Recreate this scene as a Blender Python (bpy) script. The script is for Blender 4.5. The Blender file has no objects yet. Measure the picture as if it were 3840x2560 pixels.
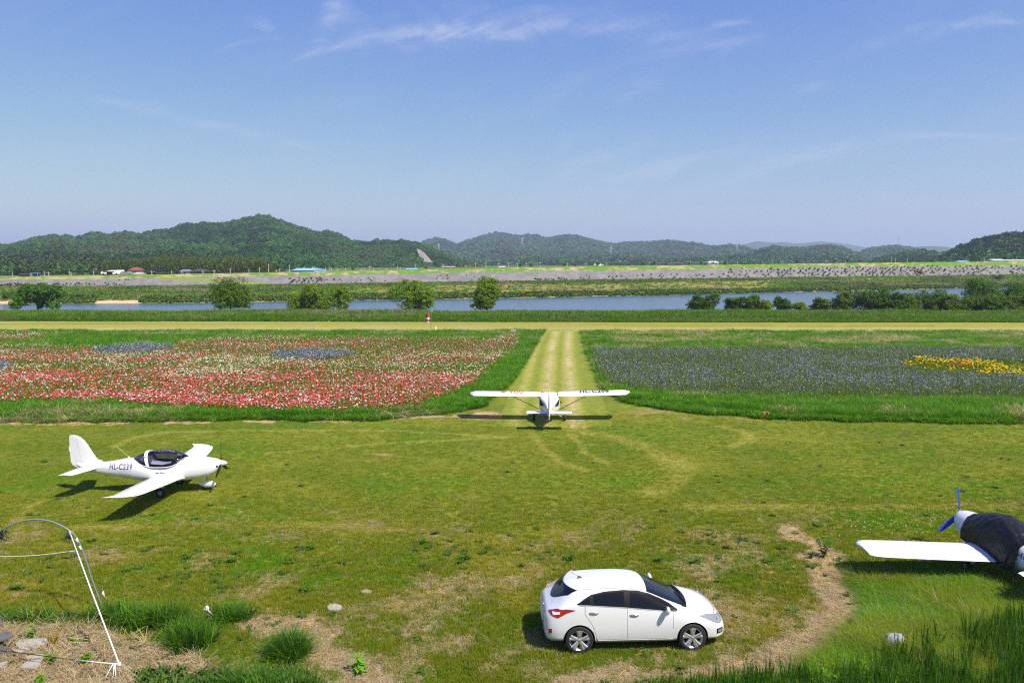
import bpy, bmesh, math, random
import numpy as np
from mathutils import Vector, Matrix
from mathutils.bvhtree import BVHTree

# ------------------------------------------------------------------ camera, sky, sun, exposure
scene = bpy.context.scene
COL = scene.collection
FPX, CAMH, HORY = 2987.0, 9.0, 985.0
PITCH = math.atan((1280 - HORY) / FPX)
CP, SP = math.cos(PITCH), math.sin(PITCH)
cam_d = bpy.data.cameras.new('camera'); cam = bpy.data.objects.new('camera', cam_d); COL.objects.link(cam)
cam.location = (0, 0, CAMH); cam.rotation_euler = (math.pi / 2 - PITCH, 0, 0)
cam_d.sensor_width = 36; cam_d.lens = 28.0; cam_d.clip_start = 0.1; cam_d.clip_end = 40000
scene.camera = cam
scene.view_settings.view_transform = 'Standard'; scene.view_settings.look = 'None'
scene.view_settings.gamma = 1; scene.view_settings.exposure = 0.55
scene.render.resolution_x = 1024; scene.render.resolution_y = 682
try:
    scene.cycles.use_denoising = False; scene.cycles.pixel_filter_type = 'BLACKMAN_HARRIS'; scene.cycles.filter_width = 1.15; scene.cycles.use_adaptive_sampling = False
    scene.cycles.sample_clamp_indirect = 3.0; scene.cycles.volume_bounces = 0; scene.cycles.max_bounces = 8; scene.cycles.transparent_max_bounces = 12
except Exception: pass

SUN = Vector((0.55, -0.45, 1.0)).normalized()
SUN_EL = math.asin(SUN.z); SUN_ROT = math.atan2(SUN.x, SUN.y)
sd = bpy.data.lights.new('sun', 'SUN'); sd.energy = 4.9; sd.angle = math.radians(0.53); sd.color = (1.0, 0.94, 0.84)
so = bpy.data.objects.new('sun', sd); COL.objects.link(so); so.location = (30, -30, 60)
so.rotation_euler = SUN.to_track_quat('Z', 'Y').to_euler()

world = bpy.data.worlds.new('World'); scene.world = world; world.use_nodes = True
wn, wl = world.node_tree.nodes, world.node_tree.links
wn.clear()
def wnode(t, **k):
    n = wn.new(t)
    for a, b in k.items(): setattr(n, a, b)
    return n
wout = wnode('ShaderNodeOutputWorld'); wbg = wnode('ShaderNodeBackground'); wbg.inputs[1].default_value = 0.071
wl.new(wbg.outputs[0], wout.inputs[0])
sky = wnode('ShaderNodeTexSky', sky_type='NISHITA', sun_disc=False)
sky.sun_elevation = SUN_EL; sky.sun_rotation = SUN_ROT; sky.altitude = 60
sky.air_density = 1.0; sky.dust_density = 1.0; sky.ozone_density = 4.0
tc = wnode('ShaderNodeTexCoord'); sep = wnode('ShaderNodeSeparateXYZ'); wl.new(tc.outputs['Generated'], sep.inputs[0])
def wmath(op, a, b=None, c=None, clamp=False):
    n = wnode('ShaderNodeMath', operation=op); n.use_clamp = clamp
    for i, v in enumerate((a, b, c)):
        if v is None: continue
        if isinstance(v, (int, float)): n.inputs[i].default_value = v
        else: wl.new(v, n.inputs[i])
    return n.outputs[0]
ysafe = wmath('MAXIMUM', sep.outputs[1], 0.02)
U = wmath('DIVIDE', sep.outputs[0], ysafe); V = wmath('DIVIDE', sep.outputs[2], ysafe)
front = wmath('GREATER_THAN', sep.outputs[1], 0.03)
def wnoise(angle, su, sv, scale, detail=6, rough=.6, dist=0.6, off=0):
    ca, sa = math.cos(angle), math.sin(angle)
    a = wmath('MULTIPLY_ADD', U, ca * su, wmath('MULTIPLY', V, sa * su)); b = wmath('MULTIPLY_ADD', U, -sa * sv, wmath('MULTIPLY', V, ca * sv))
    cmb = wnode('ShaderNodeCombineXYZ'); wl.new(a, cmb.inputs[0]); wl.new(b, cmb.inputs[1]); cmb.inputs[2].default_value = off
    n = wnode('ShaderNodeTexNoise'); n.inputs['Scale'].default_value = scale; n.inputs['Detail'].default_value = detail
    n.inputs['Roughness'].default_value = rough; n.inputs['Distortion'].default_value = dist
    wl.new(cmb.outputs[0], n.inputs['Vector']); return n.outputs['Fac']
def px_uv(px, py):
    b = (1280 - py) / FPX; d = CP + b * SP
    return (px - 1920) / FPX / d, (-SP + b * CP) / d
fine = wnoise(0.22, 1.0, 4.5, 9.0, 8, .68, 1.2)
fine2 = wnoise(-0.5, 1.0, 2.0, 16.0, 6, .6, .8, 4.0)
total = None
# cirrus wisps: photo pixel centre, half length, half width, tilt (rising to the right > 0), strength
WISPS = [(1900, 112, 420, 30, .06, .75), (1600, 115, 170, 20, .1, .55), (1350, 145, 130, 22, .12, .5), (1900, 70, 560, 60, .02, .28),
         (1250, 30, 55, 38, .3, .85), (985, 95, 60, 20, -.55, .55), (930, 160, 90, 10, .22, .5), (1190, 190, 80, 11, .33, .5), (1200, 148, 30, 9, 0, .4),
         (2600, 175, 150, 16, .16, .6), (2720, 88, 80, 12, .12, .65), (2530, 130, 90, 16, .15, .35), (2780, 160, 80, 12, .4, .35), (2390, 335, 85, 26, .5, .5),
         (3600, 95, 130, 16, .3, .6), (3750, 85, 90, 12, .12, .6), (3450, 110, 110, 20, .3, .4), (3300, 160, 60, 12, .3, .35),
         (3560, 508, 260, 10, -.02, .6), (860, 475, 130, 14, -.14, .5), (580, 420, 240, 16, -.22, .4), (1110, 537, 60, 14, -.1, .4), (930, 495, 45, 14, -.1, .35),
         (2150, 640, 150, 26, .5, .6), (2450, 640, 420, 34, .3, .65), (2900, 620, 420, 32, .28, .6), (2350, 560, 200, 34, .25, .25), (3050, 330, 60, 18, .3, .35),
         (1700, 650, 150, 40, .3, .25), (3300, 560, 500, 40, .1, .2), (2150, 520, 90, 30, .5, .3), (2100, 330, 120, 30, .6, .22), (480, 385, 160, 12, -.05, .25)]
for (cx, cy, hl, hw, tl, st) in WISPS:
    u0, v0 = px_uv(cx, cy); ca, sa = math.cos(tl), math.sin(tl)
    du = wmath('SUBTRACT', U, u0); dv = wmath('SUBTRACT', V, v0); L, W = hl / FPX, hw / FPX
    a = wmath('MULTIPLY_ADD', du, ca / L, wmath('MULTIPLY', dv, sa / L)); b = wmath('MULTIPLY_ADD', du, -sa / W, wmath('MULTIPLY', dv, ca / W))
    # bend the streak a little
    b = wmath('MULTIPLY_ADD', wmath('MULTIPLY', a, a), 0.55, b)
    b = wmath('MULTIPLY_ADD', wmath('SUBTRACT', fine2, 0.5), 3.2, b)
    r2 = wmath('MULTIPLY_ADD', a, a, wmath('MULTIPLY', b, b)); g = wmath('MULTIPLY', wmath('EXPONENT', wmath('MULTIPLY', r2, -0.9)), st)
    total = g if total is None else wmath('ADD', total, g)
shape = wmath('MULTIPLY', wmath('SUBTRACT', fine, 0.36), 3.1, clamp=True)
wisps = wmath('MULTIPLY', total, wmath('MULTIPLY_ADD', shape, 0.85, 0.1))
broad = wmath('MULTIPLY', wmath('SUBTRACT', wnoise(0.35, 1.0, 3.6, 2.6, 7, .62, .9, 9.0), 0.5), 1.1, clamp=True)
cloud = wmath('MULTIPLY', wmath('ADD', wisps, wmath('MULTIPLY', broad, 0.55)), front, clamp=True)
# the camera's colour response to the sky, channel by channel
ss = wnode('ShaderNodeSeparateColor'); wl.new(sky.outputs[0], ss.inputs[0]); skyc = wnode('ShaderNodeCombineColor')
for i, (g_, t_) in enumerate(((1.36, .80), (1.16, .96), (.184, 5.2))): wl.new(wmath('MULTIPLY', wmath('POWER', ss.outputs[i], g_), t_), skyc.inputs[i])
cmix = wnode('ShaderNodeMixRGB'); wl.new(wmath('MULTIPLY', cloud, 0.62), cmix.inputs[0]); wl.new(skyc.outputs[0], cmix.inputs[1])
cmix.inputs[2].default_value = (6.6, 7.0, 8.6, 1)
wl.new(cmix.outputs[0], wbg.inputs[0])

# ------------------------------------------------------------------ helpers
def tag(o, label=None, cat=None, group=None, kind=None):
    if label: o['label'] = label
    if cat: o['category'] = cat
    if group: o['group'] = group
    if kind: o['kind'] = kind
    return o
def empty(name, loc=(0, 0, 0), rz=0.0):
    o = bpy.data.objects.new(name, None); COL.objects.link(o); o.location = loc; o.rotation_euler = (0, 0, rz); o.empty_display_size = .2
    return o
def mkmesh(name, v, f, m=None, smooth=False):
    me = bpy.data.meshes.new(name)
    if isinstance(v, np.ndarray) and isinstance(f, np.ndarray):
        n, k = f.shape; me.vertices.add(len(v)); me.vertices.foreach_set('co', v.astype(np.float32).ravel())
        me.loops.add(n * k); me.loops.foreach_set('vertex_index', f.astype(np.int32).ravel())
        me.polygons.add(n); me.polygons.foreach_set('loop_start', np.arange(0, n * k, k, dtype=np.int32))
        me.update(calc_edges=True)
    else:
        me.from_pydata([tuple(map(float, p)) for p in v], [], [tuple(map(int, q)) for q in f]); me.update()
    if m is not None:
        for mm in (m if isinstance(m, (list, tuple)) else [m]): me.materials.append(mm)
    if smooth: me.polygons.foreach_set('use_smooth', np.ones(len(me.polygons), bool))
    return me
def link(name, me, parent=None, loc=None, rz=None):
    o = bpy.data.objects.new(name, me); COL.objects.link(o)
    if parent is not None: o.parent = parent
    if loc is not None: o.location = loc
    if rz is not None: o.rotation_euler = (0, 0, rz)
    return o
def mesh(name, v, f, m=None, parent=None, smooth=False): return link(name, mkmesh(name, v, f, m, smooth), parent)
class MB:
    def __init__(s): s.v = []; s.f = []
    def add(s, v, f):
        n = len(s.v); s.v += [tuple(p) for p in v]; s.f += [tuple(i + n for i in q) for q in f]; return s
    def box(s, c, d, rz=0, bev=0):
        x, y, z = d[0] / 2, d[1] / 2, d[2] / 2; R = Matrix.Rotation(rz, 3, 'Z')
        P = [Vector(c) + R @ Vector((sx * x, sy * y, sz * z)) for sx in (-1, 1) for sy in (-1, 1) for sz in (-1, 1)]
        return s.add(P, [(0, 1, 3, 2), (4, 6, 7, 5), (0, 4, 5, 1), (2, 3, 7, 6), (0, 2, 6, 4), (1, 5, 7, 3)])
    def tube(s, pts, r, n=8, cap=True):
        pts = [Vector(p) for p in pts]; rr = r if isinstance(r, (list, tuple)) else [r] * len(pts); up = None; rings = []
        for i, p in enumerate(pts):
            t = (pts[min(i + 1, len(pts) - 1)] - pts[max(i - 1, 0)]).normalized()
            if up is None: up = Vector((0, 0, 1)) if abs(t.z) < .9 else Vector((1, 0, 0))
            a = t.cross(up).normalized(); b = a.cross(t).normalized(); up = b
            rings.append([p + (a * math.cos(k * 2 * math.pi / n) + b * math.sin(k * 2 * math.pi / n)) * rr[i] for k in range(n)])
        return s.loft(rings, cap)
    def loft(s, rings, cap=True, closed=True):
        n = len(rings[0]); v = [p for r in rings for p in r]; f = []
        for i in range(len(rings) - 1):
            for k in range(n if closed else n - 1):
                k2 = (k + 1) % n; f.append((i * n + k, i * n + k2, (i + 1) * n + k2, (i + 1) * n + k))
        if cap:
            f.append(tuple(range(n - 1, -1, -1))); f.append(tuple((len(rings) - 1) * n + k for k in range(n)))
        return s.add(v, f)
    def lathe(s, prof, c=(0, 0, 0), axis='Z', n=24):
        rings = []
        for r, h in prof:
            ring = []
            for k in range(n):
                a = 2 * math.pi * k / n; q = (r * math.cos(a), r * math.sin(a), h)
                if axis == 'Y': q = (q[0], h, q[1])
                if axis == 'X': q = (h, q[0], q[1])
                ring.append((c[0] + q[0], c[1] + q[1], c[2] + q[2]))
            rings.append(ring)
        return s.loft(rings, True)
    def prism(s, poly, h, z0=0):
        n = len(poly); v = [(x, y, z0) for x, y in poly] + [(x, y, z0 + h) for x, y in poly]
        return s.add(v, [tuple(range(n - 1, -1, -1)), tuple(range(n, 2 * n))] + [(i, (i + 1) % n, n + (i + 1) % n, n + i) for i in range(n)])
    def build(s, name, m, parent=None, smooth=False, auto=None):
        me = mkmesh(name, s.v, s.f, m, smooth); bm = bmesh.new(); bm.from_mesh(me); bmesh.ops.recalc_face_normals(bm, faces=bm.faces)
        if auto:
            for e in bm.edges:
                if len(e.link_faces) == 2 and e.calc_face_angle(0) > auto: e.smooth = False
        bm.to_mesh(me); bm.free(); return link(name, me, parent)

def mat(name, color=(.8, .8, .8), rough=.5, metal=0, spec=.5, coat=0, trans=0, ior=1.45, emit=None, bump=None, var=None, alpha=1):
    m = bpy.data.materials.new(name); m.use_nodes = True; nt = m.node_tree; b = nt.nodes['Principled BSDF']
    b.inputs['Base Color'].default_value = (*color, 1); b.inputs['Roughness'].default_value = rough; b.inputs['Metallic'].default_value = metal
    b.inputs['Specular IOR Level'].default_value = spec; b.inputs['Coat Weight'].default_value = coat; b.inputs['Coat Roughness'].default_value = .04
    b.inputs['Transmission Weight'].default_value = trans; b.inputs['IOR'].default_value = ior; b.inputs['Alpha'].default_value = alpha
    tcn = nt.nodes.new('ShaderNodeTexCoord')
    if var:   # (scale, amount, tint)
        n = nt.nodes.new('ShaderNodeTexNoise'); n.inputs['Scale'].default_value = var[0]; n.inputs['Detail'].default_value = 6
        nt.links.new(tcn.outputs['Object'], n.inputs['Vector'])
        mx = nt.nodes.new('ShaderNodeMixRGB'); mx.inputs[1].default_value = (*color, 1); mx.inputs[2].default_value = (*var[2], 1)
        r = nt.nodes.new('ShaderNodeMapRange'); r.inputs[1].default_value = .35; r.inputs[2].default_value = .7; r.inputs[4].default_value = var[1]
        nt.links.new(n.outputs['Fac'], r.inputs[0]); nt.links.new(r.outputs[0], mx.inputs[0]); nt.links.new(mx.outputs[0], b.inputs['Base Color'])
    if bump:  # (scale, strength, distance)
        n = nt.nodes.new('ShaderNodeTexNoise'); n.inputs['Scale'].default_value = bump[0]; n.inputs['Detail'].default_value = 4
        nt.links.new(tcn.outputs['Object'], n.inputs['Vector']); bp = nt.nodes.new('ShaderNodeBump')
        bp.inputs['Strength'].default_value = bump[1]; bp.inputs['Distance'].default_value = bump[2]
        nt.links.new(n.outputs['Fac'], bp.inputs['Height']); nt.links.new(bp.outputs[0], b.inputs['Normal'])
    return m
def leafmat(name, cols, transl=.35, rough=.5, spec=.15, objvar=True, noise=None, gain=(1.72, 2.0, .65)):
    """foliage: colour picked per instance/object from a ramp, diffuse + translucent"""
    cols = [tuple(min(.85, a * g) for a, g in zip(c, gain)) for c in cols]
    m = bpy.data.materials.new(name); m.use_nodes = True; nt = m.node_tree; N, L = nt.nodes, nt.links; N.clear()
    out = N.new('ShaderNodeOutputMaterial'); pb = N.new('ShaderNodeBsdfPrincipled'); pb.inputs['Roughness'].default_value = rough
    pb.inputs['Specular IOR Level'].default_value = spec
    tr = N.new('ShaderNodeBsdfTranslucent'); mx = N.new('ShaderNodeMixShader'); mx.inputs[0].default_value = transl
    ramp = N.new('ShaderNodeValToRGB'); cr = ramp.color_ramp
    while len(cr.elements) < len(cols): cr.elements.new(.5)
    for i, c in enumerate(cols): cr.elements[i].position = i / max(1, len(cols) - 1); cr.elements[i].color = (*c, 1)
    if objvar:
        oi = N.new('ShaderNodeObjectInfo'); src = oi.outputs['Random']
    if noise:
        tcn = N.new('ShaderNodeTexCoord'); n = N.new('ShaderNodeTexNoise'); n.inputs['Scale'].default_value = noise; n.inputs['Detail'].default_value = 3
        L.new(tcn.outputs['Object'], n.inputs['Vector']); r = N.new('ShaderNodeMapRange'); r.inputs[1].default_value = .3; r.inputs[2].default_value = .7
        L.new(n.outputs['Fac'], r.inputs[0])
        if objvar:
            md = N.new('ShaderNodeMath'); md.operation = 'MULTIPLY_ADD'; md.inputs[1].default_value = .5; L.new(src, md.inputs[0])
            m2 = N.new('ShaderNodeMath'); m2.operation = 'MULTIPLY'; m2.inputs[1].default_value = .5; L.new(r.outputs[0], m2.inputs[0]); L.new(m2.outputs[0], md.inputs[2]); src = md.outputs[0]
        else: src = r.outputs[0]
    L.new(src, ramp.inputs[0]); L.new(ramp.outputs[0], pb.inputs['Base Color']); tg = N.new('ShaderNodeVectorMath'); tg.operation = 'MULTIPLY'; tg.inputs[1].default_value = (1.5, 1.5, .8); L.new(ramp.outputs[0], tg.inputs[0]); L.new(tg.outputs[0], tr.inputs[0])
    L.new(pb.outputs[0], mx.inputs[1]); L.new(tr.outputs[0], mx.inputs[2]); L.new(mx.outputs[0], out.inputs[0])
    return m

def hash2(i, j, seed):
    n = (i.astype(np.int64) * 374761393 + j.astype(np.int64) * 668265263 + seed * 1442695041) & 0xffffffff
    n = ((n ^ (n >> 13)) * 1274126177) & 0xffffffff
    return ((n ^ (n >> 16)) & 0xffff) / 65535.0
def vnoise(x, y, seed=0):
    xi, yi = np.floor(x), np.floor(y); fx, fy = x - xi, y - yi; fx = fx * fx * (3 - 2 * fx); fy = fy * fy * (3 - 2 * fy)
    a, b = hash2(xi, yi, seed), hash2(xi + 1, yi, seed); c, d = hash2(xi, yi + 1, seed), hash2(xi + 1, yi + 1, seed)
    return (a * (1 - fx) + b * fx) * (1 - fy) + (c * (1 - fx) + d * fx) * fy
def fbm(x, y, scale=1.0, seed=0, oct=4, gain=.5):
    t = 0; a = 1; s = 0
    for o in range(oct): t = t + a * vnoise(x * scale * 2 ** o + 17.3 * o, y * scale * 2 ** o + 9.1 * o, seed + o); s += a; a *= gain
    return t / s
def sstep(a, b, x):
    t = np.clip((x - a) / (b - a), 0, 1); return t * t * (3 - 2 * t)
def ray(px, py):
    a = (np.asarray(px, float) - 1920) / FPX; b = (1280 - np.asarray(py, float)) / FPX
    return a, CP + b * SP, -SP + b * CP
def G(px, py, z=0.0):
    a, y, d = ray(px, py); t = (z - CAMH) / d; return a * t, y * t
def onY(px, py, Y):
    a, y, d = ray(px, py); t = Y / y; return a * t, CAMH + d * t
def topix(X, Y, Z=0.0):
    zz = Z - CAMH; d = Y * CP - zz * SP; u = Y * SP + zz * CP; d = np.where(d < .5, .5, d)
    return 1920 + FPX * X / d, 1280 - FPX * u / d
def inpoly(px, py, poly):
    c = np.zeros(np.shape(px), bool); n = len(poly)
    for i in range(n):
        x1, y1 = poly[i]; x2, y2 = poly[(i + 1) % n]
        if y1 == y2: continue
        m = ((y1 > py) != (y2 > py)) & (px < (x2 - x1) * (py - y1) / (y2 - y1) + x1); c ^= m
    return c
def distline(X, Y, pts):
    """distance in metres to a polyline given in photo pixels on the ground"""
    w = [G(*p) for p in pts]; d = np.full(np.shape(X), 1e9)
    for (x1, y1), (x2, y2) in zip(w[:-1], w[1:]):
        L = (x2 - x1) ** 2 + (y2 - y1) ** 2 + 1e-9; t = np.clip(((X - x1) * (x2 - x1) + (Y - y1) * (y2 - y1)) / L, 0, 1)
        d = np.minimum(d, np.hypot(X - x1 - t * (x2 - x1), Y - y1 - t * (y2 - y1)))
    return d

# ------------------------------------------------------------------ layout of the land (all on the ground, in metres)
AX = np.array([(p - 1920) / FPX / 1.005 for p in (-2500, 0, 640, 1280, 1920, 2560, 3200, 3840, 6500)])
def az(X, Y): return X / np.maximum(Y, 1.0)
def shoreY(a): return np.interp(a, AX, [205, 205, 208, 222, 238, 262, 300, 345, 400])
def footY(a): return np.interp(a, AX, [270, 270, 280, 296, 320, 345, 370, 392, 450])
FOOTZ = lambda a: np.interp(a, AX, [0.5, .6, .8, 1.0, 1.4, 1.9, 2.4, 2.9, 3.2])
def topZ(a):   # crest height of the dyke from the photo's crest line
    Y = footY(a) + 16; py = np.interp(a, AX, [1040, 1039, 1029, 1017, 1004, 995, 986, 979, 975])
    return onY(1920 + 0 * Y, py, Y)[1]
def zg(X, Y):
    X = np.asarray(X, float); Y = np.asarray(Y, float); a = az(X, Y)
    z = 0.10 * (fbm(X, Y, .12, 3, 2) - .5) * sstep(14, 20, Y) * (1 - sstep(100, 118, Y))
    sy = shoreY(a); fy = footY(a); tz = topZ(a)
    nb = sstep(136, 168, Y); z = z - 3.6 * nb                        # near bank falls to the river bed
    rise = sstep(sy - 10, sy + 6, Y); z = z + rise * 3.0               # far shore
    flat = sstep(sy + 4, fy, Y); z = z + flat * (FOOTZ(a) + .6)
    z = z + (fbm(X, Y, .06, 11, 3) - .5) * 1.3 * sstep(sy + 2, sy + 14, Y) * (1 - sstep(fy - 25, fy - 6, Y))
    up = np.clip((Y - fy) / 14.0, 0, 1); z = z + up * (tz - FOOTZ(a))
    z = z - sstep(fy + 20, fy + 40, Y) * 1.2
    far = sstep(450, 2500, Y); z = z * (1 - far) + far * 3.0
    return z
FL_L = [(-900, 1302), (0, 1302), (340, 1313), (640, 1310), (760, 1280), (1000, 1268), (1200, 1272), (1750, 1280), (1945, 1266), (1940, 1300), (1850, 1370), (1765, 1450), (1710, 1480), (1560, 1538), (1300, 1552), (1000, 1548), (800, 1543), (560, 1530), (400, 1517), (200, 1518), (-900, 1540)]
FL_S = [(-900, 1250), (0, 1250), (120, 1252), (190, 1268), (90, 1285), (-900, 1290)]
BL_A = (497, 1322, 152, 17); BL_B = (1165, 1344, 160, 18); BL_C = (0, 1388, 45, 14)
CF_R = [(2225, 1316), (2560, 1313), (4900, 1313), (4900, 1515), (3700, 1500), (3100, 1502), (2800, 1500), (2600, 1490), (2400, 1470), (2290, 1440), (2240, 1390)]
YEL = [(3370, 1362), (3480, 1357), (3700, 1360), (3850, 1370), (3960, 1400), (3900, 1424), (3760, 1420), (3560, 1410), (3400, 1392)]
def inell(px, py, e, tilt=0): return ((px - e[0]) / e[2]) ** 2 + ((py - e[1] + tilt * (px - e[0])) / e[3]) ** 2 < 1
STRIP_L = [(1850, 1600), (1885, 1545), (1925, 1440), (1985, 1330), (2040, 1245), (2060, 1238)]
STRIP_R = [(2300, 1600), (2255, 1500), (2235, 1440), (2205, 1340), (2180, 1250), (2175, 1238)]
TALL_FRONT_L = [(-900, 1500), (400, 1500), (700, 1525), (1000, 1545), (1300, 1550), (1560, 1535), (1720, 1475), (1800, 1450), (1860, 1470), (1800, 1530), (1650, 1552), (1400, 1575), (900, 1576), (500, 1580), (0, 1584), (-900, 1590)]
TALL_FRONT_R = [(2180, 1250), (2230, 1316), (2240, 1400), (2300, 1450), (2400, 1475), (2800, 1497), (3840, 1510), (4900, 1515), (4900, 1605), (3840, 1594), (3300, 1582), (2950, 1572), (2650, 1556), (2480, 1530), (2330, 1505), (2255, 1440), (2200, 1320)]
TALL_MID_L = [(1940, 1262), (2045, 1240), (1990, 1320), (1930, 1420), (1875, 1470), (1700, 1495), (1765, 1450), (1850, 1370)]
PATH_R = [(2960, 1975), (3075, 2060), (3090, 2130), (3150, 2200), (3185, 2280), (3150, 2360), (3050, 2440), (2900, 2480), (2700, 2510), (2450, 2535), (2150, 2558)]
PATH_L = [(960, 2335), (1150, 2350), (1200, 2400), (1240, 2450), (1330, 2500), (1420, 2560), (1460, 2600)]
ARCS = [([(1990, 1620), (2040, 1680), (2110, 1735), (2190, 1765)], .28), ([(2120, 1590), (2150, 1640), (2200, 1700), (2290, 1745)], .22), ([(2110, 1600), (2300, 1640), (2460, 1690), (2550, 1750), (2540, 1800), (2440, 1850)], .75),
        ([(430, 1675), (500, 1640), (600, 1622), (900, 1612), (1500, 1616), (1900, 1640)], .35), ([(2700, 1600), (2790, 1620), (2810, 1650), (2740, 1675)], .4),
        ([(60, 1960), (110, 1905), (160, 1880)], .3), ([(1000, 1700), (1500, 1660), (1900, 1640)], .3), ([(2600, 1900), (3300, 1905), (3900, 1890)], .5), ([(300, 1980), (900, 1965), (1400, 1975)], .4)]
DIRT_BL = [(-900, 2345), (150, 2330), (400, 2352), (480, 2400), (620, 2420), (760, 2460), (800, 2520), (700, 2620), (-900, 2800)]
TALLC = [  # clumps of tall grass near the camera: px, py, rx, ry (pixels on the ground), blade height m, count
    (590, 2345, 160, 26, .50, 170), (715, 2415, 75, 40, .60, 190), (440, 2312, 100, 18, .36, 110), (1085, 2455, 72, 36, .46, 190), (860, 2320, 80, 26, .36, 90), (120, 2320, 170, 14, .20, 120),
    (960, 2590, 200, 36, .36, 260), (640, 2600, 120, 24, .24, 90)]
def masks(X, Y):
    """zone weights on the field at ground points"""
    px, py = topix(X, Y, 0.0)
    jx = (fbm(X, Y, .9, 21, 3) - .5) * 30 * np.clip(FPX / np.maximum(Y, 10) / 60, .25, 2.0); jy = (fbm(X, Y, 1.1, 22, 3) - .5) * 14
    qx, qy = px + jx, py + jy; near = (Y > 0)
    M = {}
    M['flower'] = (inpoly(qx, qy, FL_L) | inpoly(qx, qy, FL_S)) & near
    M['blue'] = (inell(qx, qy, BL_A, .04) | inell(qx, qy, BL_B, .02) | inell(qx, qy, BL_C)) & near
    M['flower'] &= ~M['blue']
    M['corn'] = inpoly(qx, qy, CF_R) & near; M['yellow'] = inpoly(qx, qy, YEL) & near; M['corn'] &= ~M['yellow']
    ys = Y
    runway = (ys > 104.5 + (fbm(X, Y, .1, 5, 2) - .5) * 2 - .006 * X) & (ys < 121.5 - .02 * X + (fbm(X, Y, .3, 6, 2) - .5) * 1.5)
    strip_poly = STRIP_L + STRIP_R[::-1]
    M['strip'] = inpoly(qx, qy * 1.0, strip_poly) & near; M['runway'] = runway
    M['tall'] = ((inpoly(qx, qy, TALL_FRONT_L) | inpoly(qx, qy, TALL_FRONT_R) | inpoly(qx, qy, TALL_MID_L)) & near) & ~M['strip'] & ~M['flower'] & ~M['corn']
    M['far'] = (ys > 60) & (py > 1232) & (qy < 1320) & ~runway & ~M['strip'] & ~M['flower'] & ~M['corn'] & ~M['blue']
    M['dryband'] = M['far'] & (px > 2290) & (py > 1243) & (py < 1292 + 8 * np.sin(px * .004)) & (fbm(X, Y * 2.0, .16, 31, 4) > .46)
    M['reed'] = (ys >= 121.5 - .02 * X) & (ys < 160)
    M['px'], M['py'] = px, py
    return M
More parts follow.
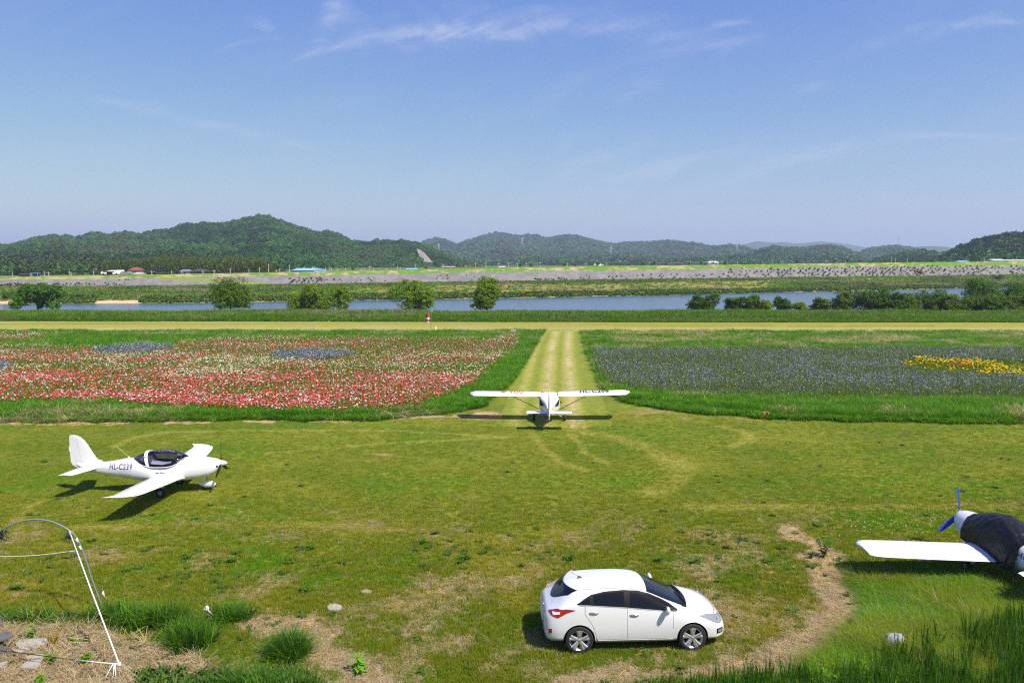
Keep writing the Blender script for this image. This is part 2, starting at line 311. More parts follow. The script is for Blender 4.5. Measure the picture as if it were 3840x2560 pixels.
# ------------------------------------------------------------------ ground sheet; dark box fills the open side, its inner shade put into the colour
def lerp3(a, b, t): return a * (1 - t[..., None]) + np.asarray(b) * t[..., None]
def ground_color(X, Y):
    M = masks(X, Y); a = az(X, Y); px, py = M['px'], M['py']
    n1 = fbm(X, Y, .25, 41, 4); n2 = fbm(X, Y, 1.6, 42, 4); n3 = fbm(X, Y, .06, 43, 3); n4 = fbm(X, Y, .55, 44, 5, .6)
    c = np.zeros(X.shape + (3,)); c[:] = (.062, .090, .012)
    c = lerp3(c, (.100, .118, .018), sstep(.4, .68, n1) * .8); c = lerp3(c, (.040, .078, .010), sstep(.5, .75, n2) * .5)
    # mowing bands of the field
    band = .5 + .5 * np.sin(Y * 1.25 + X * .03 + 2.5 * n3); c = lerp3(c, (.105, .128, .022), band * .28 * sstep(24, 30, Y))
    # foreground: thinner, straw-coloured
    fore = 1 - sstep(20.5, 31, Y + 3.5 * (n1 - .5)); c = lerp3(c, (.120, .125, .026), fore * .55)
    dry = fore * sstep(.50, .68, n4 * .75 + n2 * .25) ; c = lerp3(c, (.300, .225, .105), dry * .8)
    for pts, w in ARCS:
        d = distline(X, Y, pts); c = lerp3(c, (.165, .165, .055), (1 - sstep(w * .4, w * 1.2, d + (n2 - .5) * .5)) * .5)
    # bare straw paths and dirt
    dp = distline(X, Y, PATH_R) + (fbm(X, Y, 1.3, 51, 4) - .5) * 1.6; c = lerp3(c, (.36, .25, .135), 1 - sstep(.25, .62, dp))
    dp = distline(X, Y, PATH_L) + (fbm(X, Y, 1.5, 52, 4) - .5) * 1.2; c = lerp3(c, (.40, .28, .14), 1 - sstep(.28, .6, dp))
    dp = distline(X, Y, [(2940, 2180), (2900, 2110), (3010, 2160)]) + (fbm(X, Y, 1.3, 53, 4) - .5) * 1.4; c = lerp3(c, (.36, .25, .135), 1 - sstep(.1, .4, dp))
    dirt = inpoly(px + (n2 - .5) * 80, py + (n2 - .5) * 60, DIRT_BL) & (Y > 0)
    dcol = lerp3(np.zeros(X.shape + (3,)) + np.array((.30, .22, .15)), (.20, .165, .12), sstep(.4, .65, n4)); dcol = lerp3(dcol, (.40, .29, .15), sstep(.55, .8, n2) * .7)
    c = np.where(dirt[..., None], dcol, c)
    # dry rim in front of the flower beds
    rim = (np.abs(py - np.interp(px, [0, 600, 1300, 1700, 1900], [1582, 1578, 1572, 1552, 1560]) + (n2 - .5) * 16) < 10) & (px < 1960) & (fbm(X, Y, .7, 61, 3) > .42)
    c = np.where(rim[..., None], np.array((.33, .24, .13)), c)
    for (ex, ey, rx, ry) in [(1760, 1560, 170, 22), (2230, 1530, 30, 20), (2500, 1552, 150, 22), (2700, 1572, 160, 12), (3000, 1572, 90, 7), (3800, 1590, 200, 6)]:
        k = np.clip(1.2 - np.sqrt(((px - ex) / rx) ** 2 + ((py - ey) / ry) ** 2), 0, 1) * sstep(.42, .6, n2 * .6 + n4 * .4); c = lerp3(c, (.34, .25, .135), k)
    for (ex, ey, rx, ry) in [(1253, 2230, 110, 22), (1750, 2240, 120, 20), (1800, 2440, 130, 30), (640, 2220, 220, 14), (3480, 2120, 20, 10), (3560, 1880, 26, 5), (2540, 2130, 60, 14), (1500, 1985, 130, 8), (2020, 1958, 70, 5), (1430, 1705, 50, 5), (60, 2230, 300, 30)]:
        k = np.clip(1.3 - np.sqrt(((px - ex) / rx) ** 2 + ((py - ey) / ry) ** 2), 0, 1) * sstep(.38, .55, n2 * .5 + n4 * .5); c = lerp3(c, (.33, .24, .125), k * .9)
    # mown strips
    sy = .5 + .5 * np.sin(Y * 2.2 + n3 * 4); rc = lerp3(np.zeros(X.shape + (3,)) + np.array((.175, .182, .052)), (.150, .160, .040), sy * .7)
    rc = lerp3(rc, (.27, .25, .10), sstep(.5, .72, n1) * .6)
    streak = fbm(X, Y * 14, .05, 71, 3); rc = lerp3(rc, (.10, .125, .026), sstep(.55, .66, streak) * .7)
    drk = ((py > 1209) & (py < 1219 + 3 * (n1 - .5)) ) * .55 + ((py > 1219) & (py < 1226) & (((px > 2300) & (px < 2905)) | ((px > 2950) & (px < 3130)) | ((px > 3165) & (px < 3505)))) * .7; rc = lerp3(rc, (.10, .115, .022), np.clip(drk, 0, 1) * (.6 + .4 * n2)); rc = lerp3(rc, (.30, .27, .13), ((py < 1206) | ((py > 1228) & (py < 1234))) * .6); c = np.where(M['runway'][..., None], rc, c)
    xc = np.interp(Y, [44, 58.8, 85, 106], [(G(1600 + 480, 1575)[0]), G(2085, 1440)[0], G(2095, 1305)[0], G(2110, 1245)[0]])
    sx = X - xc; tr = np.exp(-((np.abs(sx - .2) - .85) / .45) ** 2) + .5 * np.exp(-((sx + 2.3) / .3) ** 2)
    sc_ = lerp3(np.zeros(X.shape + (3,)) + np.array((.104, .132, .026)), (.36, .32, .15), np.clip(tr * (.55 + n1 * .8), 0, 1) * .9); sc_ = lerp3(sc_, (.08, .105, .018), sstep(.5, .7, n2) * .4)
    c = np.where((M['strip'] & ~M['runway'])[..., None], sc_, c)
    # beds and tall grass floors
    c = np.where((M['flower'] | M['yellow'])[..., None], np.array((.075, .098, .016)), c); c = np.where((M['corn'] | M['blue'])[..., None], np.array((.04, .065, .022)), c)
    c = np.where(M['tall'][..., None], np.array((.035, .085, .010)), c); c = np.where(M['far'][..., None], np.array((.045, .09, .012)), c)
    c = np.where(M['dryband'][..., None], np.array((.20, .19, .07)), c)
    c = np.where((M['reed'])[..., None], np.array((.05, .085, .018)), c)
    # beyond the river
    sh, fy = shoreY(a), footY(a); g = lerp3(np.zeros(X.shape + (3,)) + np.array((.055, .105, .020)), (.150, .150, .050), sstep(.42, .62, fbm(X, Y, .035, 81, 4)))
    g = lerp3(g, (.035, .075, .014), sstep(.55, .7, fbm(X, Y, .09, 82, 4)) * .8); g = lerp3(g, (.33, .28, .15), sstep(.64, .70, fbm(X, Y * 2, .03, 83, 4)) * .7)
    mead = ((px > 1280) & (px < 2900) & (Y > sh + 12) & (Y < fy - 22)); g = lerp3(g, (.160, .155, .036), mead * .85)
    sandp = ((px > 3150) & (px < 3450) & (np.abs(Y - (fy - 22) + (n1 - .5) * 12) < 8)) | ((px > 355) & (px < 530) & (Y < sh + 7 + (n1 - .5) * 5)) | ((px > 745) & (px < 800) & (Y < sh + 8)) | ((px < 60) & (Y < sh + 8)) | ((px > 950) & (px < 1150) & (np.abs(Y - sh - 33) < 9))
    g = lerp3(g, (.42, .33, .21), sandp * .9)
    c = np.where((Y > 170)[..., None], g, c)
    st = lerp3(np.zeros(X.shape + (3,)) + np.array((.165, .158, .165)), (.125, .122, .130), sstep(.4, .6, fbm(X, Y, .3, 91, 5, .7))); st = lerp3(st, (.20, .19, .185), sstep(.6, .75, fbm(X, Y, .8, 92, 4)))
    up = (Y - fy) / 14.0; edge = 0.72 + (fbm(X, Y, .12, 93, 3) - .5) * .10
    ramp_l = (px > 600) & (px < 1010) & (np.abs(up - np.interp(px, [600, 1010], [.68, .06])) < .10)
    c = np.where(((up > -.02) & (up < edge) & ~ramp_l)[..., None], st, c)
    crest = lerp3(np.zeros(X.shape + (3,)) + np.array((.060, .125, .018)), (.27, .235, .14), sstep(.50, .60, .5 * fbm(X, Y * 1.4, .13, 95, 4, .65) + .5 * fbm(X, Y * 2, .5, 96, 3) + .05 * (px < 1500) + .10 * (up > 1.0) - .04)); c = np.where(((up >= edge) & (up < 3.6) & (Y > 200))[..., None], crest, c)
    c = np.where((ramp_l & (Y > 200))[..., None], np.array((.10, .14, .03)), c)
    c = np.where((up >= 1.5)[..., None] & (up < 2.0)[..., None], np.array((.32, .29, .24)), c)
    c = np.where((up >= 3.6)[..., None], np.array((.05, .085, .03)), c)
    return c
rows = np.concatenate([np.arange(-12, 13, 1.0), np.arange(13, 30, .11), np.arange(30, 50, .2), np.arange(50, 125, .5), np.arange(125, 180, 1.5), np.arange(180, 430, 1.0), np.geomspace(430, 12000, 40)])
cols = np.concatenate([np.linspace(-2.2, -.72, 30)[:-1], np.linspace(-.72, .72, 620), np.linspace(.72, 2.2, 30)[1:]])
YY, CC = np.meshgrid(rows, cols, indexing='ij'); XX = CC * (np.maximum(YY, 0) + np.where(YY < 60, 4, 4))
ZZ = zg(XX, YY)
nr, nc = XX.shape; idx = np.arange(nr * nc).reshape(nr, nc)
faces = np.stack([idx[:-1, :-1], idx[:-1, 1:], idx[1:, 1:], idx[1:, :-1]], -1).reshape(-1, 4)
def ground_material():
    m = bpy.data.materials.new('ground_cover'); m.use_nodes = True; nt = m.node_tree; N, L = nt.nodes, nt.links; b = N['Principled BSDF']
    b.inputs['Roughness'].default_value = .9; b.inputs['Specular IOR Level'].default_value = .15
    at = N.new('ShaderNodeAttribute'); at.attribute_name = 'Col'; t = N.new('ShaderNodeTexCoord')
    def nz(scale, det, rough=.6):
        n = N.new('ShaderNodeTexNoise'); n.inputs['Scale'].default_value = scale; n.inputs['Detail'].default_value = det; n.inputs['Roughness'].default_value = rough
        L.new(t.outputs['Object'], n.inputs['Vector']); return n.outputs['Fac']
    def mr(src, a, b_, c, d):
        r = N.new('ShaderNodeMapRange'); r.inputs[1].default_value = a; r.inputs[2].default_value = b_; r.inputs[3].default_value = c; r.inputs[4].default_value = d; L.new(src, r.inputs[0]); return r.outputs[0]
    fine_, mid_ = nz(22, 5, .75), nz(2.2, 6, .7)
    k1 = mr(fine_, .3, .7, .55, 1.5); k2 = mr(mid_, .3, .7, .75, 1.3)
    v = N.new('ShaderNodeVectorMath'); v.operation = 'SCALE'; L.new(at.outputs['Color'], v.inputs[0]); L.new(k1, v.inputs['Scale'])
    v2 = N.new('ShaderNodeVectorMath'); v2.operation = 'SCALE'; L.new(v.outputs[0], v2.inputs[0]); L.new(k2, v2.inputs['Scale'])
    L.new(v2.outputs[0], b.inputs['Base Color'])
    bp = N.new('ShaderNodeBump'); bp.inputs['Strength'].default_value = .8; bp.inputs['Distance'].default_value = .06; L.new(fine_, bp.inputs['Height']); L.new(bp.outputs[0], b.inputs['Normal'])
    return m
gme = mkmesh('ground', np.stack([XX, YY, ZZ], -1).reshape(-1, 3), faces, ground_material(), True)
gc = np.ones((nr * nc, 4), np.float32); gc[:, :3] = ground_color(XX, YY).reshape(-1, 3); gr = sstep(.92, 1.12, gc[:, 1] / np.maximum(gc[:, 0], 1e-4))[:, None]; gry = (sstep(.75, .92, gc[:, 2] / np.maximum(gc[:, 0], 1e-4)))[:, None]; gc[:, :3] *= gr * np.array((1.72, 1.58, .85)) + (1 - gr) * (np.array((1.22, 1.13, 1.02)) * (1 - gry) + gry * np.array((1.05, 1.05, 1.05)))
ca = gme.color_attributes.new('Col', 'FLOAT_COLOR', 'POINT'); ca.data.foreach_set('color', gc.ravel())
tag(link('ground', gme), 'mown airfield grass, flower plots and river banks', None, None, 'structure')

# river
def water_material():
    m = mat('river_water', (.055, .095, .165), .06, spec=.5, ior=1.33); nt = m.node_tree; N, L = nt.nodes, nt.links; b = N['Principled BSDF']
    t = N.new('ShaderNodeTexCoord'); mp = N.new('ShaderNodeMapping'); mp.inputs['Scale'].default_value = (.35, 1.2, 1); L.new(t.outputs['Object'], mp.inputs[0])
    n = N.new('ShaderNodeTexNoise'); n.inputs['Scale'].default_value = 1.6; n.inputs['Detail'].default_value = 5; n.inputs['Roughness'].default_value = .65; L.new(mp.outputs[0], n.inputs['Vector'])
    bp = N.new('ShaderNodeBump'); bp.inputs['Strength'].default_value = .35; bp.inputs['Distance'].default_value = .10; L.new(n.outputs['Fac'], bp.inputs['Height']); L.new(bp.outputs[0], b.inputs['Normal'])
    n2 = N.new('ShaderNodeTexNoise'); n2.inputs['Scale'].default_value = .05; mp2 = N.new('ShaderNodeMapping'); mp2.inputs['Scale'].default_value = (.3, 2, 1); L.new(t.outputs['Object'], mp2.inputs[0]); L.new(mp2.outputs[0], n2.inputs['Vector'])
    r = N.new('ShaderNodeMapRange'); r.inputs[3].default_value = .12; r.inputs[4].default_value = .24; L.new(n2.outputs['Fac'], r.inputs[0]); L.new(r.outputs[0], b.inputs['Roughness'])
    return m
tag(mesh('river', [(-900, 130, -1.5), (900, 130, -1.5), (900, 480, -1.5), (-900, 480, -1.5)], [(0, 1, 2, 3)], water_material()), 'calm blue river crossing behind the field', None, None, 'structure')

# ------------------------------------------------------------------ hills
def hill_mat(name, c1, c2, scale, bump):
    m = bpy.data.materials.new(name); m.use_nodes = True; nt = m.node_tree; N, L = nt.nodes, nt.links; b = N['Principled BSDF']; b.inputs['Roughness'].default_value = .9; b.inputs['Specular IOR Level'].default_value = .1
    t = N.new('ShaderNodeTexCoord'); vo = N.new('ShaderNodeTexVoronoi'); vo.inputs['Scale'].default_value = scale; L.new(t.outputs['Object'], vo.inputs['Vector'])
    n = N.new('ShaderNodeTexNoise'); n.inputs['Scale'].default_value = scale * .12; n.inputs['Detail'].default_value = 6; n.inputs['Roughness'].default_value = .65; L.new(t.outputs['Object'], n.inputs['Vector'])
    r = N.new('ShaderNodeValToRGB'); r.color_ramp.elements[0].position = .38; r.color_ramp.elements[1].position = .62; r.color_ramp.elements[0].color = (*c1, 1); r.color_ramp.elements[1].color = (*c2, 1)
    L.new(n.outputs['Fac'], r.inputs[0]); L.new(r.outputs[0], b.inputs['Base Color'])
    bp = N.new('ShaderNodeBump'); bp.inputs['Strength'].default_value = 1; bp.inputs['Distance'].default_value = bump; bp.invert = True; L.new(vo.outputs['Distance'], bp.inputs['Height']); L.new(bp.outputs[0], b.inputs['Normal'])
    return m
def c6(p): return [(x / 1.8375, 740 + y / 1.8375) for x, y in p]
def c7(p): return [(1280 + x / 1.8375, 740 + y / 1.8375) for x, y in p]
def c8(p): return [(2560 + x / 1.8375, 740 + y / 1.8375) for x, y in p]
HILLS = [  # name, ridge outline, foot distance, ridge distance, canopy height, relief noise, crown diameter, crown count, style
 ('hill', c6([(-900, 420), (-400, 350), (0, 318), (120, 300), (250, 262), (330, 245), (440, 243), (540, 258), (650, 222), (740, 235), (900, 222), (990, 230), (1080, 205), (1200, 195), (1260, 170), (1400, 155), (1500, 162), (1600, 145), (1700, 118), (1800, 102), (1860, 105), (1950, 145), (2050, 178), (2150, 212), (2200, 235), (2260, 300)]), 560, 1150, 8, 30, 8.5, 6500, 'near'),
 ('hill', c6([(2000, 420), (2150, 260), (2200, 230), (2260, 218)]) + c7([(0, 238), (40, 262), (80, 290), (150, 290), (200, 285), (300, 275), (380, 278), (480, 285), (560, 310), (620, 330), (700, 370), (800, 415), (900, 445), (960, 480)]), 700, 1050, 7, 14, 7.5, 2600, 'near'),
 ('hill', c6([(-900, 440), (-300, 400), (0, 372), (200, 345), (360, 318), (480, 345), (620, 345), (760, 385), (960, 380), (1020, 352), (1180, 345), (1400, 365), (1500, 395), (1620, 405), (1760, 425), (1860, 455), (1940, 495)]), 400, 640, 9, 8, 8.5, 2600, 'olive'),
 ('hill', c7([(480, 420), (540, 320), (600, 285), (640, 275), (690, 275), (800, 318), (870, 290), (960, 260), (1050, 238), (1110, 240), (1200, 255), (1330, 252), (1410, 275), (1480, 268), (1560, 253), (1640, 265), (1750, 295), (1870, 318), (2020, 306), (2180, 303), (2240, 296), (2352, 308)]) + c8([(70, 312), (200, 338), (330, 326), (420, 335), (520, 370), (620, 420)]), 1500, 2900, 8, 90, 12, 5200, 'mid'),
 ('hill', c7([(900, 470), (1100, 440), (1300, 420), (1500, 415), (1700, 400), (1900, 385), (2000, 378), (2150, 395), (2300, 410)]) + c8([(0, 415), (200, 400), (450, 372), (560, 335), (600, 325), (750, 335), (830, 335), (950, 318), (1050, 315), (1130, 345), (1200, 375), (1260, 400), (1300, 440)]), 1050, 1700, 8, 30, 10, 4200, 'mid'),
 ('hill', c7([(1800, 400), (1980, 305), (2060, 298), (2150, 308), (2250, 290), (2352, 298)]) + c8([(100, 330), (400, 328), (510, 302), (600, 312), (700, 308), (780, 318), (950, 303), (1050, 310), (1150, 325), (1250, 342), (1400, 380)]), 3500, 5600, 0, 120, 0, 0, 'purple'),
 ('hill', c8([(1100, 430), (1200, 382), (1280, 342), (1350, 334), (1440, 320), (1520, 327), (1580, 340), (1700, 370), (1800, 420)]), 1500, 2100, 7, 30, 9, 1100, 'mid'),
 ('hill', c8([(1550, 345), (1650, 337), (1700, 335), (1830, 342), (1950, 380)]), 3000, 4200, 0, 40, 0, 0, 'purple'),
 ('hill', c8([(1240, 470), (1330, 404), (1450, 370), (1600, 344), (1650, 342), (1700, 352), (1830, 350), (1950, 360), (2100, 420)]), 700, 950, 8, 10, 7.5, 1300, 'near'),
 ('hill', c8([(1700, 470), (1830, 372), (1860, 338), (1900, 322), (1980, 300), (2050, 248), (2110, 240), (2190, 236), (2200, 224), (2260, 220), (2352, 216), (2800, 170), (3400, 190), (4200, 260)]), 460, 680, 9, 16, 9.5, 1700, 'dark'),
]
hm_near = hill_mat('hillside_near', (.018, .042, .014), (.034, .062, .018), .12, 2.0); hm_mid = hill_mat('hillside_mid', (.022, .050, .022), (.045, .070, .026), .08, 5.0)
hm_far = hill_mat('hillside_far', (.030, .045, .030), (.045, .065, .035), .03, 14.0); m_rock = mat('bare_rock', (.27, .24, .20), .9, bump=(.3, 1, 2), var=(.08, .8, (.16, .17, .12)))
rng = np.random.default_rng(7)
CROWNS = []          # (x,y,z,scale,kind)
HSURF = []
for k, (nm, ridge, d0, d1, can, rel, cd, cnt, sty) in enumerate(HILLS):
    rp = np.array(ridge); u = np.linspace(rp[0, 0], rp[-1, 0], max(60, int((rp[-1, 0] - rp[0, 0]) / 9)))
    ry = np.interp(u, rp[:, 0], rp[:, 1]); t = np.linspace(-.05, 1.45, 64)
    def surf(U_, T_, ridge=rp, d0=d0, d1=d1, can=can, rel=rel, k=k):
        Ry = np.interp(U_, ridge[:, 0], ridge[:, 1]); az_ = (U_ - 1920) / FPX / 1.005
        endf = sstep(ridge[0, 0], ridge[0, 0] + 60, U_) * (1 - sstep(ridge[-1, 0] - 60, ridge[-1, 0], U_))
        D1 = d1 + (d1 - d0) * .35 * (fbm(U_ * .004, U_ * 0, 1, 100 + k, 2) - .5)
        D = d0 + (D1 - d0) * T_; zr = CAMH + D1 * (-SP + (1280 - Ry) / FPX * CP) / (CP + (1280 - Ry) / FPX * SP) - can
        X_, Y_ = az_ * D, D; tt = np.clip(T_, 0, 1); base = 2.0
        prof = tt ** 1.15 * (1.12 - .12 * tt); zz = base + (zr - base) * prof
        zz = zz + rel * (fbm(X_, Y_ * .7, 5.0 / (d1 * .5), 120 + k, 4, .55) - .52) * np.sin(np.pi * tt) ** .8
        back = np.clip(T_ - 1, 0, 1); zz = zz - (zr - base) * back * 1.6
        # the skyline itself must not be overtopped by the slope in front
        lim = CAMH + (zr - CAMH) * (D / D1); zz = np.where(T_ < 1, np.minimum(zz, lim - .5 * (1 - tt)), zz)
        return X_, Y_, zz
    UU, TT = np.meshgrid(u, t, indexing='xy'); hx, hy, hz = surf(UU, TT)
    nr_, nc_ = hx.shape; ii = np.arange(nr_ * nc_).reshape(nr_, nc_); ff = np.stack([ii[:-1, :-1], ii[:-1, 1:], ii[1:, 1:], ii[1:, :-1]], -1).reshape(-1, 4)
    me = mkmesh(nm, np.stack([hx, hy, hz], -1).reshape(-1, 3), ff, {'near': hm_near, 'olive': hm_near, 'dark': hm_near, 'mid': hm_mid, 'purple': hm_far}[sty], True)
    tag(link(nm, me), None, None, None, 'structure'); HSURF.append((surf, rp, d0, d1))
    if cnt:
        cu = rng.uniform(rp[0, 0], rp[-1, 0], cnt * 3); ct = rng.random(cnt * 3) ** .85 * 1.06
        keep = (cu > -260) & (cu < 4100); cu, ct = cu[keep][:cnt], ct[keep][:cnt]
        sx, sy_, sz = surf(cu, ct); s = cd * rng.uniform(.6, 1.25, len(cu)) * (0.9 + .25 * (fbm(sx, sy_, .01, 140, 2) - .5))
        spn = fbm(sx, sy_, .012 if d1 < 1500 else .006, 150 + k, 3)  # patches pick crown tint; dark and pale ones paint in ridge-and-valley shading
        if k == 1:   # bare cut slopes of the quarry
            px_, py_ = topix(sx, sy_, sz); cut = inpoly(px_, py_, [(1560, 935), (1575, 940), (1645, 1005), (1640, 1015), (1580, 1015)]) | inpoly(px_, py_, [(1655, 978), (1668, 980), (1690, 1005), (1672, 1008)])
            sx, sy_, sz, s, spn = sx[~cut], sy_[~cut], sz[~cut], s[~cut], spn[~cut]
        CROWNS.append((sx, sy_, sz, s, spn, sty, d1))

# crowns of the woods, instanced
def leafy_blob(name, m, seed, leaves=420, leaf=.16, flat=.8, core=.86, pine=False, sub=2):
    """unit crown (radius ~.5, standing on z=0 of its centre) of a rough core and many leaf cards"""
    r = random.Random(seed); bm = bmesh.new(); bmesh.ops.create_icosphere(bm, subdivisions=sub, radius=.5 * core)
    lobes = [(Vector((r.gauss(0, 1), r.gauss(0, 1), r.gauss(.2, .8))).normalized(), r.uniform(.5, .95)) for _ in range(7)]
    def rad(d): return .30 + .2 * max(0, max(math.exp(-((1 - d.dot(l)) * 4.5)) * w for l, w in lobes)) / .9 + .05 * math.sin(9 * d.x + seed) * math.sin(8 * d.y) 
    for v in bm.verts: d = v.co.normalized(); v.co = d * rad(d) * core; v.co.z *= flat
    me0 = bpy.data.meshes.new('t'); bm.to_mesh(me0); bm.free()
    V = [tuple(v.co) for v in me0.vertices]; F = [tuple(p.vertices) for p in me0.polygons]; bpy.data.meshes.remove(me0)
    for i in range(leaves):
        d = Vector((r.gauss(0, 1), r.gauss(0, 1), r.gauss(.15, 1))).normalized(); p = d * rad(d) * r.uniform(.82, 1.12); p.z *= flat
        n = (d + Vector((r.gauss(0, .6), r.gauss(0, .6), r.gauss(.3, .6)))).normalized(); a = n.orthogonal().normalized(); a.rotate(Matrix.Rotation(r.uniform(0, 6.28), 3, n)); b = n.cross(a); s = leaf * r.uniform(.5, 1.1)
        if pine: b = b * .5
        k = len(V); V += [tuple(p + a * s * .6), tuple(p + b * s * .5), tuple(p - a * s * .6), tuple(p - b * s * .5)]; F.append((k, k + 1, k + 2, k + 3))
    return mkmesh(name, V, F, m)
def scatter(name, pts, scl, rot, idx, sources):
    """one object that sets out copies of the source meshes at the given points (geometry nodes)"""
    c = bpy.data.collections.new(name + '_kinds')
    for i, me in enumerate(sources):
        o = bpy.data.objects.new('%s_%02d' % (name, i), me); c.objects.link(o)
    n = len(pts); me = bpy.data.meshes.new(name); me.vertices.add(n); me.vertices.foreach_set('co', np.asarray(pts, np.float32).ravel())
    for an, arr in (('scl', scl), ('rot', rot)):
        at = me.attributes.new(an, 'FLOAT_VECTOR', 'POINT'); arr = np.asarray(arr, np.float32)
        if arr.ndim == 1: arr = np.stack([arr] * 3, -1) if an == 'scl' else np.stack([0 * arr, 0 * arr, arr], -1)
        at.data.foreach_set('vector', arr.ravel())
    at = me.attributes.new('kid', 'INT', 'POINT'); at.data.foreach_set('value', np.asarray(idx, np.int32))
    ng = bpy.data.node_groups.new(name, 'GeometryNodeTree'); ng.interface.new_socket('Geometry', in_out='INPUT', socket_type='NodeSocketGeometry'); ng.interface.new_socket('Geometry', in_out='OUTPUT', socket_type='NodeSocketGeometry')
    N, L = ng.nodes, ng.links; gi, go = N.new('NodeGroupInput'), N.new('NodeGroupOutput'); ip = N.new('GeometryNodeInstanceOnPoints'); ci = N.new('GeometryNodeCollectionInfo')
    ci.inputs['Collection'].default_value = c; ci.inputs['Separate Children'].default_value = True; ci.inputs['Reset Children'].default_value = True
    def na(nm, ty):
        q = N.new('GeometryNodeInputNamedAttribute'); q.data_type = ty; q.inputs['Name'].default_value = nm; return [s for s in q.outputs if s.enabled and s.name == 'Attribute'][0]
    er = N.new('FunctionNodeEulerToRotation'); L.new(na('rot', 'FLOAT_VECTOR'), er.inputs[0])
    L.new(gi.outputs[0], ip.inputs['Points']); L.new(ci.outputs[0], ip.inputs['Instance']); ip.inputs['Pick Instance'].default_value = True
    L.new(na('kid', 'INT'), ip.inputs['Instance Index']); L.new(er.outputs[0], ip.inputs['Rotation']); L.new(na('scl', 'FLOAT_VECTOR'), ip.inputs['Scale']); L.new(ip.outputs[0], go.inputs[0])
    o = link(name, me); md = o.modifiers.new('scatter', 'NODES'); md.node_group = ng
    return o
def wood(nm, groups, t): return [leafmat('%s_%d' % (nm, i), g, t, gain=(1.25, 1.45, 1.15)) for i, g in enumerate(groups)]
fm = {'near': wood('wood_leaves', [[(.012, .034, .010), (.018, .045, .012)], [(.020, .055, .012), (.028, .072, .016)], [(.034, .090, .018), (.045, .105, .022)], [(.045, .058, .022), (.060, .068, .028)]], .2),
      'olive': wood('olive_wood_leaves', [[(.016, .030, .008), (.024, .042, .010)], [(.030, .048, .012), (.042, .060, .015)], [(.030, .070, .014), (.050, .088, .018)], [(.050, .052, .020), (.062, .060, .024)]], .2),
      'dark': wood('dark_wood_leaves', [[(.008, .022, .006), (.012, .032, .008)], [(.014, .040, .010), (.020, .052, .012)], [(.024, .066, .014), (.030, .078, .016)], [(.016, .036, .010), (.022, .042, .012)]], .2),
      'mid': wood('distant_wood_leaves', [[(.018, .040, .016), (.024, .050, .018)], [(.026, .062, .022), (.034, .078, .026)], [(.038, .095, .030), (.045, .105, .034)], [(.048, .050, .036), (.055, .055, .038)]], .1)}
for q, (sx, sy_, sz, s, spn, sty, d1) in enumerate(CROWNS):
    big = d1 < 1300
    src = [leafy_blob('crown', fm[sty][i // 2], 10 * q + i, 420 if big else 160, .15 if big else .2, .85, .9, False, 2) for i in range(8)]
    n = len(sx); hs = rng.uniform(.75, 1.15, n)
    o = scatter('forest', np.stack([sx, sy_, sz + s * .30], -1), np.stack([s * 1.25, s * 1.25, s * 1.25 * hs], -1), rng.uniform(0, 6.28, n), np.clip(np.floor((np.clip((spn - .5) * 3.2 + .5, 0, .999) * .65 + .35 * rng.random(n)) * 4), 0, 3).astype(int) * 2 + rng.integers(0, 2, n), src)
    tag(o, None, None, None, 'stuff')
# bamboo wood at the foot of the left hill
bam = leafmat('bamboo_leaves', [(.045, .070, .015), (.065, .092, .020), (.075, .100, .022), (.055, .075, .018)], .3, gain=(1.5, 1.5, 1.0))
def bamboo_mesh(seed):
    r = random.Random(seed); V = []; F = []
    for i in range(260):
        h = r.random() ** .8; w = .30 * (1 - h) ** .6 + .04; p = Vector((r.gauss(0, w * .5), r.gauss(0, w * .5), h)); p.x += .10 * h * h
        d = Vector((r.gauss(0, .35), r.gauss(0, .35), .7)).normalized(); s = Vector((d.y, -d.x, r.gauss(0, .3))).normalized(); L = r.uniform(.07, .14)
        k = len(V); V += [tuple(p), tuple(p + d * L * .5 + s * .025), tuple(p + d * L), tuple(p + d * L * .5 - s * .025)]; F.append((k, k + 1, k + 2, k + 3))
    return mkmesh('bamboo', V, F, bam)
n = 2300; bu = rng.uniform(700 / 1.8375, 1850 / 1.8375, n); bt = rng.random(n); top = np.interp(bu * 1.8375, [700, 850, 1100, 1400, 1600, 1800, 1850], [470, 440, 415, 425, 410, 430, 455]); top = 740 + top / 1.8375
bd = 375 + 60 * bt; lo, hi = 0.0, onY(1920, top, 435.0)[1] - 9; bz = lo + (hi - lo) * bt ** .8; bx = (bu - 1920) / FPX / 1.005 * bd
tag(scatter('bamboo_wood', np.stack([bx, bd, bz], -1), np.stack([rng.uniform(6.5, 9.5, n)] * 3, -1), rng.uniform(0, 6.28, n) * .15, rng.integers(0, 3, n), [bamboo_mesh(i) for i in range(3)]), None, None, None, 'stuff')
# quarry faces on the middle hill
def rock_face(poly, D):
    pts = [onY(x, y, D - (y - 1015) * -.9) for x, y in poly]; V = [(p[0], D - (poly[i][1] - 1015) * -.9, p[1]) for i, p in enumerate(pts)]
    return V
for poly, c in (([(1562, 932), (1575, 936), (1600, 962), (1622, 980), (1645, 1004), (1642, 1016), (1600, 1018), (1582, 1018), (1578, 985), (1570, 955)], m_rock), ([(1657, 979), (1664, 980), (1680, 996), (1688, 1008), (1672, 1009)], mat('pale_rock', (.62, .60, .55), .9, bump=(.3, 1, 2)))):
    mb = MB(); D0 = 760
    fr = [Vector((onY(x, y, D0 + (1018 - y) * 1.1)[0], D0 + (1018 - y) * 1.1, onY(x, y, D0 + (1018 - y) * 1.1)[1])) for x, y in poly]
    mb.loft([[p for p in fr], [p + Vector((0, 60, -4)) for p in fr]]); tag(mb.build('cliff', c), None, None, None, 'structure')
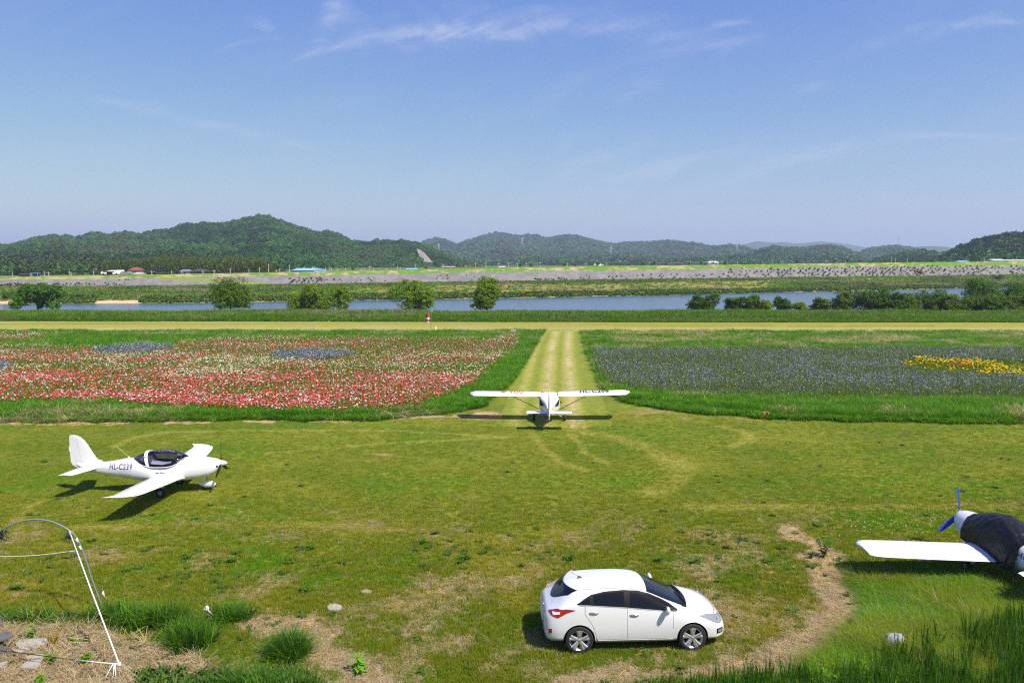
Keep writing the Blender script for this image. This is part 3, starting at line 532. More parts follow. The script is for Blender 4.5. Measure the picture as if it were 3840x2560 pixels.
# ------------------------------------------------------------------ shared paints
white_paint = mat('white_paint', (.80, .80, .80), .22, coat=.6)
car_paint = mat('pearl_white_paint', (.66, .665, .67), .25, coat=1.0)
plane_white = mat('gelcoat_white', (.70, .70, .71), .3, coat=.4)
black_trim = mat('black_plastic', (.010, .010, .011), .6, spec=.2); seam_m = mat('panel_gap', (.30, .30, .31), .7); dark_gap = mat('door_gap', (.10, .10, .11), .8)
glass_dark = mat('tinted_glass', (.006, .007, .012), .06, spec=.32); rubber = mat('tyre_rubber', (.018, .018, .019), .85, bump=(60, .4, .01))
chrome = mat('chrome', (.75, .75, .76), .12, metal=1); alloy = mat('alloy_silver', (.72, .72, .73), .35, metal=.85); steel = mat('grey_steel', (.35, .36, .38), .4, metal=.6)
red_lamp = mat('red_lamp', (.30, .008, .006), .12, coat=1); clear_lamp = mat('clear_lamp', (.34, .35, .37), .12, metal=.4, coat=1)
ink_navy = mat('navy_lettering', (.07, .05, .16), .5); ink_black = mat('black_lettering', (.02, .02, .025), .5); ink_red = mat('red_lettering', (.55, .02, .05), .5)

def pchip(x, y, xq):
    x = np.asarray(x, float); y = np.asarray(y, float); h = np.diff(x); d = np.diff(y) / h; m = np.zeros(len(x))
    for i in range(1, len(x) - 1):
        if d[i - 1] * d[i] > 0:
            w1, w2 = 2 * h[i] + h[i - 1], h[i] + 2 * h[i - 1]; m[i] = (w1 + w2) / (w1 / d[i - 1] + w2 / d[i])
    m[0], m[-1] = d[0], d[-1]; xq = np.clip(xq, x[0], x[-1]); i = np.clip(np.searchsorted(x, xq) - 1, 0, len(h) - 1); t = (xq - x[i]) / h[i]
    return (2 * t**3 - 3 * t**2 + 1) * y[i] + (t**3 - 2 * t**2 + t) * h[i] * m[i] + (-2 * t**3 + 3 * t**2) * y[i + 1] + (t**3 - t**2) * h[i] * m[i + 1]
def text_mesh(name, txt, size, m, place, parent, bold=.0, target=None, spacing=1.0, lift=.004):
    """lettering as a thin real mesh; place(u, v) -> (point, outward normal), dropped on to the target surface"""
    cu = bpy.data.curves.new(name, 'FONT'); cu.body = txt; cu.size = size; cu.align_x = 'LEFT'; cu.offset = bold; cu.space_character = spacing; cu.resolution_u = 4
    to = bpy.data.objects.new(name, cu); COL.objects.link(to); dg = bpy.context.evaluated_depsgraph_get(); me = bpy.data.meshes.new_from_object(to.evaluated_get(dg)); COL.objects.unlink(to); bpy.data.objects.remove(to)
    bm = bmesh.new(); bm.from_mesh(me); bmesh.ops.remove_doubles(bm, verts=bm.verts, dist=1e-5); bmesh.ops.triangulate(bm, faces=bm.faces); bmesh.ops.subdivide_edges(bm, edges=bm.edges[:], cuts=3, use_grid_fill=True); bmesh.ops.triangulate(bm, faces=bm.faces)
    for v in bm.verts:
        p, n = place(v.co.x, v.co.y); p = Vector(p); n = Vector(n)
        if target is not None:
            h = target.ray_cast(p + n * .6, -n)
            if h[0] is not None: p = h[0]
        v.co = p + n * lift
    bm.to_mesh(me); bm.free(); me.materials.clear(); me.materials.append(m); me.name = name
    o = bpy.data.objects.new(name, me); COL.objects.link(o); o.parent = parent; return o
def bvh(*objs):
    vs, fs = [], []
    for o in objs:
        n = len(vs); M = Matrix.Identity(4); p = o
        vs += [tuple(v.co) for v in o.data.vertices]; fs += [tuple(i + n for i in q.vertices) for q in o.data.polygons]
    return BVHTree.FromPolygons(vs, fs)

# ------------------------------------------------------------------ the white hatchback
# x forward from the rear axle, y left, z up: [x, (y,z) at sill, low, mid, belt, rail, crown height]
ST = [(-.800, (.50, .44), (.56, .49), (.58, .56), (.57, .66), (.50, .71), .73), (-.775, (.60, .36), (.68, .44), (.71, .58), (.68, .76), (.58, .83), .86),
      (-.72, (.66, .29), (.76, .39), (.79, .60), (.75, .84), (.60, .92), .955), (-.62, (.69, .25), (.81, .37), (.84, .62), (.795, .93), (.58, 1.00), 1.035), (-.50, (.70, .24), (.84, .36), (.865, .62), (.82, 1.00), (.56, 1.09), 1.135),
      (-.38, (.71, .23), (.855, .36), (.875, .62), (.835, 1.06), (.55, 1.19), 1.25), (-.25, (.72, .22), (.86, .35), (.88, .62), (.84, 1.10), (.56, 1.29), 1.385), (-.12, (.725, .21), (.863, .35), (.885, .62), (.843, 1.12), (.59, 1.36), 1.42), (0, (.73, .21), (.867, .34), (.888, .62), (.845, 1.12), (.61, 1.395), 1.44),
      (.5, (.74, .20), (.867, .32), (.89, .60), (.85, 1.09), (.62, 1.425), 1.475), (1.0, (.74, .20), (.867, .32), (.89, .60), (.85, 1.05), (.62, 1.43), 1.48), (1.4, (.74, .20), (.867, .32), (.89, .60), (.845, 1.02), (.615, 1.40), 1.455),
      (1.7, (.74, .20), (.867, .32), (.889, .60), (.84, 1.00), (.62, 1.30), 1.365), (2.0, (.74, .20), (.867, .32), (.889, .60), (.835, .965), (.64, 1.16), 1.235), (2.25, (.74, .20), (.867, .32), (.889, .60), (.83, .94), (.675, 1.05), 1.12),
      (2.45, (.735, .20), (.866, .32), (.888, .60), (.82, .905), (.70, .975), 1.03), (2.7, (.73, .20), (.865, .32), (.886, .58), (.81, .86), (.69, .915), .965), (3.0, (.71, .20), (.845, .32), (.865, .55), (.785, .785), (.66, .845), .895),
      (3.25, (.66, .20), (.79, .31), (.80, .50), (.72, .69), (.58, .755), .80), (3.40, (.59, .22), (.69, .32), (.70, .46), (.62, .60), (.48, .66), .70), (3.48, (.48, .27), (.57, .34), (.58, .44), (.50, .53), (.40, .58), .60), (3.515, (.36, .33), (.42, .37), (.43, .43), (.38, .48), (.30, .50), .515)]
SX = [s[0] for s in ST]
def car_keys(x):
    k = []
    for j in range(1, 6): k.append((pchip(SX, [s[j][0] for s in ST], x), pchip(SX, [s[j][1] for s in ST], x)))
    top = pchip(SX, [s[6] for s in ST], x); r = k[-1]; k.append((r[0] * .60, r[1] + (top - r[1]) * .70)); k.append((0 * r[0], top)); return k
VK = np.array([0, .08, .26, .52, .72, .86, 1.0])
def car_surf(x, v):
    """x, v arrays -> y, z of the near (left, y>0) half; v 0 sill .. 1 centreline"""
    k = car_keys(np.atleast_1d(np.asarray(x, float))); ys = np.array([q[0] for q in k]); zs = np.array([q[1] for q in k]); v = np.atleast_1d(v); out = np.zeros((2, len(v)))
    for i in range(len(v)): out[0, i] = pchip(VK, ys[:, i], v[i]); out[1, i] = pchip(VK, zs[:, i], v[i])
    return out[0], out[1]
def car_v_at_z(x, z):
    vs = np.linspace(0, .86, 60); y, zz = car_surf(np.full(60, x), vs); return float(np.interp(z, zz, vs))
def build_car():
    root = empty('parked_car', (1.514, 18.51, 0.0), .049); tag(root, 'white five-door hatchback with black windows parked on the grass', 'car')
    xs = np.unique(np.concatenate([np.linspace(-.8, -.6, 14), np.linspace(-.6, 3.2, 150), np.linspace(3.2, 3.515, 18)])); vs = np.concatenate([np.linspace(0, .52, 34), np.linspace(.52, 1, 22)[1:]])
    rings = []
    for x in xs:
        y, z = car_surf(np.full(len(vs), x), vs); half = [Vector((x, a, b)) for a, b in zip(y, z)]
        ring = [Vector((x, 0, half[0].z))] + half + [Vector((p.x, -p.y, p.z)) for p in reversed(half[:-1])]; rings.append(ring)
    mb = MB(); mb.loft(rings, True)
    # cut the wheel arches
    V = [Vector(p) for p in mb.v]; arches = [(0.0, .335, .365), (2.65, .335, .365)]; inside = [None] * len(V)
    for i, p in enumerate(V):
        for (ax, az_, r) in arches:
            if math.hypot(p.x - ax, p.z - az_) < r and abs(p.y) > .55: inside[i] = (ax, az_, r)
    F = [f for f in mb.f if not (all(inside[i] for i in f))]
    for i, q in enumerate(inside):
        if q:
            d = Vector((V[i].x - q[0], V[i].z - q[1]));
            if d.length < 1e-4: d = Vector((0, 1))
            d = d.normalized() * q[2]; V[i] = Vector((q[0] + d.x, V[i].y, q[1] + d.y))
    F = [f for f in F if sum((V[f[(i + 1) % len(f)]] - V[f[i]]).length for i in range(len(f))) > .002]
    mb.v = [tuple(p) for p in V]; mb.f = F; body = mb.build('body', car_paint, root, True)
    # inner arch shells and floor
    liner = MB()
    for (ax, az_, r) in arches:
        for s in (-1, 1):
            ring0 = []; ring1 = []
            for k in range(25):
                a = math.radians(-25 + 230 * k / 24); yy = .875
                ring0.append(Vector((ax + math.cos(a) * (r + .004), s * .868, az_ + math.sin(a) * (r + .004)))); ring1.append(Vector((ax + math.cos(a) * (r + .004), s * .55, az_ + math.sin(a) * (r + .004))))
            liner.loft([ring0, ring1, [Vector((ax, s * .55, az_))] * 25], False, False)
    liner.box((1.3, 0, .24), (3.4, 1.3, .10)); liner.build('wheel_arch_liner', black_trim, root, True)
    def patch(name, m, x0, x1, lo, hi, side, nx=30, nv=14, off=.004, parent=root, thick=True):
        """panel following the flank between the curves lo(x) and hi(x) (heights)"""
        xs_ = np.linspace(x0, x1, nx); P = []
        for x in xs_:
            va, vb = car_v_at_z(x, lo(x)), car_v_at_z(x, hi(x)); vv = np.linspace(va, vb, nv); y, z = car_surf(np.full(nv, x), vv); P.append([Vector((x, side * a, b)) for a, b in zip(y, z)])
        return panel(name, m, P, off, parent)
    def panel(name, m, P, off, parent):
        nx, nv = len(P), len(P[0]); out = []; cen = Vector((1.2, 0, .7))
        for i in range(nx):
            row = []
            for j in range(nv):
                a = P[min(i + 1, nx - 1)][j] - P[max(i - 1, 0)][j]; b = P[i][min(j + 1, nv - 1)] - P[i][max(j - 1, 0)]
                if b.length < 1e-6: b = Vector((0, .2, 1))
                n = a.cross(b);
                if n.length < 1e-9: n = P[i][j] - cen
                n.normalize()
                if n.dot(P[i][j] - cen) < 0: n = -n
                row.append(n)
            out.append(row)
        V = [P[i][j] + out[i][j] * off for i in range(nx) for j in range(nv)] + [P[i][j] - out[i][j] * .006 for i in range(nx) for j in range(nv)]
        F = []; N = nx * nv
        for i in range(nx - 1):
            for j in range(nv - 1): F.append((i * nv + j, (i + 1) * nv + j, (i + 1) * nv + j + 1, i * nv + j + 1))
        bd = [i * nv for i in range(nx)] + [(nx - 1) * nv + j for j in range(1, nv)] + [i * nv + nv - 1 for i in range(nx - 2, -1, -1)] + [j for j in range(nv - 2, 0, -1)]
        for a, b in zip(bd, bd[1:] + bd[:1]): F.append((a, b, b + N, a + N))
        mb_ = MB(); mb_.v = [tuple(p) for p in V]; mb_.f = F; return mb_.build(name, m, parent, True, auto=.7)
    L_ = lambda pts: (lambda x: float(np.interp(x, [p[0] for p in pts], [p[1] for p in pts])))
    belt = L_([(-.05, 1.158), (.2, 1.142), (1.07, 1.075), (1.9, .985), (2.30, .955)]); roofl = L_([(-.02, 1.175), (.10, 1.25), (.28, 1.335), (.6, 1.385), (1.05, 1.405), (1.4, 1.38), (1.65, 1.305), (1.9, 1.195), (2.12, 1.085), (2.30, .972)])
    arch_r = lambda x: (.335 + math.sqrt(max(0, .40**2 - x**2))) if abs(x) < .40 else .33
    arch_f = lambda x: (.335 + math.sqrt(max(0, .41**2 - (x - 2.65)**2))) if abs(x - 2.65) < .41 else .33
    for s in (-1, 1):
        # black window surround, then the doors as proud panels with gaps between, then glass
        patch('window_surround', black_trim, -.05, 2.30, lambda x: belt(x) - .002, lambda x: roofl(x) + .012, s, 60, 10, .003)
        rl = lambda x: max(.335, arch_r(x) + .02 if x < .42 else .335)
        d1 = patch('door', car_paint, .135, 1.112, lambda x: rl(x) + max(0, (.40 - x)) * .75, lambda x: belt(x) - .012, s, 60, 16, .006); tag(d1, 'rear passenger door')
        d2 = patch('door', car_paint, 1.120, 2.18, lambda x: .335 if x < 2.12 else .335 + (x - 2.12) * 3.5, lambda x: belt(x) - .012, s, 50, 16, .006); tag(d2, 'front door')
        patch('sill_trim', car_paint, .44, 2.20, lambda x: .225, lambda x: .315, s, 40, 5, .008)
        patch('door_gap', dark_gap, .125, 2.19, lambda x: rl(x) + max(0, (.40 - x)) * .75 - .004 if x < 1.1 else (.331 if x < 2.12 else .331 + (x - 2.12) * 3.5), lambda x: belt(x) - .006, s, 90, 16, .002)
        patch('window_glass', glass_dark, .02, .245, lambda x: belt(x) + .014, lambda x: max(belt(x) + .016, roofl(x) - .018), s, 16, 6, .007)
        patch('window_glass', glass_dark, .33, 1.045, lambda x: belt(x) + .014, lambda x: roofl(x) - .016, s, 30, 10, .008, d1)
        patch('window_glass', glass_dark, 1.19, 2.16, lambda x: belt(x) + .014, lambda x: roofl(x) - .020, s, 36, 10, .008, d2)
        patch('belt_chrome', chrome, .0, 2.26, lambda x: belt(x) - .010, lambda x: belt(x) + .006, s, 50, 3, .012)
        for (hx, hz_, dd) in ((.33, .975, d1), (1.27, .905, d2)):
            h = MB(); y0 = float(car_surf([hx], [car_v_at_z(hx, hz_)])[0][0]); rr = []
            for k in range(9):
                t = k / 8 * 2 - 1; w = max(.001, math.sqrt(1 - t * t)); rr.append([Vector((hx + t * .118, s * (y0 + .014 + .016 * w + .012 * math.cos(a) * w), hz_ + t * -.006 + .026 * math.sin(a) * w)) for a in [2 * math.pi * q / 10 for q in range(10)]])
            h.loft(rr); h.build('handle', chrome, dd, True)
        # lamps
        tlx = L_([(-.74, .90), (-.62, .86), (-.5, .845), (-.40, .90), (-.22, 1.0)]); 
        tl = patch('tail_lamp', red_lamp, -.69, -.10, L_([(-.69, .935), (-.58, .885), (-.49, .865), (-.30, .975), (-.10, 1.035)]), L_([(-.69, .95), (-.62, .985), (-.5, 1.045), (-.3, 1.065), (-.10, 1.042)]), s, 24, 8, .010)
        patch('lamp_lens', mat('white_lens', (.75, .72, .72), .15, coat=1), -.61, -.45, L_([(-.61, .925), (-.45, .95)]), L_([(-.61, .975), (-.45, 1.005)]), s, 8, 4, .016, tl)
        patch('reflector', red_lamp, -.70, -.63, lambda x: .50, lambda x: .60, s, 6, 5, .012)
        hl = patch('headlamp', clear_lamp, 2.80, 3.40, L_([(2.80, .828), (3.0, .755), (3.2, .655), (3.32, .615), (3.40, .62)]), L_([(2.80, .835), (3.0, .818), (3.2, .765), (3.34, .715), (3.40, .665)]), s, 24, 8, .008)
        patch('lamp_bezel', steel, 2.79, 3.41, L_([(2.79, .826), (3.0, .742), (3.2, .642), (3.32, .602), (3.41, .61)]), L_([(2.79, .838), (3.0, .828), (3.2, .775), (3.34, .725), (3.41, .672)]), s, 24, 8, .004, hl)
        lm = MB(); yb = float(car_surf([3.22], [car_v_at_z(3.22, .69)])[0][0]); lm.lathe([(.001, .0), (.06, .0), (.066, .012), (.045, .02), (.001, .022)], (3.20, s * (yb - .012), .695), 'Y', 16); lm.build('lamp_projector', chrome, hl, True)
        fg = patch('fog_lamp', black_trim, 3.24, 3.40, lambda x: .385, lambda x: .50, s, 8, 6, .008); patch('fog_lens', clear_lamp, 3.27, 3.37, lambda x: .41, lambda x: .475, s, 6, 4, .014, fg)
        # mirror
        mr = MB(); rr = []
        for k in range(11):
            t = k / 10 * 2 - 1; w = max(.02, math.sqrt(max(0, 1 - abs(t)**2.6))); rr.append([Vector((2.03 - .055 * math.cos(a) * w - .05 * t * .2, s * (.985 + t * .105), 1.045 + .092 * math.sin(a) * w + .012 * t)) for a in [2 * math.pi * q / 14 for q in range(14)]])
        mr.loft(rr); mro = mr.build('wing_mirror', car_paint, root, True)
        MB().box((2.06, s * .875, .985), (.09, .09, .035)).build('mirror_arm', black_trim, mro)
    # top surfaces: windscreen, rear window, roof seams
    def top_panel(name, m, x0f, x1f, y0, y1, off, parent=root, n=26):
        P = []
        for i in range(n):
            row = []; ty = y0 + (y1 - y0) * i / (n - 1)
            for j in range(14):
                x = x0f(ty) + (x1f(ty) - x0f(ty)) * j / 13; vv = np.linspace(.60, 1, 60); yy, zz = car_surf(np.full(60, x), vv); v = np.interp(-abs(ty), -yy, vv); zt = float(np.interp(v, vv, zz)); row.append(Vector((x, ty, zt)))
            P.append(row)
        return panel(name, m, P, off, parent)
    top_panel('windscreen', glass_dark, lambda y: 1.655 - .14 * y * y, lambda y: 2.52 - .16 * y * y, -.60, .60, .006)
    top_panel('scuttle', black_trim, lambda y: 2.50 - .16 * y * y, lambda y: 2.64 - .22 * y * y, -.64, .64, .009)
    for (xa, ya, xb, yb) in ((2.56, -.50, 2.46, .12), (2.58, .05, 2.46, .52)):
        pts = []
        for k in range(7):
            t = k / 6; x = xa + (xb - xa) * t; y = ya + (yb - ya) * t; vv = np.linspace(.6, 1, 40); yy, zz = car_surf(np.full(40, x), vv); pts.append((x, y, float(np.interp(np.interp(-abs(y), -yy, vv), vv, zz)) + .022))
        wmb = MB(); wmb.tube(pts, .009, 6); wmb.build('wiper', black_trim, root)
    top_panel('bonnet_gap', dark_gap, lambda y: 3.325 - .34 * y * y, lambda y: 3.337 - .34 * y * y, -.60, .60, .002)
    for s in (-1, 1):
        P = []
        for x in np.linspace(-.22, 1.62, 40):
            y, z = car_surf(np.full(3, x), np.array([.735, .742, .749])); P.append([Vector((x, s * a, b)) for a, b in zip(y, z)])
        panel('roof_seam', seam_m, P, .002, root)
    top_panel('rear_window', glass_dark, lambda y: -.585 + 1.0 * y * y, lambda y: -.235 + .64 * y * y, -.59, .59, .006)
    # roof spoiler over the rear window
    top_panel('roof_spoiler', car_paint, lambda y: -.265 + .66 * y * y, lambda y: .01, -.60, .60, .022)
    top_panel('spoiler_gap', seam_m, lambda y: .012, lambda y: .020, -.62, .62, .003)
    # shark antenna, number plate, rear bumper insert, emblem, grille
    an = MB(); an.tube([(.06, 0, 1.475), (.09, 0, 1.492), (.12, 0, 1.49), (.17, 0, 1.475)], [.012, .02, .018, .006], 8); an.tube([(.10, 0, 1.49), (-.02, 0, 1.56), (-.10, 0, 1.615)], .0045, 5); an.build('antenna', black_trim, root, True)
    MB().box((-.806, 0, .60), (.012, .50, .12)).build('number_plate', mat('plate_white', (.7, .7, .7), .4), root)
    MB().box((-.765, 0, .36), (.07, 1.05, .10)).build('bumper_insert', black_trim, root); MB().tube([(-.775, -.12, .875), (-.775, .12, .875)], .02, 8).build('hatch_handle', chrome, root, True)
    gr = MB(); gr.box((3.495, 0, .50), (.06, .62, .10)); gr.box((3.49, 0, .33), (.05, .80, .12)); gr.build('grille', black_trim, root)
    for bx in (0.0, 2.65):
        for s in (-1, 1):
            w = empty('wheel', (bx, s * .80, .325)); w.parent = root
            ty = MB(); ty.lathe([(.235, -.09), (.30, -.10), (.322, -.085), (.327, -.05), (.327, .05), (.322, .085), (.30, .10), (.235, .09)], (0, 0, 0), 'Y', 48)
            ty.f = [f for f in ty.f if len(f) == 4]; ty.build('tyre', rubber, w, True)
            o = s * .085
            rim = MB(); rim.lathe([(.236, o * 1.08), (.246, o * 1.0), (.246, o * .8), (.222, o * .55), (.20, -o * .5)], (0, 0, 0), 'Y', 48); rim.f = [f for f in rim.f if len(f) == 4]
            for k in range(5):
                a0 = 2 * math.pi * k / 5 + .3
                for dd in (-.16, .16):
                    a = a0; rings = []
                    for t in (0, .25, .5, .75, 1):
                        r = .045 + .192 * t; aa = a + dd * (.25 + .75 * t) * 1.15; wd = .030 + .010 * (1 - t) + .006 * t; yy = o * (.72 + .25 * t)
                        c = Vector((math.cos(aa) * r, yy, math.sin(aa) * r)); tn = Vector((-math.sin(aa), 0, math.cos(aa)))
                        rings.append([c - tn * wd, c - tn * wd * .6 + Vector((0, o * .16, 0)), c + tn * wd * .6 + Vector((0, o * .16, 0)), c + tn * wd, c - Vector((0, o * .3, 0))])
                    rim.loft(rings)
            rim.lathe([(.001, o * 1.02), (.028, o * 1.0), (.05, o * .85), (.055, o * .5)], (0, 0, 0), 'Y', 20); rim.build('rim', alloy, w, True, auto=.8)
            MB().lathe([(.001, -o * .1), (.15, -o * .1), (.15, -o * .3), (.001, -o * .3)], (0, 0, 0), 'Y', 32).build('brake_disc', mat('dark_steel', (.05, .05, .055), .5, metal=.5) if 'dark_steel' not in bpy.data.materials else bpy.data.materials['dark_steel'], w)
            for k in range(5):
                a = 2 * math.pi * k / 5; MB().lathe([(.001, o * .98), (.008, o * .98), (.008, o * .8)], (math.cos(a) * .038, 0, math.sin(a) * .038), 'Y', 8).build('wheel_nut', steel, w)
build_car()
# ------------------------------------------------------------------ aircraft
def ellring(x, yc, w, zt, zb, n=28, p=2.3, q=None):
    """superellipse section at station x: half width w, top zt, bottom zb"""
    zc, h = (zt + zb) / 2, (zt - zb) / 2; out = []
    for k in range(n):
        a = 2 * math.pi * k / n; c, s = math.cos(a), math.sin(a); pp = p if s > 0 else (q or p)
        out.append(Vector((x, yc + w * math.copysign(abs(c) ** (2 / pp), c), zc + h * math.copysign(abs(s) ** (2 / pp), s))))
    return out
def airfoil(c, th, n=14):
    """list of (chordwise from leading edge 0..c backwards, z)"""
    up = []; lo = []
    for i in range(n + 1):
        t = .5 - .5 * math.cos(math.pi * i / n); y = 5 * th * (.2969 * math.sqrt(t) - .126 * t - .3516 * t * t + .2843 * t**3 - .1036 * t**4); cb = .04 * 4 * t * (1 - t)
        up.append((t * c, (y + cb) * c)); lo.append((t * c, (-y + cb) * c))
    return up + lo[::-1][1:-1]
def wing(stns, n=14):
    """stns: (y, x_leading, z, chord, thickness)"""
    mb = MB(); mb.loft([[Vector((xl - cx, y, z + cz)) for cx, cz in airfoil(c, th, n)] for (y, xl, z, c, th) in stns]); return mb
def low_wing_plane(loc, rz, label, variant):
    root = empty('light_aircraft', (loc[0], loc[1], 0), rz); tag(root, label, 'aeroplane'); root.rotation_euler[0] = -.014 if variant == 'open' else 0
    T = (lambda x: x) if variant == 'open' else (lambda x: x if x > 2.6 else 2.6 - (2.6 - x) * .58)
    W = plane_white
    F = [(-.02, .03, 1.16, 1.08), (.20, .06, 1.17, .95), (.62, .12, 1.185, .80), (1.1, .20, 1.20, .70), (1.6, .31, 1.27, .62), (2.05, .42, 1.34, .56), (2.4, .49, 1.32, .50), (2.9, .545, 1.22, .47), (3.4, .56, 1.15, .46), (3.9, .56, 1.24, .46), (4.25, .54, 1.36, .47), (4.7, .49, 1.37, .51), (5.1, .42, 1.33, .60), (5.35, .34, 1.29, .70), (5.5, .24, 1.24, .85), (5.56, .16, 1.21, .96)]
    fx = [f[0] for f in F]; rings = []
    for x in np.linspace(-.02, 5.56, 90):
        w, zt, zb = (float(pchip(fx, [f[k] for f in F], x)) for k in (1, 2, 3)); rings.append(ellring(T(x), 0, w, zt, zb, 36, 2.15, 2.9))
    mb = MB(); mb.loft(rings); fus = mb.build('fuselage', W, root, True, auto=1.0)
    # wing halves
    for s in (1, -1):
        if variant == 'open': st = [(.40, 4.36, .62, 1.40, .15), (.75, 4.25, .66, 1.26, .14), (2.2, 4.16, .77, 1.14, .13), (3.5, 4.07, .875, .98, .12), (3.9, 3.98, .905, .86, .12), (4.12, 3.76, .925, .70, .11), (4.25, 3.46, .945, .48, .10), (4.32, 3.12, .955, .22, .10)]
        else: st = [(.35, 4.36, .60, 1.50, .15), (.75, 4.22, .62, 1.42, .14), (2.2, 4.19, .70, 1.40, .13), (3.6, 4.16, .78, 1.36, .12), (3.9, 4.12, .80, 1.31, .12), (4.04, 4.04, .81, 1.20, .11), (4.14, 3.92, .82, 1.05, .10), (4.20, 3.78, .825, .86, .08)]
        w = wing([(s * y, xl, z, c, th) for (y, xl, z, c, th) in st]); wo = w.build('wing', W, root, True, auto=.9)
        bt = bvh(wo); g = MB()
        te = lambda y: float(np.interp(y, [q[0] for q in st], [q[1] - q[3] for q in st])); ch = lambda y: float(np.interp(y, [q[0] for q in st], [q[3] for q in st]))
        for (ya, yb) in ((.85, 2.35), (2.40, 3.75)):
            line = [(te(ya), ya), (te(ya) + .24 * ch(ya), ya)] + [(te(y) + .24 * ch(y), y) for y in np.linspace(ya, yb, 10)] + [(te(yb), yb)]; pts = []
            for (x, y) in line:
                h = bt.ray_cast(Vector((x + .004, s * y, 2)), Vector((0, 0, -1)))
                if h[0] is not None: pts.append(h[0] + Vector((0, 0, .001)))
            g.tube(pts, .004, 4, False)
        g.build('aileron_gap', seam_m, wo)
        # tailplane
        zt_ = .97 if variant == 'open' else .90
        tp = wing([(s * .06, T(.86), zt_, .80, .09), (s * .5, T(.70), zt_, .74, .09), (s * (1.15 if variant == 'open' else .98), T(.46), zt_, .58 if variant == 'open' else .40, .09), (s * (1.25 if variant == 'open' else 1.07), T(.33), zt_, .42 if variant == 'open' else .2, .08)]); tp.build('tailplane', W, root, True, auto=.9)
        # main wheel
        lg = MB(); lg.tube([(3.55, s * .42, .55), (3.57, s * .80, .33), (3.58, s * .93, .20)], [.05, .035, .03], 8); lo = lg.build('landing_leg', W, root, True)
        wh = MB(); wh.lathe([(.05, -.055), (.15, -.065), (.185, -.04), (.185, .04), (.15, .065), (.05, .055)], (3.58, s * .98, .185), 'Y', 24); who = wh.build('main_wheel', rubber, root, True)
        MB().lathe([(.001, -.058), (.085, -.060), (.085, .060), (.001, .058)], (3.58, s * .98, .185), 'Y', 16).build('hub', steel, who)
    # fin with rudder
    if variant == 'open':
        fin = MB(); prof = [(.0, 1.10, .60, .06), (.0, 1.2, .80, .055), (.2, 1.45, .52, .05), (.3, 1.8, .36, .045)]
        rows = [(1.10, 1.02, -.0), (1.20, .90, -.16), (1.35, .76, -.235), (1.60, .60, -.24), (1.85, .46, -.245), (2.05, .32, -.248), (2.18, .18, -.25), (2.25, .04, -.25), (2.275, -.08, -.25)]
        rings = []
        for (z, xl, xt) in rows:
            c = xl - xt; rings.append([Vector((xl - cx, cz, z)) for cx, cz in [(a, b - .04 * 4 * (a / c) * (1 - a / c) * c) for a, b in airfoil(c, .085)]])
        fin.loft(rings); fo = fin.build('fin', W, root, True, auto=.9)
        rd = MB(); rings = []
        for (z, xl, xt) in [(.97, .24, .0), (1.08, .20, -.18), (1.20, .17, -.245), (1.6, .09, -.262), (2.0, -.0, -.268), (2.20, -.06, -.268)]:
            c = xl - xt; rings.append([Vector((xl, .018, z)), Vector((xt, .004, z)), Vector((xt, -.004, z)), Vector((xl, -.018, z))])
        rd.loft(rings); rd.build('rudder', W, root, False)
        gp = MB(); gp.tube([(.245, .030, 1.02), (.19, .03, 1.2), (.02, .022, 2.12)], .004, 4, False); gp.tube([(.245, -.034, 1.02), (.19, -.034, 1.2), (.02, -.024, 2.12)], .004, 4, False); gp.build('rudder_gap', seam_m, fo)
        MB().box((-.27, 0, 1.72), (.05, .012, .20)).build('trim_tab', W, root)
        # canopy: clear shell, white hoop, interior
        cg = bpy.data.materials.new('canopy_glass'); cg.use_nodes = True; gn = cg.node_tree; gn.nodes.clear(); go_ = gn.nodes.new('ShaderNodeOutputMaterial'); gt = gn.nodes.new('ShaderNodeBsdfTransparent'); gt.inputs[0].default_value = (.60, .59, .68, 1)
        gg = gn.nodes.new('ShaderNodeBsdfGlossy'); gg.inputs['Roughness'].default_value = .03; gf = gn.nodes.new('ShaderNodeFresnel'); gf.inputs[0].default_value = 1.45; gm = gn.nodes.new('ShaderNodeMixShader'); gn.links.new(gf.outputs[0], gm.inputs[0]); gn.links.new(gt.outputs[0], gm.inputs[1]); gn.links.new(gg.outputs[0], gm.inputs[2]); gn.links.new(gm.outputs[0], go_.inputs[0]); cr_ = []
        CF = [(2.22, .10, 1.36, 1.33), (2.5, .33, 1.50, 1.20), (2.85, .47, 1.60, 1.10), (3.2, .53, 1.655, 1.07), (3.45, .54, 1.665, 1.07), (3.8, .52, 1.60, 1.10), (4.05, .42, 1.50, 1.20), (4.24, .24, 1.40, 1.32)]
        cxs = [f[0] for f in CF]
        def cring(x, grow=0.0, n=22):
            w, zt, zb = (float(pchip(cxs, [f[k] for f in CF], x)) for k in (1, 2, 3)); w += grow; zt += grow
            return [Vector((x, w * math.copysign(abs(math.cos(a)) ** .85, math.cos(a)), zb + (zt - zb) * math.sin(a) ** .9)) for a in [math.pi * k / (n - 1) for k in range(n)]]
        cm = MB(); cm.loft([cring(x) for x in np.linspace(2.22, 4.24, 34)], False, False); cano = cm.build('canopy', cg, root, True)
        hp = MB(); hoop = cring(2.86, .012); hoop2 = cring(3.02, .012)
        fr1 = [Vector((p.x - .10 + .34 * (1.65 - p.z) * .9, p.y, p.z)) for p in cring(2.86, .008)]
        hp.loft([[p + Vector((-.065, 0, 0)), p + Vector((-.06, 0, 0)) + (p - Vector((p.x, 0, 1.1))).normalized() * .02, p + Vector((.06, 0, 0)) + (p - Vector((p.x, 0, 1.1))).normalized() * .02, p + Vector((.065, 0, 0)), p + Vector((0, 0, 0)) - (p - Vector((p.x, 0, 1.1))).normalized() * .02] for p in fr1], False); hp.build('canopy_frame', W, root, True, auto=.8)
        rim = MB()
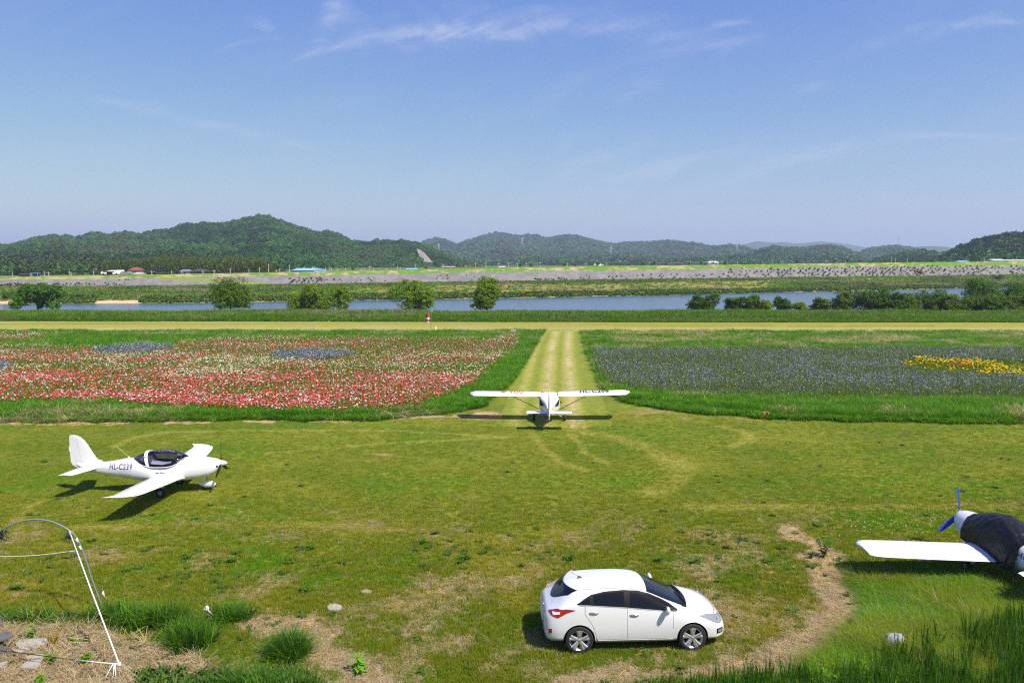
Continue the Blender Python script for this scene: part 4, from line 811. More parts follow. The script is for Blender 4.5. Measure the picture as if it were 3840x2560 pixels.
        for s in (1, -1): rim.tube([(x, s * (float(pchip(cxs, [f[1] for f in CF], x)) + .006), float(pchip(cxs, [f[3] for f in CF], x))) for x in np.linspace(2.24, 4.22, 24)], .016, 6)
        rim.build('canopy_sill', W, root, True)
        # the tub below the glass, seats, panel, shade cloth
        tub = MB(); tub.loft([[Vector((x, p.y * .93, min(p.z, 1.5))) for p in [Vector((x, w, z1)), Vector((x, w * .9, .98)), Vector((x, -w * .9, .98)), Vector((x, -w, z1))]] for (x, w, z1) in [(2.5, .36, 1.26), (3.0, .52, 1.20), (3.5, .54, 1.17), (4.0, .46, 1.27)]], True, False); tub.build('cockpit_tub', mat('dark_trim', (.02, .02, .022), .8), root)
        for s in (1, -1):
            sb = MB(); sb.loft([[Vector((2.86 + dx + .04 * q, s * .24 + y, z)) for (dx, y) in ((0, -.17), (-.09, -.19), (-.11, 0), (-.09, .19), (0, .17))] for q, z in ((4, 1.03), (2, 1.2), (0, 1.38), (-1, 1.47))]); sb.build('seat', mat('grey_leather', (.17, .17, .18), .7) if 'grey_leather' not in bpy.data.materials else bpy.data.materials['grey_leather'], root, True)
            hs = MB(); hs.tube([(2.80, s * .24, 1.50), (2.81, s * .24, 1.56)], [.06, .05], 10); hs.build('headset', black_trim, root, True)
        MB().box((3.85, 0, 1.24), (.12, .72, .16)).build('instrument_panel', black_trim, root)
        sh = MB(); P = []
        for i in range(25):
            x = 2.98 + .80 * i / 24; w = .42; P.append([Vector((x, yy, float(pchip(cxs, [f[2] for f in CF], x)) - .035 - .26 * (yy / .54) ** 2 + .012 * math.sin(i * 1.55))) for yy in np.linspace(-.05, .42, 13)])
        sh.loft(P, False, False); sh.build('sunshade', mat('shade_cloth', (.42, .40, .42), .9), root, True)
        an = MB(); an.tube([(2.05, 0, 1.33), (1.98, 0, 1.40)], .02, 6); an.tube([(2.0, 0, 1.38), (1.55, 0, 1.80)], .004, 5); an.build('aerial', W, root)
        tb = bvh(fus)
        text_mesh('registration', 'HL-C239', .30, ink_navy, lambda u, v: ((1.34 + u * .80, -.0, .955 + v + u * .02), (0, -1, 0)), root, .004, tb, 1.1)
        text_mesh('side_lettering', 'Light Sport', .085, ink_black, lambda u, v: ((3.22 + u, 0, .84 + v), (0, -1, 0)), root, .002, tb)
        co = MB()
        for s in (1, -1):
            pts = []
            for x in np.linspace(4.55, 5.45, 12):
                h = tb.ray_cast(Vector((x, s * 1.0, .98)), Vector((0, -s, 0)))
                if h[0] is not None: pts.append(h[0] + Vector((0, s * .001, 0)))
            co.tube(pts, .004, 4, False)
            pts = []
            for x in np.linspace(.75, 3.0, 20):
                h = tb.ray_cast(Vector((x, s * 1.0, .90)), Vector((0, -s, 0)))
                if h[0] is not None: pts.append(h[0] + Vector((0, s * .001, 0)))
            co.tube(pts, .003, 4, False)
        for x in (4.60,):
            pts = [p + (p - Vector((x, 0, .95))).normalized() * .001 for p in ellring(x, 0, float(pchip(fx, [f[1] for f in F], x)), float(pchip(fx, [f[2] for f in F], x)), float(pchip(fx, [f[3] for f in F], x)), 36, 2.15, 2.9)]; co.tube(pts + pts[:1], .003, 4, False)
        pass
        it = MB(); 
        for s in (1, -1): MB().box((5.47, s * .19, 1.03), (.12, .14, .055)).build('air_intake', black_trim, root)
        # fairing trough between wing and body
    else:
        # folded cover over the canopy
        cv = mat('black_cover_cloth', (.010, .010, .011), .42, spec=.35, bump=(7, 1, .035)); nt = cv.node_tree
        CF = [(1.95, .50, 1.42, .58), (2.2, .54, 1.46, .55), (2.5, .585, 1.53, .54), (2.9, .62, 1.65, .58), (3.3, .63, 1.73, .62), (3.7, .63, 1.71, .66), (4.1, .62, 1.60, .68), (4.45, .60, 1.47, .68), (4.62, .58, 1.44, .68)]
        cxs = [f[0] for f in CF]; rings = []; r = random.Random(5)
        for i, x in enumerate(np.linspace(1.95, 4.62, 70)):
            w, zt, zb = (float(pchip(cxs, [f[k] for f in CF], x)) for k in (1, 2, 3)); ring = []
            for k in range(48):
                a = math.pi * (k / 47 * 1.10 - .05); c, s_ = math.cos(a), math.sin(a)
                fold = .014 * math.sin(7 * x + 3.2 * math.sin(2.5 * a) + 1.7 * k * .12) * math.sin(11 * a + 2 * x) + .007 * math.sin(23 * x + 9 * a)
                fold *= 1 if s_ > .15 else .6
                ring.append(Vector((T(x), (w + fold) * math.copysign(abs(c) ** .8, c), zb + (zt - zb + fold) * max(0, s_) ** .75 + (0 if s_ > 0 else s_ * .12))))
            rings.append(ring)
        cvb = MB(); cvb.loft(rings, False, False); cvo = cvb.build('canopy_cover', cv, root, True)
        st_ = MB(); st_.tube([Vector((T(x), float(pchip(cxs, [f[1] for f in CF], x)) * .98, .95 + .02 * math.sin(9 * x))) for x in np.linspace(2.2, 4.5, 24)], .008, 5, False)
        st_.tube([rings[40][k] + Vector((0, 0, .005)) for k in range(48)], .007, 5, False); st_.tube([(2.35, .50, .60), (2.3, .44, .48), (2.3, .30, .42)], .012, 5); st_.build('cover_strap', mat('black_strap', (.02, .02, .022), .6), cvo, True)
        fin = MB(); rings = []
        for (z, xl, xt) in [(1.10, 1.0, 0), (1.35, .76, -.23), (1.85, .46, -.24), (2.2, .15, -.25)]:
            c = xl - xt; rings.append([Vector((T(xl - cx), cz - .04 * 4 * (cx / c) * (1 - cx / c) * c, z)) for cx, cz in airfoil(c, .085)])
        fin.loft(rings); fin.build('fin', W, root, True, auto=.9)
        tb = bvh(fus); text_mesh('registration', 'HL-C', .23, ink_navy, lambda u, v: ((2.31 - u * 1.0, 0, .95 + v), (0, 1, 0)), root, .004, tb, 1.1)
    # propeller, spinner, nose wheel
    sp = MB(); sp.lathe([(.001, .29), (.03, .28), (.07, .22), (.105, .13), (.125, .03), (.125, 0)] if variant == 'open' else [(.001, .20), (.06, .18), (.105, .09), (.125, .0)], (5.55, 0, 1.10), 'X', 24); sp.build('spinner', W, root, True)
    blue = mat('blue_blade_cover', (.02, .05, .32), .45, bump=(18, .8, .02)) if variant != 'open' else None
    ang0 = 90 if variant == 'open' else 81
    for k, ang in enumerate((ang0, ang0 + 120, ang0 + 240)):
        a = math.radians(ang); d = Vector((0, math.cos(a), math.sin(a))); t = Vector((0, -math.sin(a), math.cos(a))); X = Vector((1, 0, 0)); rings = []
        S = ((.10, .03, 25), (.2, .05, 50), (.35, .062, 62), (.55, .055, 70), (.75, .04, 76), (.84, .018, 78)) if variant == 'open' else ((.14, .055, 25), (.2, .075, 40), (.4, .085, 50), (.6, .082, 55), (.80, .07, 58), (.86, .055, 58))
        for (r_, w_, tw) in S:
            ca, sa = math.cos(math.radians(tw)), math.sin(math.radians(tw)); cdir = t * sa + X * ca; ndir = X * sa - t * ca; c = Vector((5.60, 0, 1.10)) + d * r_; th_ = .010 if variant == 'open' else .022
            rings.append([c - cdir * w_, c - cdir * w_ * .4 + ndir * th_, c + cdir * w_ * .5 + ndir * th_ * .8, c + cdir * w_, c - ndir * th_ * .5])
        pb = MB(); pb.loft(rings); pb.build('propeller_blade', black_trim if variant == 'open' else blue, root, True, auto=.9)
    ng = MB(); ng.tube([(5.02, 0, .68), (5.00, 0, .30)], .028, 8); ng.build('nose_leg', steel, root, True)
    pt = MB(); pt.loft([ellring(x, 0, w, zt, zb, 16, 2.2) for (x, w, zt, zb) in ((4.62, .015, .30, .27), (4.75, .07, .37, .22), (4.95, .105, .42, .13), (5.12, .11, .41, .12), (5.28, .09, .36, .15), (5.36, .03, .29, .22))]); pt.build('wheel_pant', W, root, True)
    MB().lathe([(.04, -.045), (.14, -.05), (.155, -.02), (.155, .02), (.14, .05), (.04, .045)], (4.99, 0, .155), 'Y', 20).build('nose_wheel', rubber, root, True)
    return root
low_wing_plane((-17.13, 30.75), .038, 'white low-wing aeroplane with a clear bubble canopy and raised wing lettered HL-C239', 'open')
# right-hand aircraft: nose away from the camera, covered cockpit
low_wing_plane((14.38, 18.95), math.radians(92.0), 'white low-wing aeroplane under a black canopy cover with blue propeller covers', 'covered')

def high_wing_plane():
    root = empty('light_aircraft', (2.14, 45.0, 0), math.radians(90 - 3.0)); tag(root, 'white high-wing aeroplane seen from behind with a red heart and YOU on its wing', 'aeroplane'); W = plane_white
    # x forward from the main axle, y left, z up
    F = [(-3.0, .05, .98, .80), (-2.4, .10, 1.06, .76), (-1.6, .20, 1.20, .68), (-.9, .36, 1.36, .60), (-.45, .54, 1.46, .56), (.0, .60, 1.48, .54), (.8, .60, 1.50, .52), (1.3, .56, 1.46, .50), (1.7, .46, 1.16, .48), (2.3, .36, 1.05, .42), (2.6, .22, .95, .52)]
    fx = [f[0] for f in F]; mb = MB(); mb.loft([ellring(x, 0, *(float(pchip(fx, [f[k] for f in F], x)) for k in (1, 2, 3)), 40, 4.0, 4.0) for x in np.linspace(-3.0, 2.6, 70)]); fus = mb.build('fuselage', W, root, True, auto=.9)
    for s in (1, -1):
        roll = -s * .016   # it sits slightly right wing high
        z0 = 1.42
        st = [(y, xl, z0 + (y * .020) + roll * y, c, th) for (y, xl, c, th) in ((.50, .95, 1.10, .16), (.75, 1.06, 1.32, .15), (2.4, 1.06, 1.32, .15), (4.33, 1.06, 1.32, .14), (4.42, 1.05, 1.05, .12), (4.54, 1.02, .70, .09), (4.62, .96, .36, .07))]
        w = wing([(s * y, xl, z, c, th) for (y, xl, z, c, th) in st]); wo = w.build('wing', W, root, True, auto=.9); bt = bvh(wo)
        g = MB()
        for (ya, yb) in ((.85, 2.35), (2.40, 4.2)):
            pts = []
            for (x, y) in [(-.24, ya)] + [(.04, y) for y in np.linspace(ya, yb, 10)] + [(-.24, yb)]:
                h = bt.ray_cast(Vector((x, s * y, 3)), Vector((0, 0, -1)))
                if h[0] is not None: pts.append(h[0] + Vector((0, 0, .002)))
            g.tube(pts, .007, 4, False)
        g.build('aileron_gap', seam_m, wo)
        if s == 1:
            text_mesh('wing_lettering', 'YOU', .62, ink_red, lambda u, v: ((.20 + v * 1.08, 2.30 - u * .58, 2.5), (0, 0, 1)), wo, .016, bt, 1.1)
            ht = MB(); poly = []
            for k in range(36):
                t = 2 * math.pi * k / 36; hx = 16 * math.sin(t) ** 3; hy = 13 * math.cos(t) - 5 * math.cos(2 * t) - 2 * math.cos(3 * t) - math.cos(4 * t); poly.append((.44 + hy * .0145, 2.66 - hx * .0105))
            P2 = []
            for (x, y) in poly:
                h = bt.ray_cast(Vector((x, y, 3)), Vector((0, 0, -1))); P2.append((h[0] if h[0] is not None else Vector((x, y, 1.5))) + Vector((0, 0, .006)))
            ht.add(P2, [tuple(range(36))]); ht.build('heart_mark', ink_red, wo)
        else:
            text_mesh('registration', 'HL-C208', .50, ink_black, lambda u, v: ((.18 + v * 1.55, -1.72 - u * .80, 2.5), (0, 0, 1)), wo, .020, bt, 1.15)
        sb = MB(); sb.tube([(.25, s * .60, .62), (.30, s * 2.25, z0 + .02 + roll * 2.2)], .022, 8); sb.build('wing_strut', steel, root, True)
        # rear quarter windows: thin panes on the flank
        t = bvh(fus); q = MB(); V = []
        for (y, z) in ((.58, 1.37), (.30, 1.06), (.50, .98)):
            h = t.ray_cast(Vector((-4, s * y, z)), Vector((1, 0, 0))); V.append(h[0] + Vector((-.03, s * .02, 0)) if h[0] is not None else Vector((-.4, s * y, z)))
        q.loft([V, [v + Vector((.02, 0, 0)) for v in V]]); q.build('quarter_window', glass_dark, root)
        d = MB(); V = []
        for (x, z) in ((.02, .82), (.0, 1.38), (.9, 1.40), (.95, .82)):
            h = t.ray_cast(Vector((x, s * 2, z)), Vector((0, -s, 0))); V.append(h[0] + Vector((0, s * .006, 0)) if h[0] is not None else Vector((x, s * .6, z)))
        d.loft([V, [v - Vector((0, s * .01, 0)) for v in V]]); d.build('door_window', glass_dark, root)
        tp = wing([(s * .05, -2.25, .96, .62, .08), (s * 1.22, -2.25, .96, .62, .08)]); tp.build('tailplane', W, root, True, auto=.9)
        lg = MB(); lg.tube([(.12, s * .35, .40), (0, s * .82, .17)], .022, 8); lg.build('landing_leg', steel, root, True)
        wh = MB(); wh.lathe([(.04, -.06), (.15, -.07), (.175, -.045), (.175, .045), (.15, .07), (.04, .06)], (0, s * .87, .175), 'Y', 24); who = wh.build('main_wheel', rubber, root, True)
        MB().lathe([(.001, -.06), (.07, -.063), (.07, .063), (.001, .06)], (0, s * .87, .175), 'Y', 14).build('hub', steel, who)
    fin = MB(); rings = []
    for (z, xl, xt) in [(.60, -2.5, -3.05), (.95, -2.1, -3.12), (1.15, -2.15, -3.16), (1.9, -2.5, -3.2), (2.22, -2.68, -3.2), (2.30, -2.8, -3.18)]:
        c = xl - xt; rings.append([Vector((xl - cx, cz - .04 * 4 * (cx / c) * (1 - cx / c) * c, z)) for cx, cz in airfoil(c, .12)])
    fin.loft(rings); fin.build('fin', W, root, True, auto=.9)
    MB().lathe([(.04, -.06), (.15, -.07), (.175, -.045), (.175, .045), (.15, .07), (.04, .06)], (1.2, 0, .175), 'Y', 24).build('nose_wheel', rubber, root, True)
    MB().tube([(1.3, 0, .45), (1.2, 0, .18)], .03, 8).build('nose_leg', steel, root, True)
    sp = MB(); sp.lathe([(.001, .22), (.06, .18), (.10, .08), (.11, 0)], (2.6, 0, .74), 'X', 16); sp.build('spinner', W, root, True)
    for ang in (0, 180):
        a = math.radians(ang + 12); d = Vector((0, math.cos(a), math.sin(a))); t = Vector((0, -math.sin(a), math.cos(a))); pb = MB(); pb.loft([[Vector((2.66, 0, .74)) + d * r - t * w, Vector((2.68, 0, .74)) + d * r, Vector((2.66, 0, .74)) + d * r + t * w] for r, w in ((.1, .04), (.4, .06), (.75, .03))]); pb.build('propeller_blade', black_trim, root)
high_wing_plane()
# ------------------------------------------------------------------ small things on the field
def P3(px, py, Y): x, z = onY(px, py, Y); return Vector((float(x), Y, float(z)))
def GP(px, py, z=0.0): x, y = G(px, py, z); return Vector((float(x), float(y), z))
m_white = mat('white_cord', (.75, .75, .76), .6); m_grey_pipe = mat('grey_plastic_pipe', (.16, .19, .21), .35); m_wood = mat('weathered_wood', (.13, .115, .11), .85, bump=(14, .8, .01), var=(6, .7, (.07, .06, .055)))
m_hose = mat('black_hose', (.015, .016, .018), .45); m_slab = mat('concrete_slab', (.36, .33, .28), .9, bump=(12, .6, .02), var=(3, .6, (.22, .20, .16))); m_pole = mat('concrete_pole', (.34, .33, .31), .9)
# windsock
ws = empty('windsock', GP(1616.5, 1238)); tag(ws, 'small red and white windsock hanging from a grey pole beside the runway', 'windsock'); k = 106.4 / FPX
MB().tube([(0, 0, 0), (0, 0, 2.55)], .035, 8).build('pole', steel, ws); MB().tube([(-.32, 0, 2.52), (.12, 0, 2.58), (.22, 0, 2.50)], .025, 6).build('crossbar', steel, ws)
sk = MB(); rings = [[Vector((-.40 + r_ * math.cos(a) * 1.0, r_ * math.sin(a), z)) for a in [2 * math.pi * q / 14 for q in range(14)]] for z, r_ in ((2.25, .27), (1.98, .25), (1.72, .22), (1.46, .19), (1.20, .17), (1.02, .15))]
cols_ = [mat('red_cloth', (.62, .035, .03), .7), mat('white_cloth', (.75, .74, .72), .7)]
sko = MB(); sko.loft(rings, False); so_ = sko.build('sock', cols_, ws, True); 
for p in so_.data.polygons:
    zc = p.center.z; p.material_index = [1, 0, 1, 0, 1][min(4, int((zc - 1.02) / .247))] if zc < 1.98 else 0
MB().tube([(-.30, 0, 2.52), (-.40, 0, 2.26)], .01, 5).build('cord', m_white, ws)
mp_ = MB(); g_ = GP(1634, 1237); mp_.tube([(0, 0, 0), (0, 0, .42)], [.13, .10], 10); tag(mp_.build('marker_post', white_paint), 'short white marker post beside the windsock', 'post'); bpy.data.objects['marker_post'].location = g_
pk = empty('ground_sign', GP(1925, 1252)); tag(pk, 'low pink board standing at the end of the mown strip', 'sign'); b = MB(); b.box((0, 0, .40), (.66, .05, .34)); b.build('board', mat('pink_board', (.62, .36, .50), .6), pk)
for x in (-.2, .2): MB().box((x, 0, .12), (.05, .04, .24)).build('leg', steel, pk)
pts_sc = MB(); 
pts_sc.box((0, -.028, .41), (.44, .01, .10))
o = pts_sc.build('sign_marks', mat('faded_mauve', (.35, .22, .42), .6), pk)
sg = empty('taxiway_sign', GP(2872, 1568)); tag(sg, 'small orange sign with a black arrow and letter B', 'sign'); MB().box((0, 0, .24), (.37, .03, .30)).build('board', mat('orange_board', (.62, .20, .02), .6), sg)
for x in (-.13, .13): MB().box((x, .01, .05), (.03, .03, .12)).build('leg', steel, sg)
text_mesh('sign_letter', 'B', .30, ink_black, lambda u, v: ((-.03 + u * .95, -.016, .145 + v), (0, -1, 0)), sg, .012)
ar = MB(); ar.add([(-.145, -.021, .17), (-.115, -.021, .17), (-.115, -.021, .27), (-.09, -.021, .27), (-.13, -.021, .33), (-.17, -.021, .27), (-.145, -.021, .27)], [(0, 1, 2, 3, 4, 5, 6)]); ar.build('arrow', ink_black, sg)
# greenhouse hoop and its ropes
hp = empty('hoop_frame', GP(386, 2281)); tag(hp, 'bent grey plastic hoop pipe standing over the dirt corner', 'hoop'); off = hp.location
HP = [(386, 2281), (376, 2256), (345, 2172), (326, 2112), (312, 2072), (303, 2048), (290, 2020), (275, 2001), (255, 1985), (225, 1968), (190, 1954), (150, 1947), (110, 1948), (70, 1956), (40, 1968), (10, 1985), (-60, 2040), (-120, 2120), (-170, 2284)]
def smooth_path(pts, n=8):
    out = []
    for i in range(len(pts) - 1):
        p0, p1, p2, p3 = pts[max(i - 1, 0)], pts[i], pts[i + 1], pts[min(i + 2, len(pts) - 1)]
        for k in range(n): t = k / n; out.append(.5 * ((2 * p1) + (p2 - p0) * t + (2 * p0 - 5 * p1 + 4 * p2 - p3) * t * t + (3 * p1 - p0 - 3 * p2 + p3) * t ** 3))
    return out + [pts[-1]]
hpts = [P3(x, y, 20.06) - off for x, y in HP]; MB().tube(smooth_path(hpts, 4), .023, 8).build('pipe', m_grey_pipe, hp, True)
for (x, y) in ((291, 2024), (303, 2052)): 
    c = P3(x, y, 20.06) - off; MB().tube([c + Vector((-.02, -.01, .05)), c + Vector((.012, -.01, -.06))], .030, 8).build('tape', m_white, hp, True)
def tangle(name, c, r, parent, m, seed, n=26):
    rr = random.Random(seed); mb = MB()
    for i in range(n):
        p = c + Vector((rr.gauss(0, r * .4), rr.gauss(0, r * .3), rr.gauss(0, r * .4))); q = p + Vector((rr.gauss(0, r * .6), rr.gauss(0, r * .3), rr.gauss(-r * .3, r * .5))); mb.tube([p, (p + q) / 2 + Vector((rr.gauss(0, r * .2), 0, rr.gauss(0, r * .2))), q], .006, 4, False)
    return mb.build(name, m, parent)
tangle('net_scrap', P3(3, 2003, 20.0) - off, .17, hp, m_hose, 1, 70); tangle('net_scrap', P3(254, 2012, 20.0) - off, .10, hp, m_hose, 2, 40)
cb = MB(); cb.tube(smooth_path([P3(-160, 2086, 20.0) - off, P3(0, 2086, 20.0) - off, P3(140, 2081, 20.0) - off, P3(281, 2064, 20.0) - off], 4), .012, 6); cb.build('cross_cane', mat('pale_cane', (.42, .44, .45), .5), hp, True)
knot = P3(447, 2489, 16.4)
def rope(label, pts, r, m, name='rope', grp=None):
    o0 = Vector((pts[-1].x, pts[-1].y, pts[-1].z)); mb = MB(); mb.tube([p - o0 for p in pts], r, 6); o = mb.build(name, m, None, True); o.location = o0; tag(o, label, 'rope', grp); return o
rope('taut white rope running from the hoop pipe down to a knot', [P3(260, 1990, 20.04), (P3(260, 1990, 20.04) + knot) / 2 + Vector((0, 0, -.03)), knot], .017, m_white)
kb = MB(); kb.lathe([(.001, -.05), (.035, -.035), (.045, 0), (.035, .035), (.001, .05)], tuple(knot), 'Z', 10); ko = kb.build('rope_knot', m_white, None, True); ko.location = (0, 0, 0); tag(ko, 'white rope knot where the cords meet above the dirt', 'knot')
rope('level white cord stretched left from the knot', [knot, P3(360, 2481, 16.6), P3(283, 2473, 16.9)], .011, m_white)
rope('thin dark cable continuing left over the stone slabs', [P3(283, 2473, 16.9), P3(140, 2455, 17.0), P3(0, 2438, 17.1), P3(-120, 2424, 17.2)], .010, m_hose)
rope('thin grey line running down right from the knot', [knot, P3(500, 2525, 16.3), P3(560, 2572, 16.25)], .006, mat('grey_line', (.35, .36, .36), .6))
for i, (dx, lb) in enumerate(((-.03, 'white cord hanging straight down under the knot'), (.015, 'white cord hanging beside the straight one under the knot'), (-.14, 'loose white cord slanting down left of the hanging cords'))):
    a = P3(430, 2487, 16.4) + Vector((dx * .3, 0, -.01)); rope(lb, [a, a + Vector((dx, -.02, -.25)), a + Vector((dx * 1.6, -.03, -.50))], .010, m_white)
def stake(px, py, top, lean, label, teal):
    g = GP(px, py); e = empty('stake', g); tag(e, label, 'stake', 'marker stakes in the grass'); h = (py - top) / FPX * g.y * 1.02; MB().tube([(0, 0, 0), (lean * .5, 0, h * .5), (lean, 0, h)], [.012, .010, .008], 6).build('rod', steel, e)
    rr = random.Random(px); mb = MB()
    for q in range(3): mb.tube([(lean * .7, 0, h * .72), (lean * .7 + rr.gauss(0, .03), -.02, h * .62), (lean * .6 + rr.gauss(.02, .04), -.02, h * (.5 - .06 * q))], [.018, .022, .006], 5)
    mb.build('ribbon', mat('pale_ribbon', (.68, .55, .56), .7), e, True)
    if teal: MB().tube([(-.08, 0, h * .38), (0, -.01, h * .40), (.05, 0, h * .25), (.09, 0, .03)], .007, 5).build('teal_string', mat('teal_string', (.08, .42, .36), .6), e, True)
stake(397, 2272, 2190, -.08, 'thin metal stake with a pale ribbon close behind the hoop pipe', False); stake(784, 2338, 2238, -.03, 'thin metal stake with a pale ribbon and teal string by the tall grass clump', True)
# wooden benches at the left edge
def bench(px, py, ang, label, L=1.6):
    c = GP(px, py, .45); e = empty('bench', (c.x, c.y, 0), ang); tag(e, label, 'bench')
    for k in range(2): MB().box((-L / 2, .10 + .21 * k, .445), (L, .195, .05)).build('plank', m_wood, e)
    MB().box((-.16, .20, .38), (.10, .36, .09)).build('bearer', m_wood, e)
    for x in (-.22, -L + .2): MB().box((x, .20, .17), (.14, .26, .36)).build('leg', m_wood, e)
bench(52, 2384, math.radians(52), 'dark weathered wooden bench end beside the hose coils'); bench(13, 2341, math.radians(40), 'dark wooden bench corner behind the nearer bench', 1.4)
Cq = lambda x, y: (x / 4.355, 2200 + y / 4.355)
def hose(pts, r, m, label, cat='hose', nm='garden_hose'):
    p = smooth_path([GP(*Cq(x, y), .02 + r) for x, y in pts], 6); o0 = p[0].copy(); mb = MB(); mb.tube([q - o0 for q in p], r, 6); o = mb.build(nm, m, None, True); o.location = o0; tag(o, label, cat)
hose([(230, 850), (165, 920), (130, 1000), (150, 1065), (250, 1130), (340, 1172), (430, 1182), (560, 1152), (700, 1100), (860, 1035)], .018, m_hose, 'thick black hose looping around the near stone slab')
hose([(300, 890), (255, 960), (240, 1030), (290, 1060), (420, 1075), (600, 1060), (760, 1020)], .010, m_hose, 'thin black hose arc lying inside the thick loop')
hose([(290, 860), (295, 900), (380, 925), (490, 915), (600, 880), (680, 835), (650, 795), (540, 765)], .012, m_hose, 'black hose coil over the top edge of the slab')
hose([(540, 1005), (620, 900), (720, 820), (770, 790)], .010, m_hose, 'short black hose end lying across the slab')
hose([(880, 620), (950, 660), (1030, 730), (1110, 790), (1170, 805), (1180, 825), (1110, 840), (1190, 870), (1260, 950)], .009, m_hose, 'kinked black hose right of the dry bush')
hose([(0, 480), (200, 482), (430, 478), (560, 490), (640, 515)], .012, mat('blue_black_hose', (.03, .05, .07), .4), 'long dark hose lying along the grass edge')
hose([(170, 640), (240, 590), (340, 560), (420, 515), (440, 540), (340, 600), (240, 640), (330, 640)], .010, mat('pale_rope', (.45, .43, .38), .8), 'pale rope heap behind the benches', 'rope', 'rope')
hose([(790, 560), (840, 480), (900, 450), (960, 455), (1000, 490)], .007, mat('pale_twig', (.42, .37, .28), .8), 'pale arched dry stem by the grass edge', 'dry stalk', 'fallen_stalk')
hose([(830, 550), (900, 520), (1050, 495), (1200, 480), (1330, 410), (1460, 395)], .006, bpy.data.materials['pale_twig'], 'long pale dry stem lying toward the rope', 'dry stalk', 'fallen_stalk')
hose([(30, 760), (120, 700), (220, 640), (300, 620)], .012, m_hose, 'black hose running behind the near bench')
hose([(350, 690), (400, 680), (460, 690), (465, 730), (400, 770), (350, 750)], .007, bpy.data.materials['pale_rope'], 'small pale rope loop among weeds', 'rope', 'rope')
def slab(poly, label, conv=Cq, th=.10):
    w = [GP(*conv(x, y), 0) for x, y in poly]; c = sum(w, Vector()) / len(w); rr = random.Random(len(label)); P = []
    n = len(w)
    for i in range(n):
        for t in (0, .33, .66): q = w[i].lerp(w[(i + 1) % n], t) - c; P.append((q.x * (1 + rr.gauss(0, .02)), q.y * (1 + rr.gauss(0, .02))))
    mb = MB(); mb.loft([[Vector((x, y, -.06)) for x, y in P], [Vector((x, y, th - .012)) for x, y in P], [Vector((x * .96, y * .96, th)) for x, y in P]]); o = mb.build('stone_slab', m_slab if 'tan' not in label else mat('tan_stone', (.34, .27, .18), .9, bump=(12, .6, .02), var=(6, .6, (.24, .19, .12)))); o.location = (c.x, c.y, .0); tag(o, label, 'stone', 'flat stones set in the ground')
slab([(250, 985), (330, 912), (560, 900), (765, 888), (770, 960), (640, 1040), (420, 1075), (300, 1060)], 'largest pale flat stone inside the hose loop'); slab([(180, 1065), (410, 1090), (360, 1140), (240, 1108)], 'narrow yellowish flat stone under the thick hose')
slab([(330, 1370), (420, 1290), (600, 1250), (690, 1245), (650, 1350), (560, 1390)], 'pale flat stone nearest the bottom edge left of the weeds'); slab([(410, 1205), (540, 1160), (735, 1160), (700, 1205), (460, 1235)], 'thin pale flat stone between the two larger ones')
slab([(-60, 1330), (120, 1262), (135, 1290), (20, 1372), (-40, 1420)], 'buff flat stone cut by the left edge below the bench'); slab([(1226, 2284), (1238, 2272), (1262, 2271), (1284, 2280), (1280, 2290), (1252, 2296), (1232, 2293)], 'lone oval pale stone in the thin grass', lambda x, y: (x, y), .075)
slab([(1350, 2222), (1374, 2214), (1396, 2222), (1386, 2229), (1362, 2229)], 'half buried tan stone behind the lone oval one', lambda x, y: (x, y), .06)
# cloth over a stub with brick
ce = empty('draped_post', GP(3352, 2455)); tag(ce, 'crumpled grey cloth draped over a short block in the grass', 'covered block')
MB().box((0, 0, .16), (.16, .14, .34)).build('concrete_stub', m_slab, ce); MB().box((-.09, -.05, .33), (.10, .12, .07)).build('brick', mat('brick', (.42, .20, .10), .9), ce)
cl = MB(); rr = random.Random(3); rings = []
for i in range(11):
    t = i / 10; r_ = .02 + .17 * math.sin(t * 1.5) ** .8; z = .50 - .17 * t * t; rings.append([Vector((math.cos(a) * r_ * (1.15 + .12 * math.sin(5 * a + 3 * t)), math.sin(a) * r_ * .8, z + .035 * math.sin(7 * a + 4 * t) * t + .02 * math.sin(13 * a))) for a in [2 * math.pi * q / 48 for q in range(48)]])
cl.loft(rings, False); cl.build('cloth', mat('grey_cloth', (.34, .36, .38), .85, var=(9, .9, (.17, .18, .19)), bump=(20, .8, .02)), ce, True)

# ------------------------------------------------------------------ plants near the camera
gm_fresh = leafmat('fresh_grass', [(.045, .105, .008), (.070, .135, .012), (.095, .150, .016), (.060, .120, .010)], .35, .45)
gm_lawn = leafmat('lawn_grass_blades', [(.074, .090, .008), (.100, .110, .012), (.130, .124, .020), (.086, .098, .010), (.150, .130, .034)], .3, .5)
gm_straw = leafmat('straw', [(.40, .30, .16), (.46, .36, .20), (.32, .235, .13), (.42, .36, .23)], .2, .6, gain=(1, 1, 1))
gm_deep = leafmat('deep_green_grass', [(.022, .070, .007), (.035, .090, .010), (.050, .110, .012)], .35, .45)
gm_weed = leafmat('weed_leaves', [(.045, .090, .014), (.035, .075, .014), (.065, .110, .022)], .2, .5, gain=(1.2, 1.25, .8))
gm_reed = leafmat('reed_blades', [(.030, .080, .010), (.045, .095, .014), (.070, .110, .020), (.110, .118, .045)], .3, .5)
gm_corner = leafmat('corner_reed_blades', [(.018, .060, .006), (.030, .085, .009), (.045, .105, .012), (.08, .12, .03)], .3, .45, gain=(1.1, 1.25, .8))
gm_yel = leafmat('yellowed_grass', [(.150, .122, .028), (.175, .135, .042), (.135, .118, .022)], .3, .5)
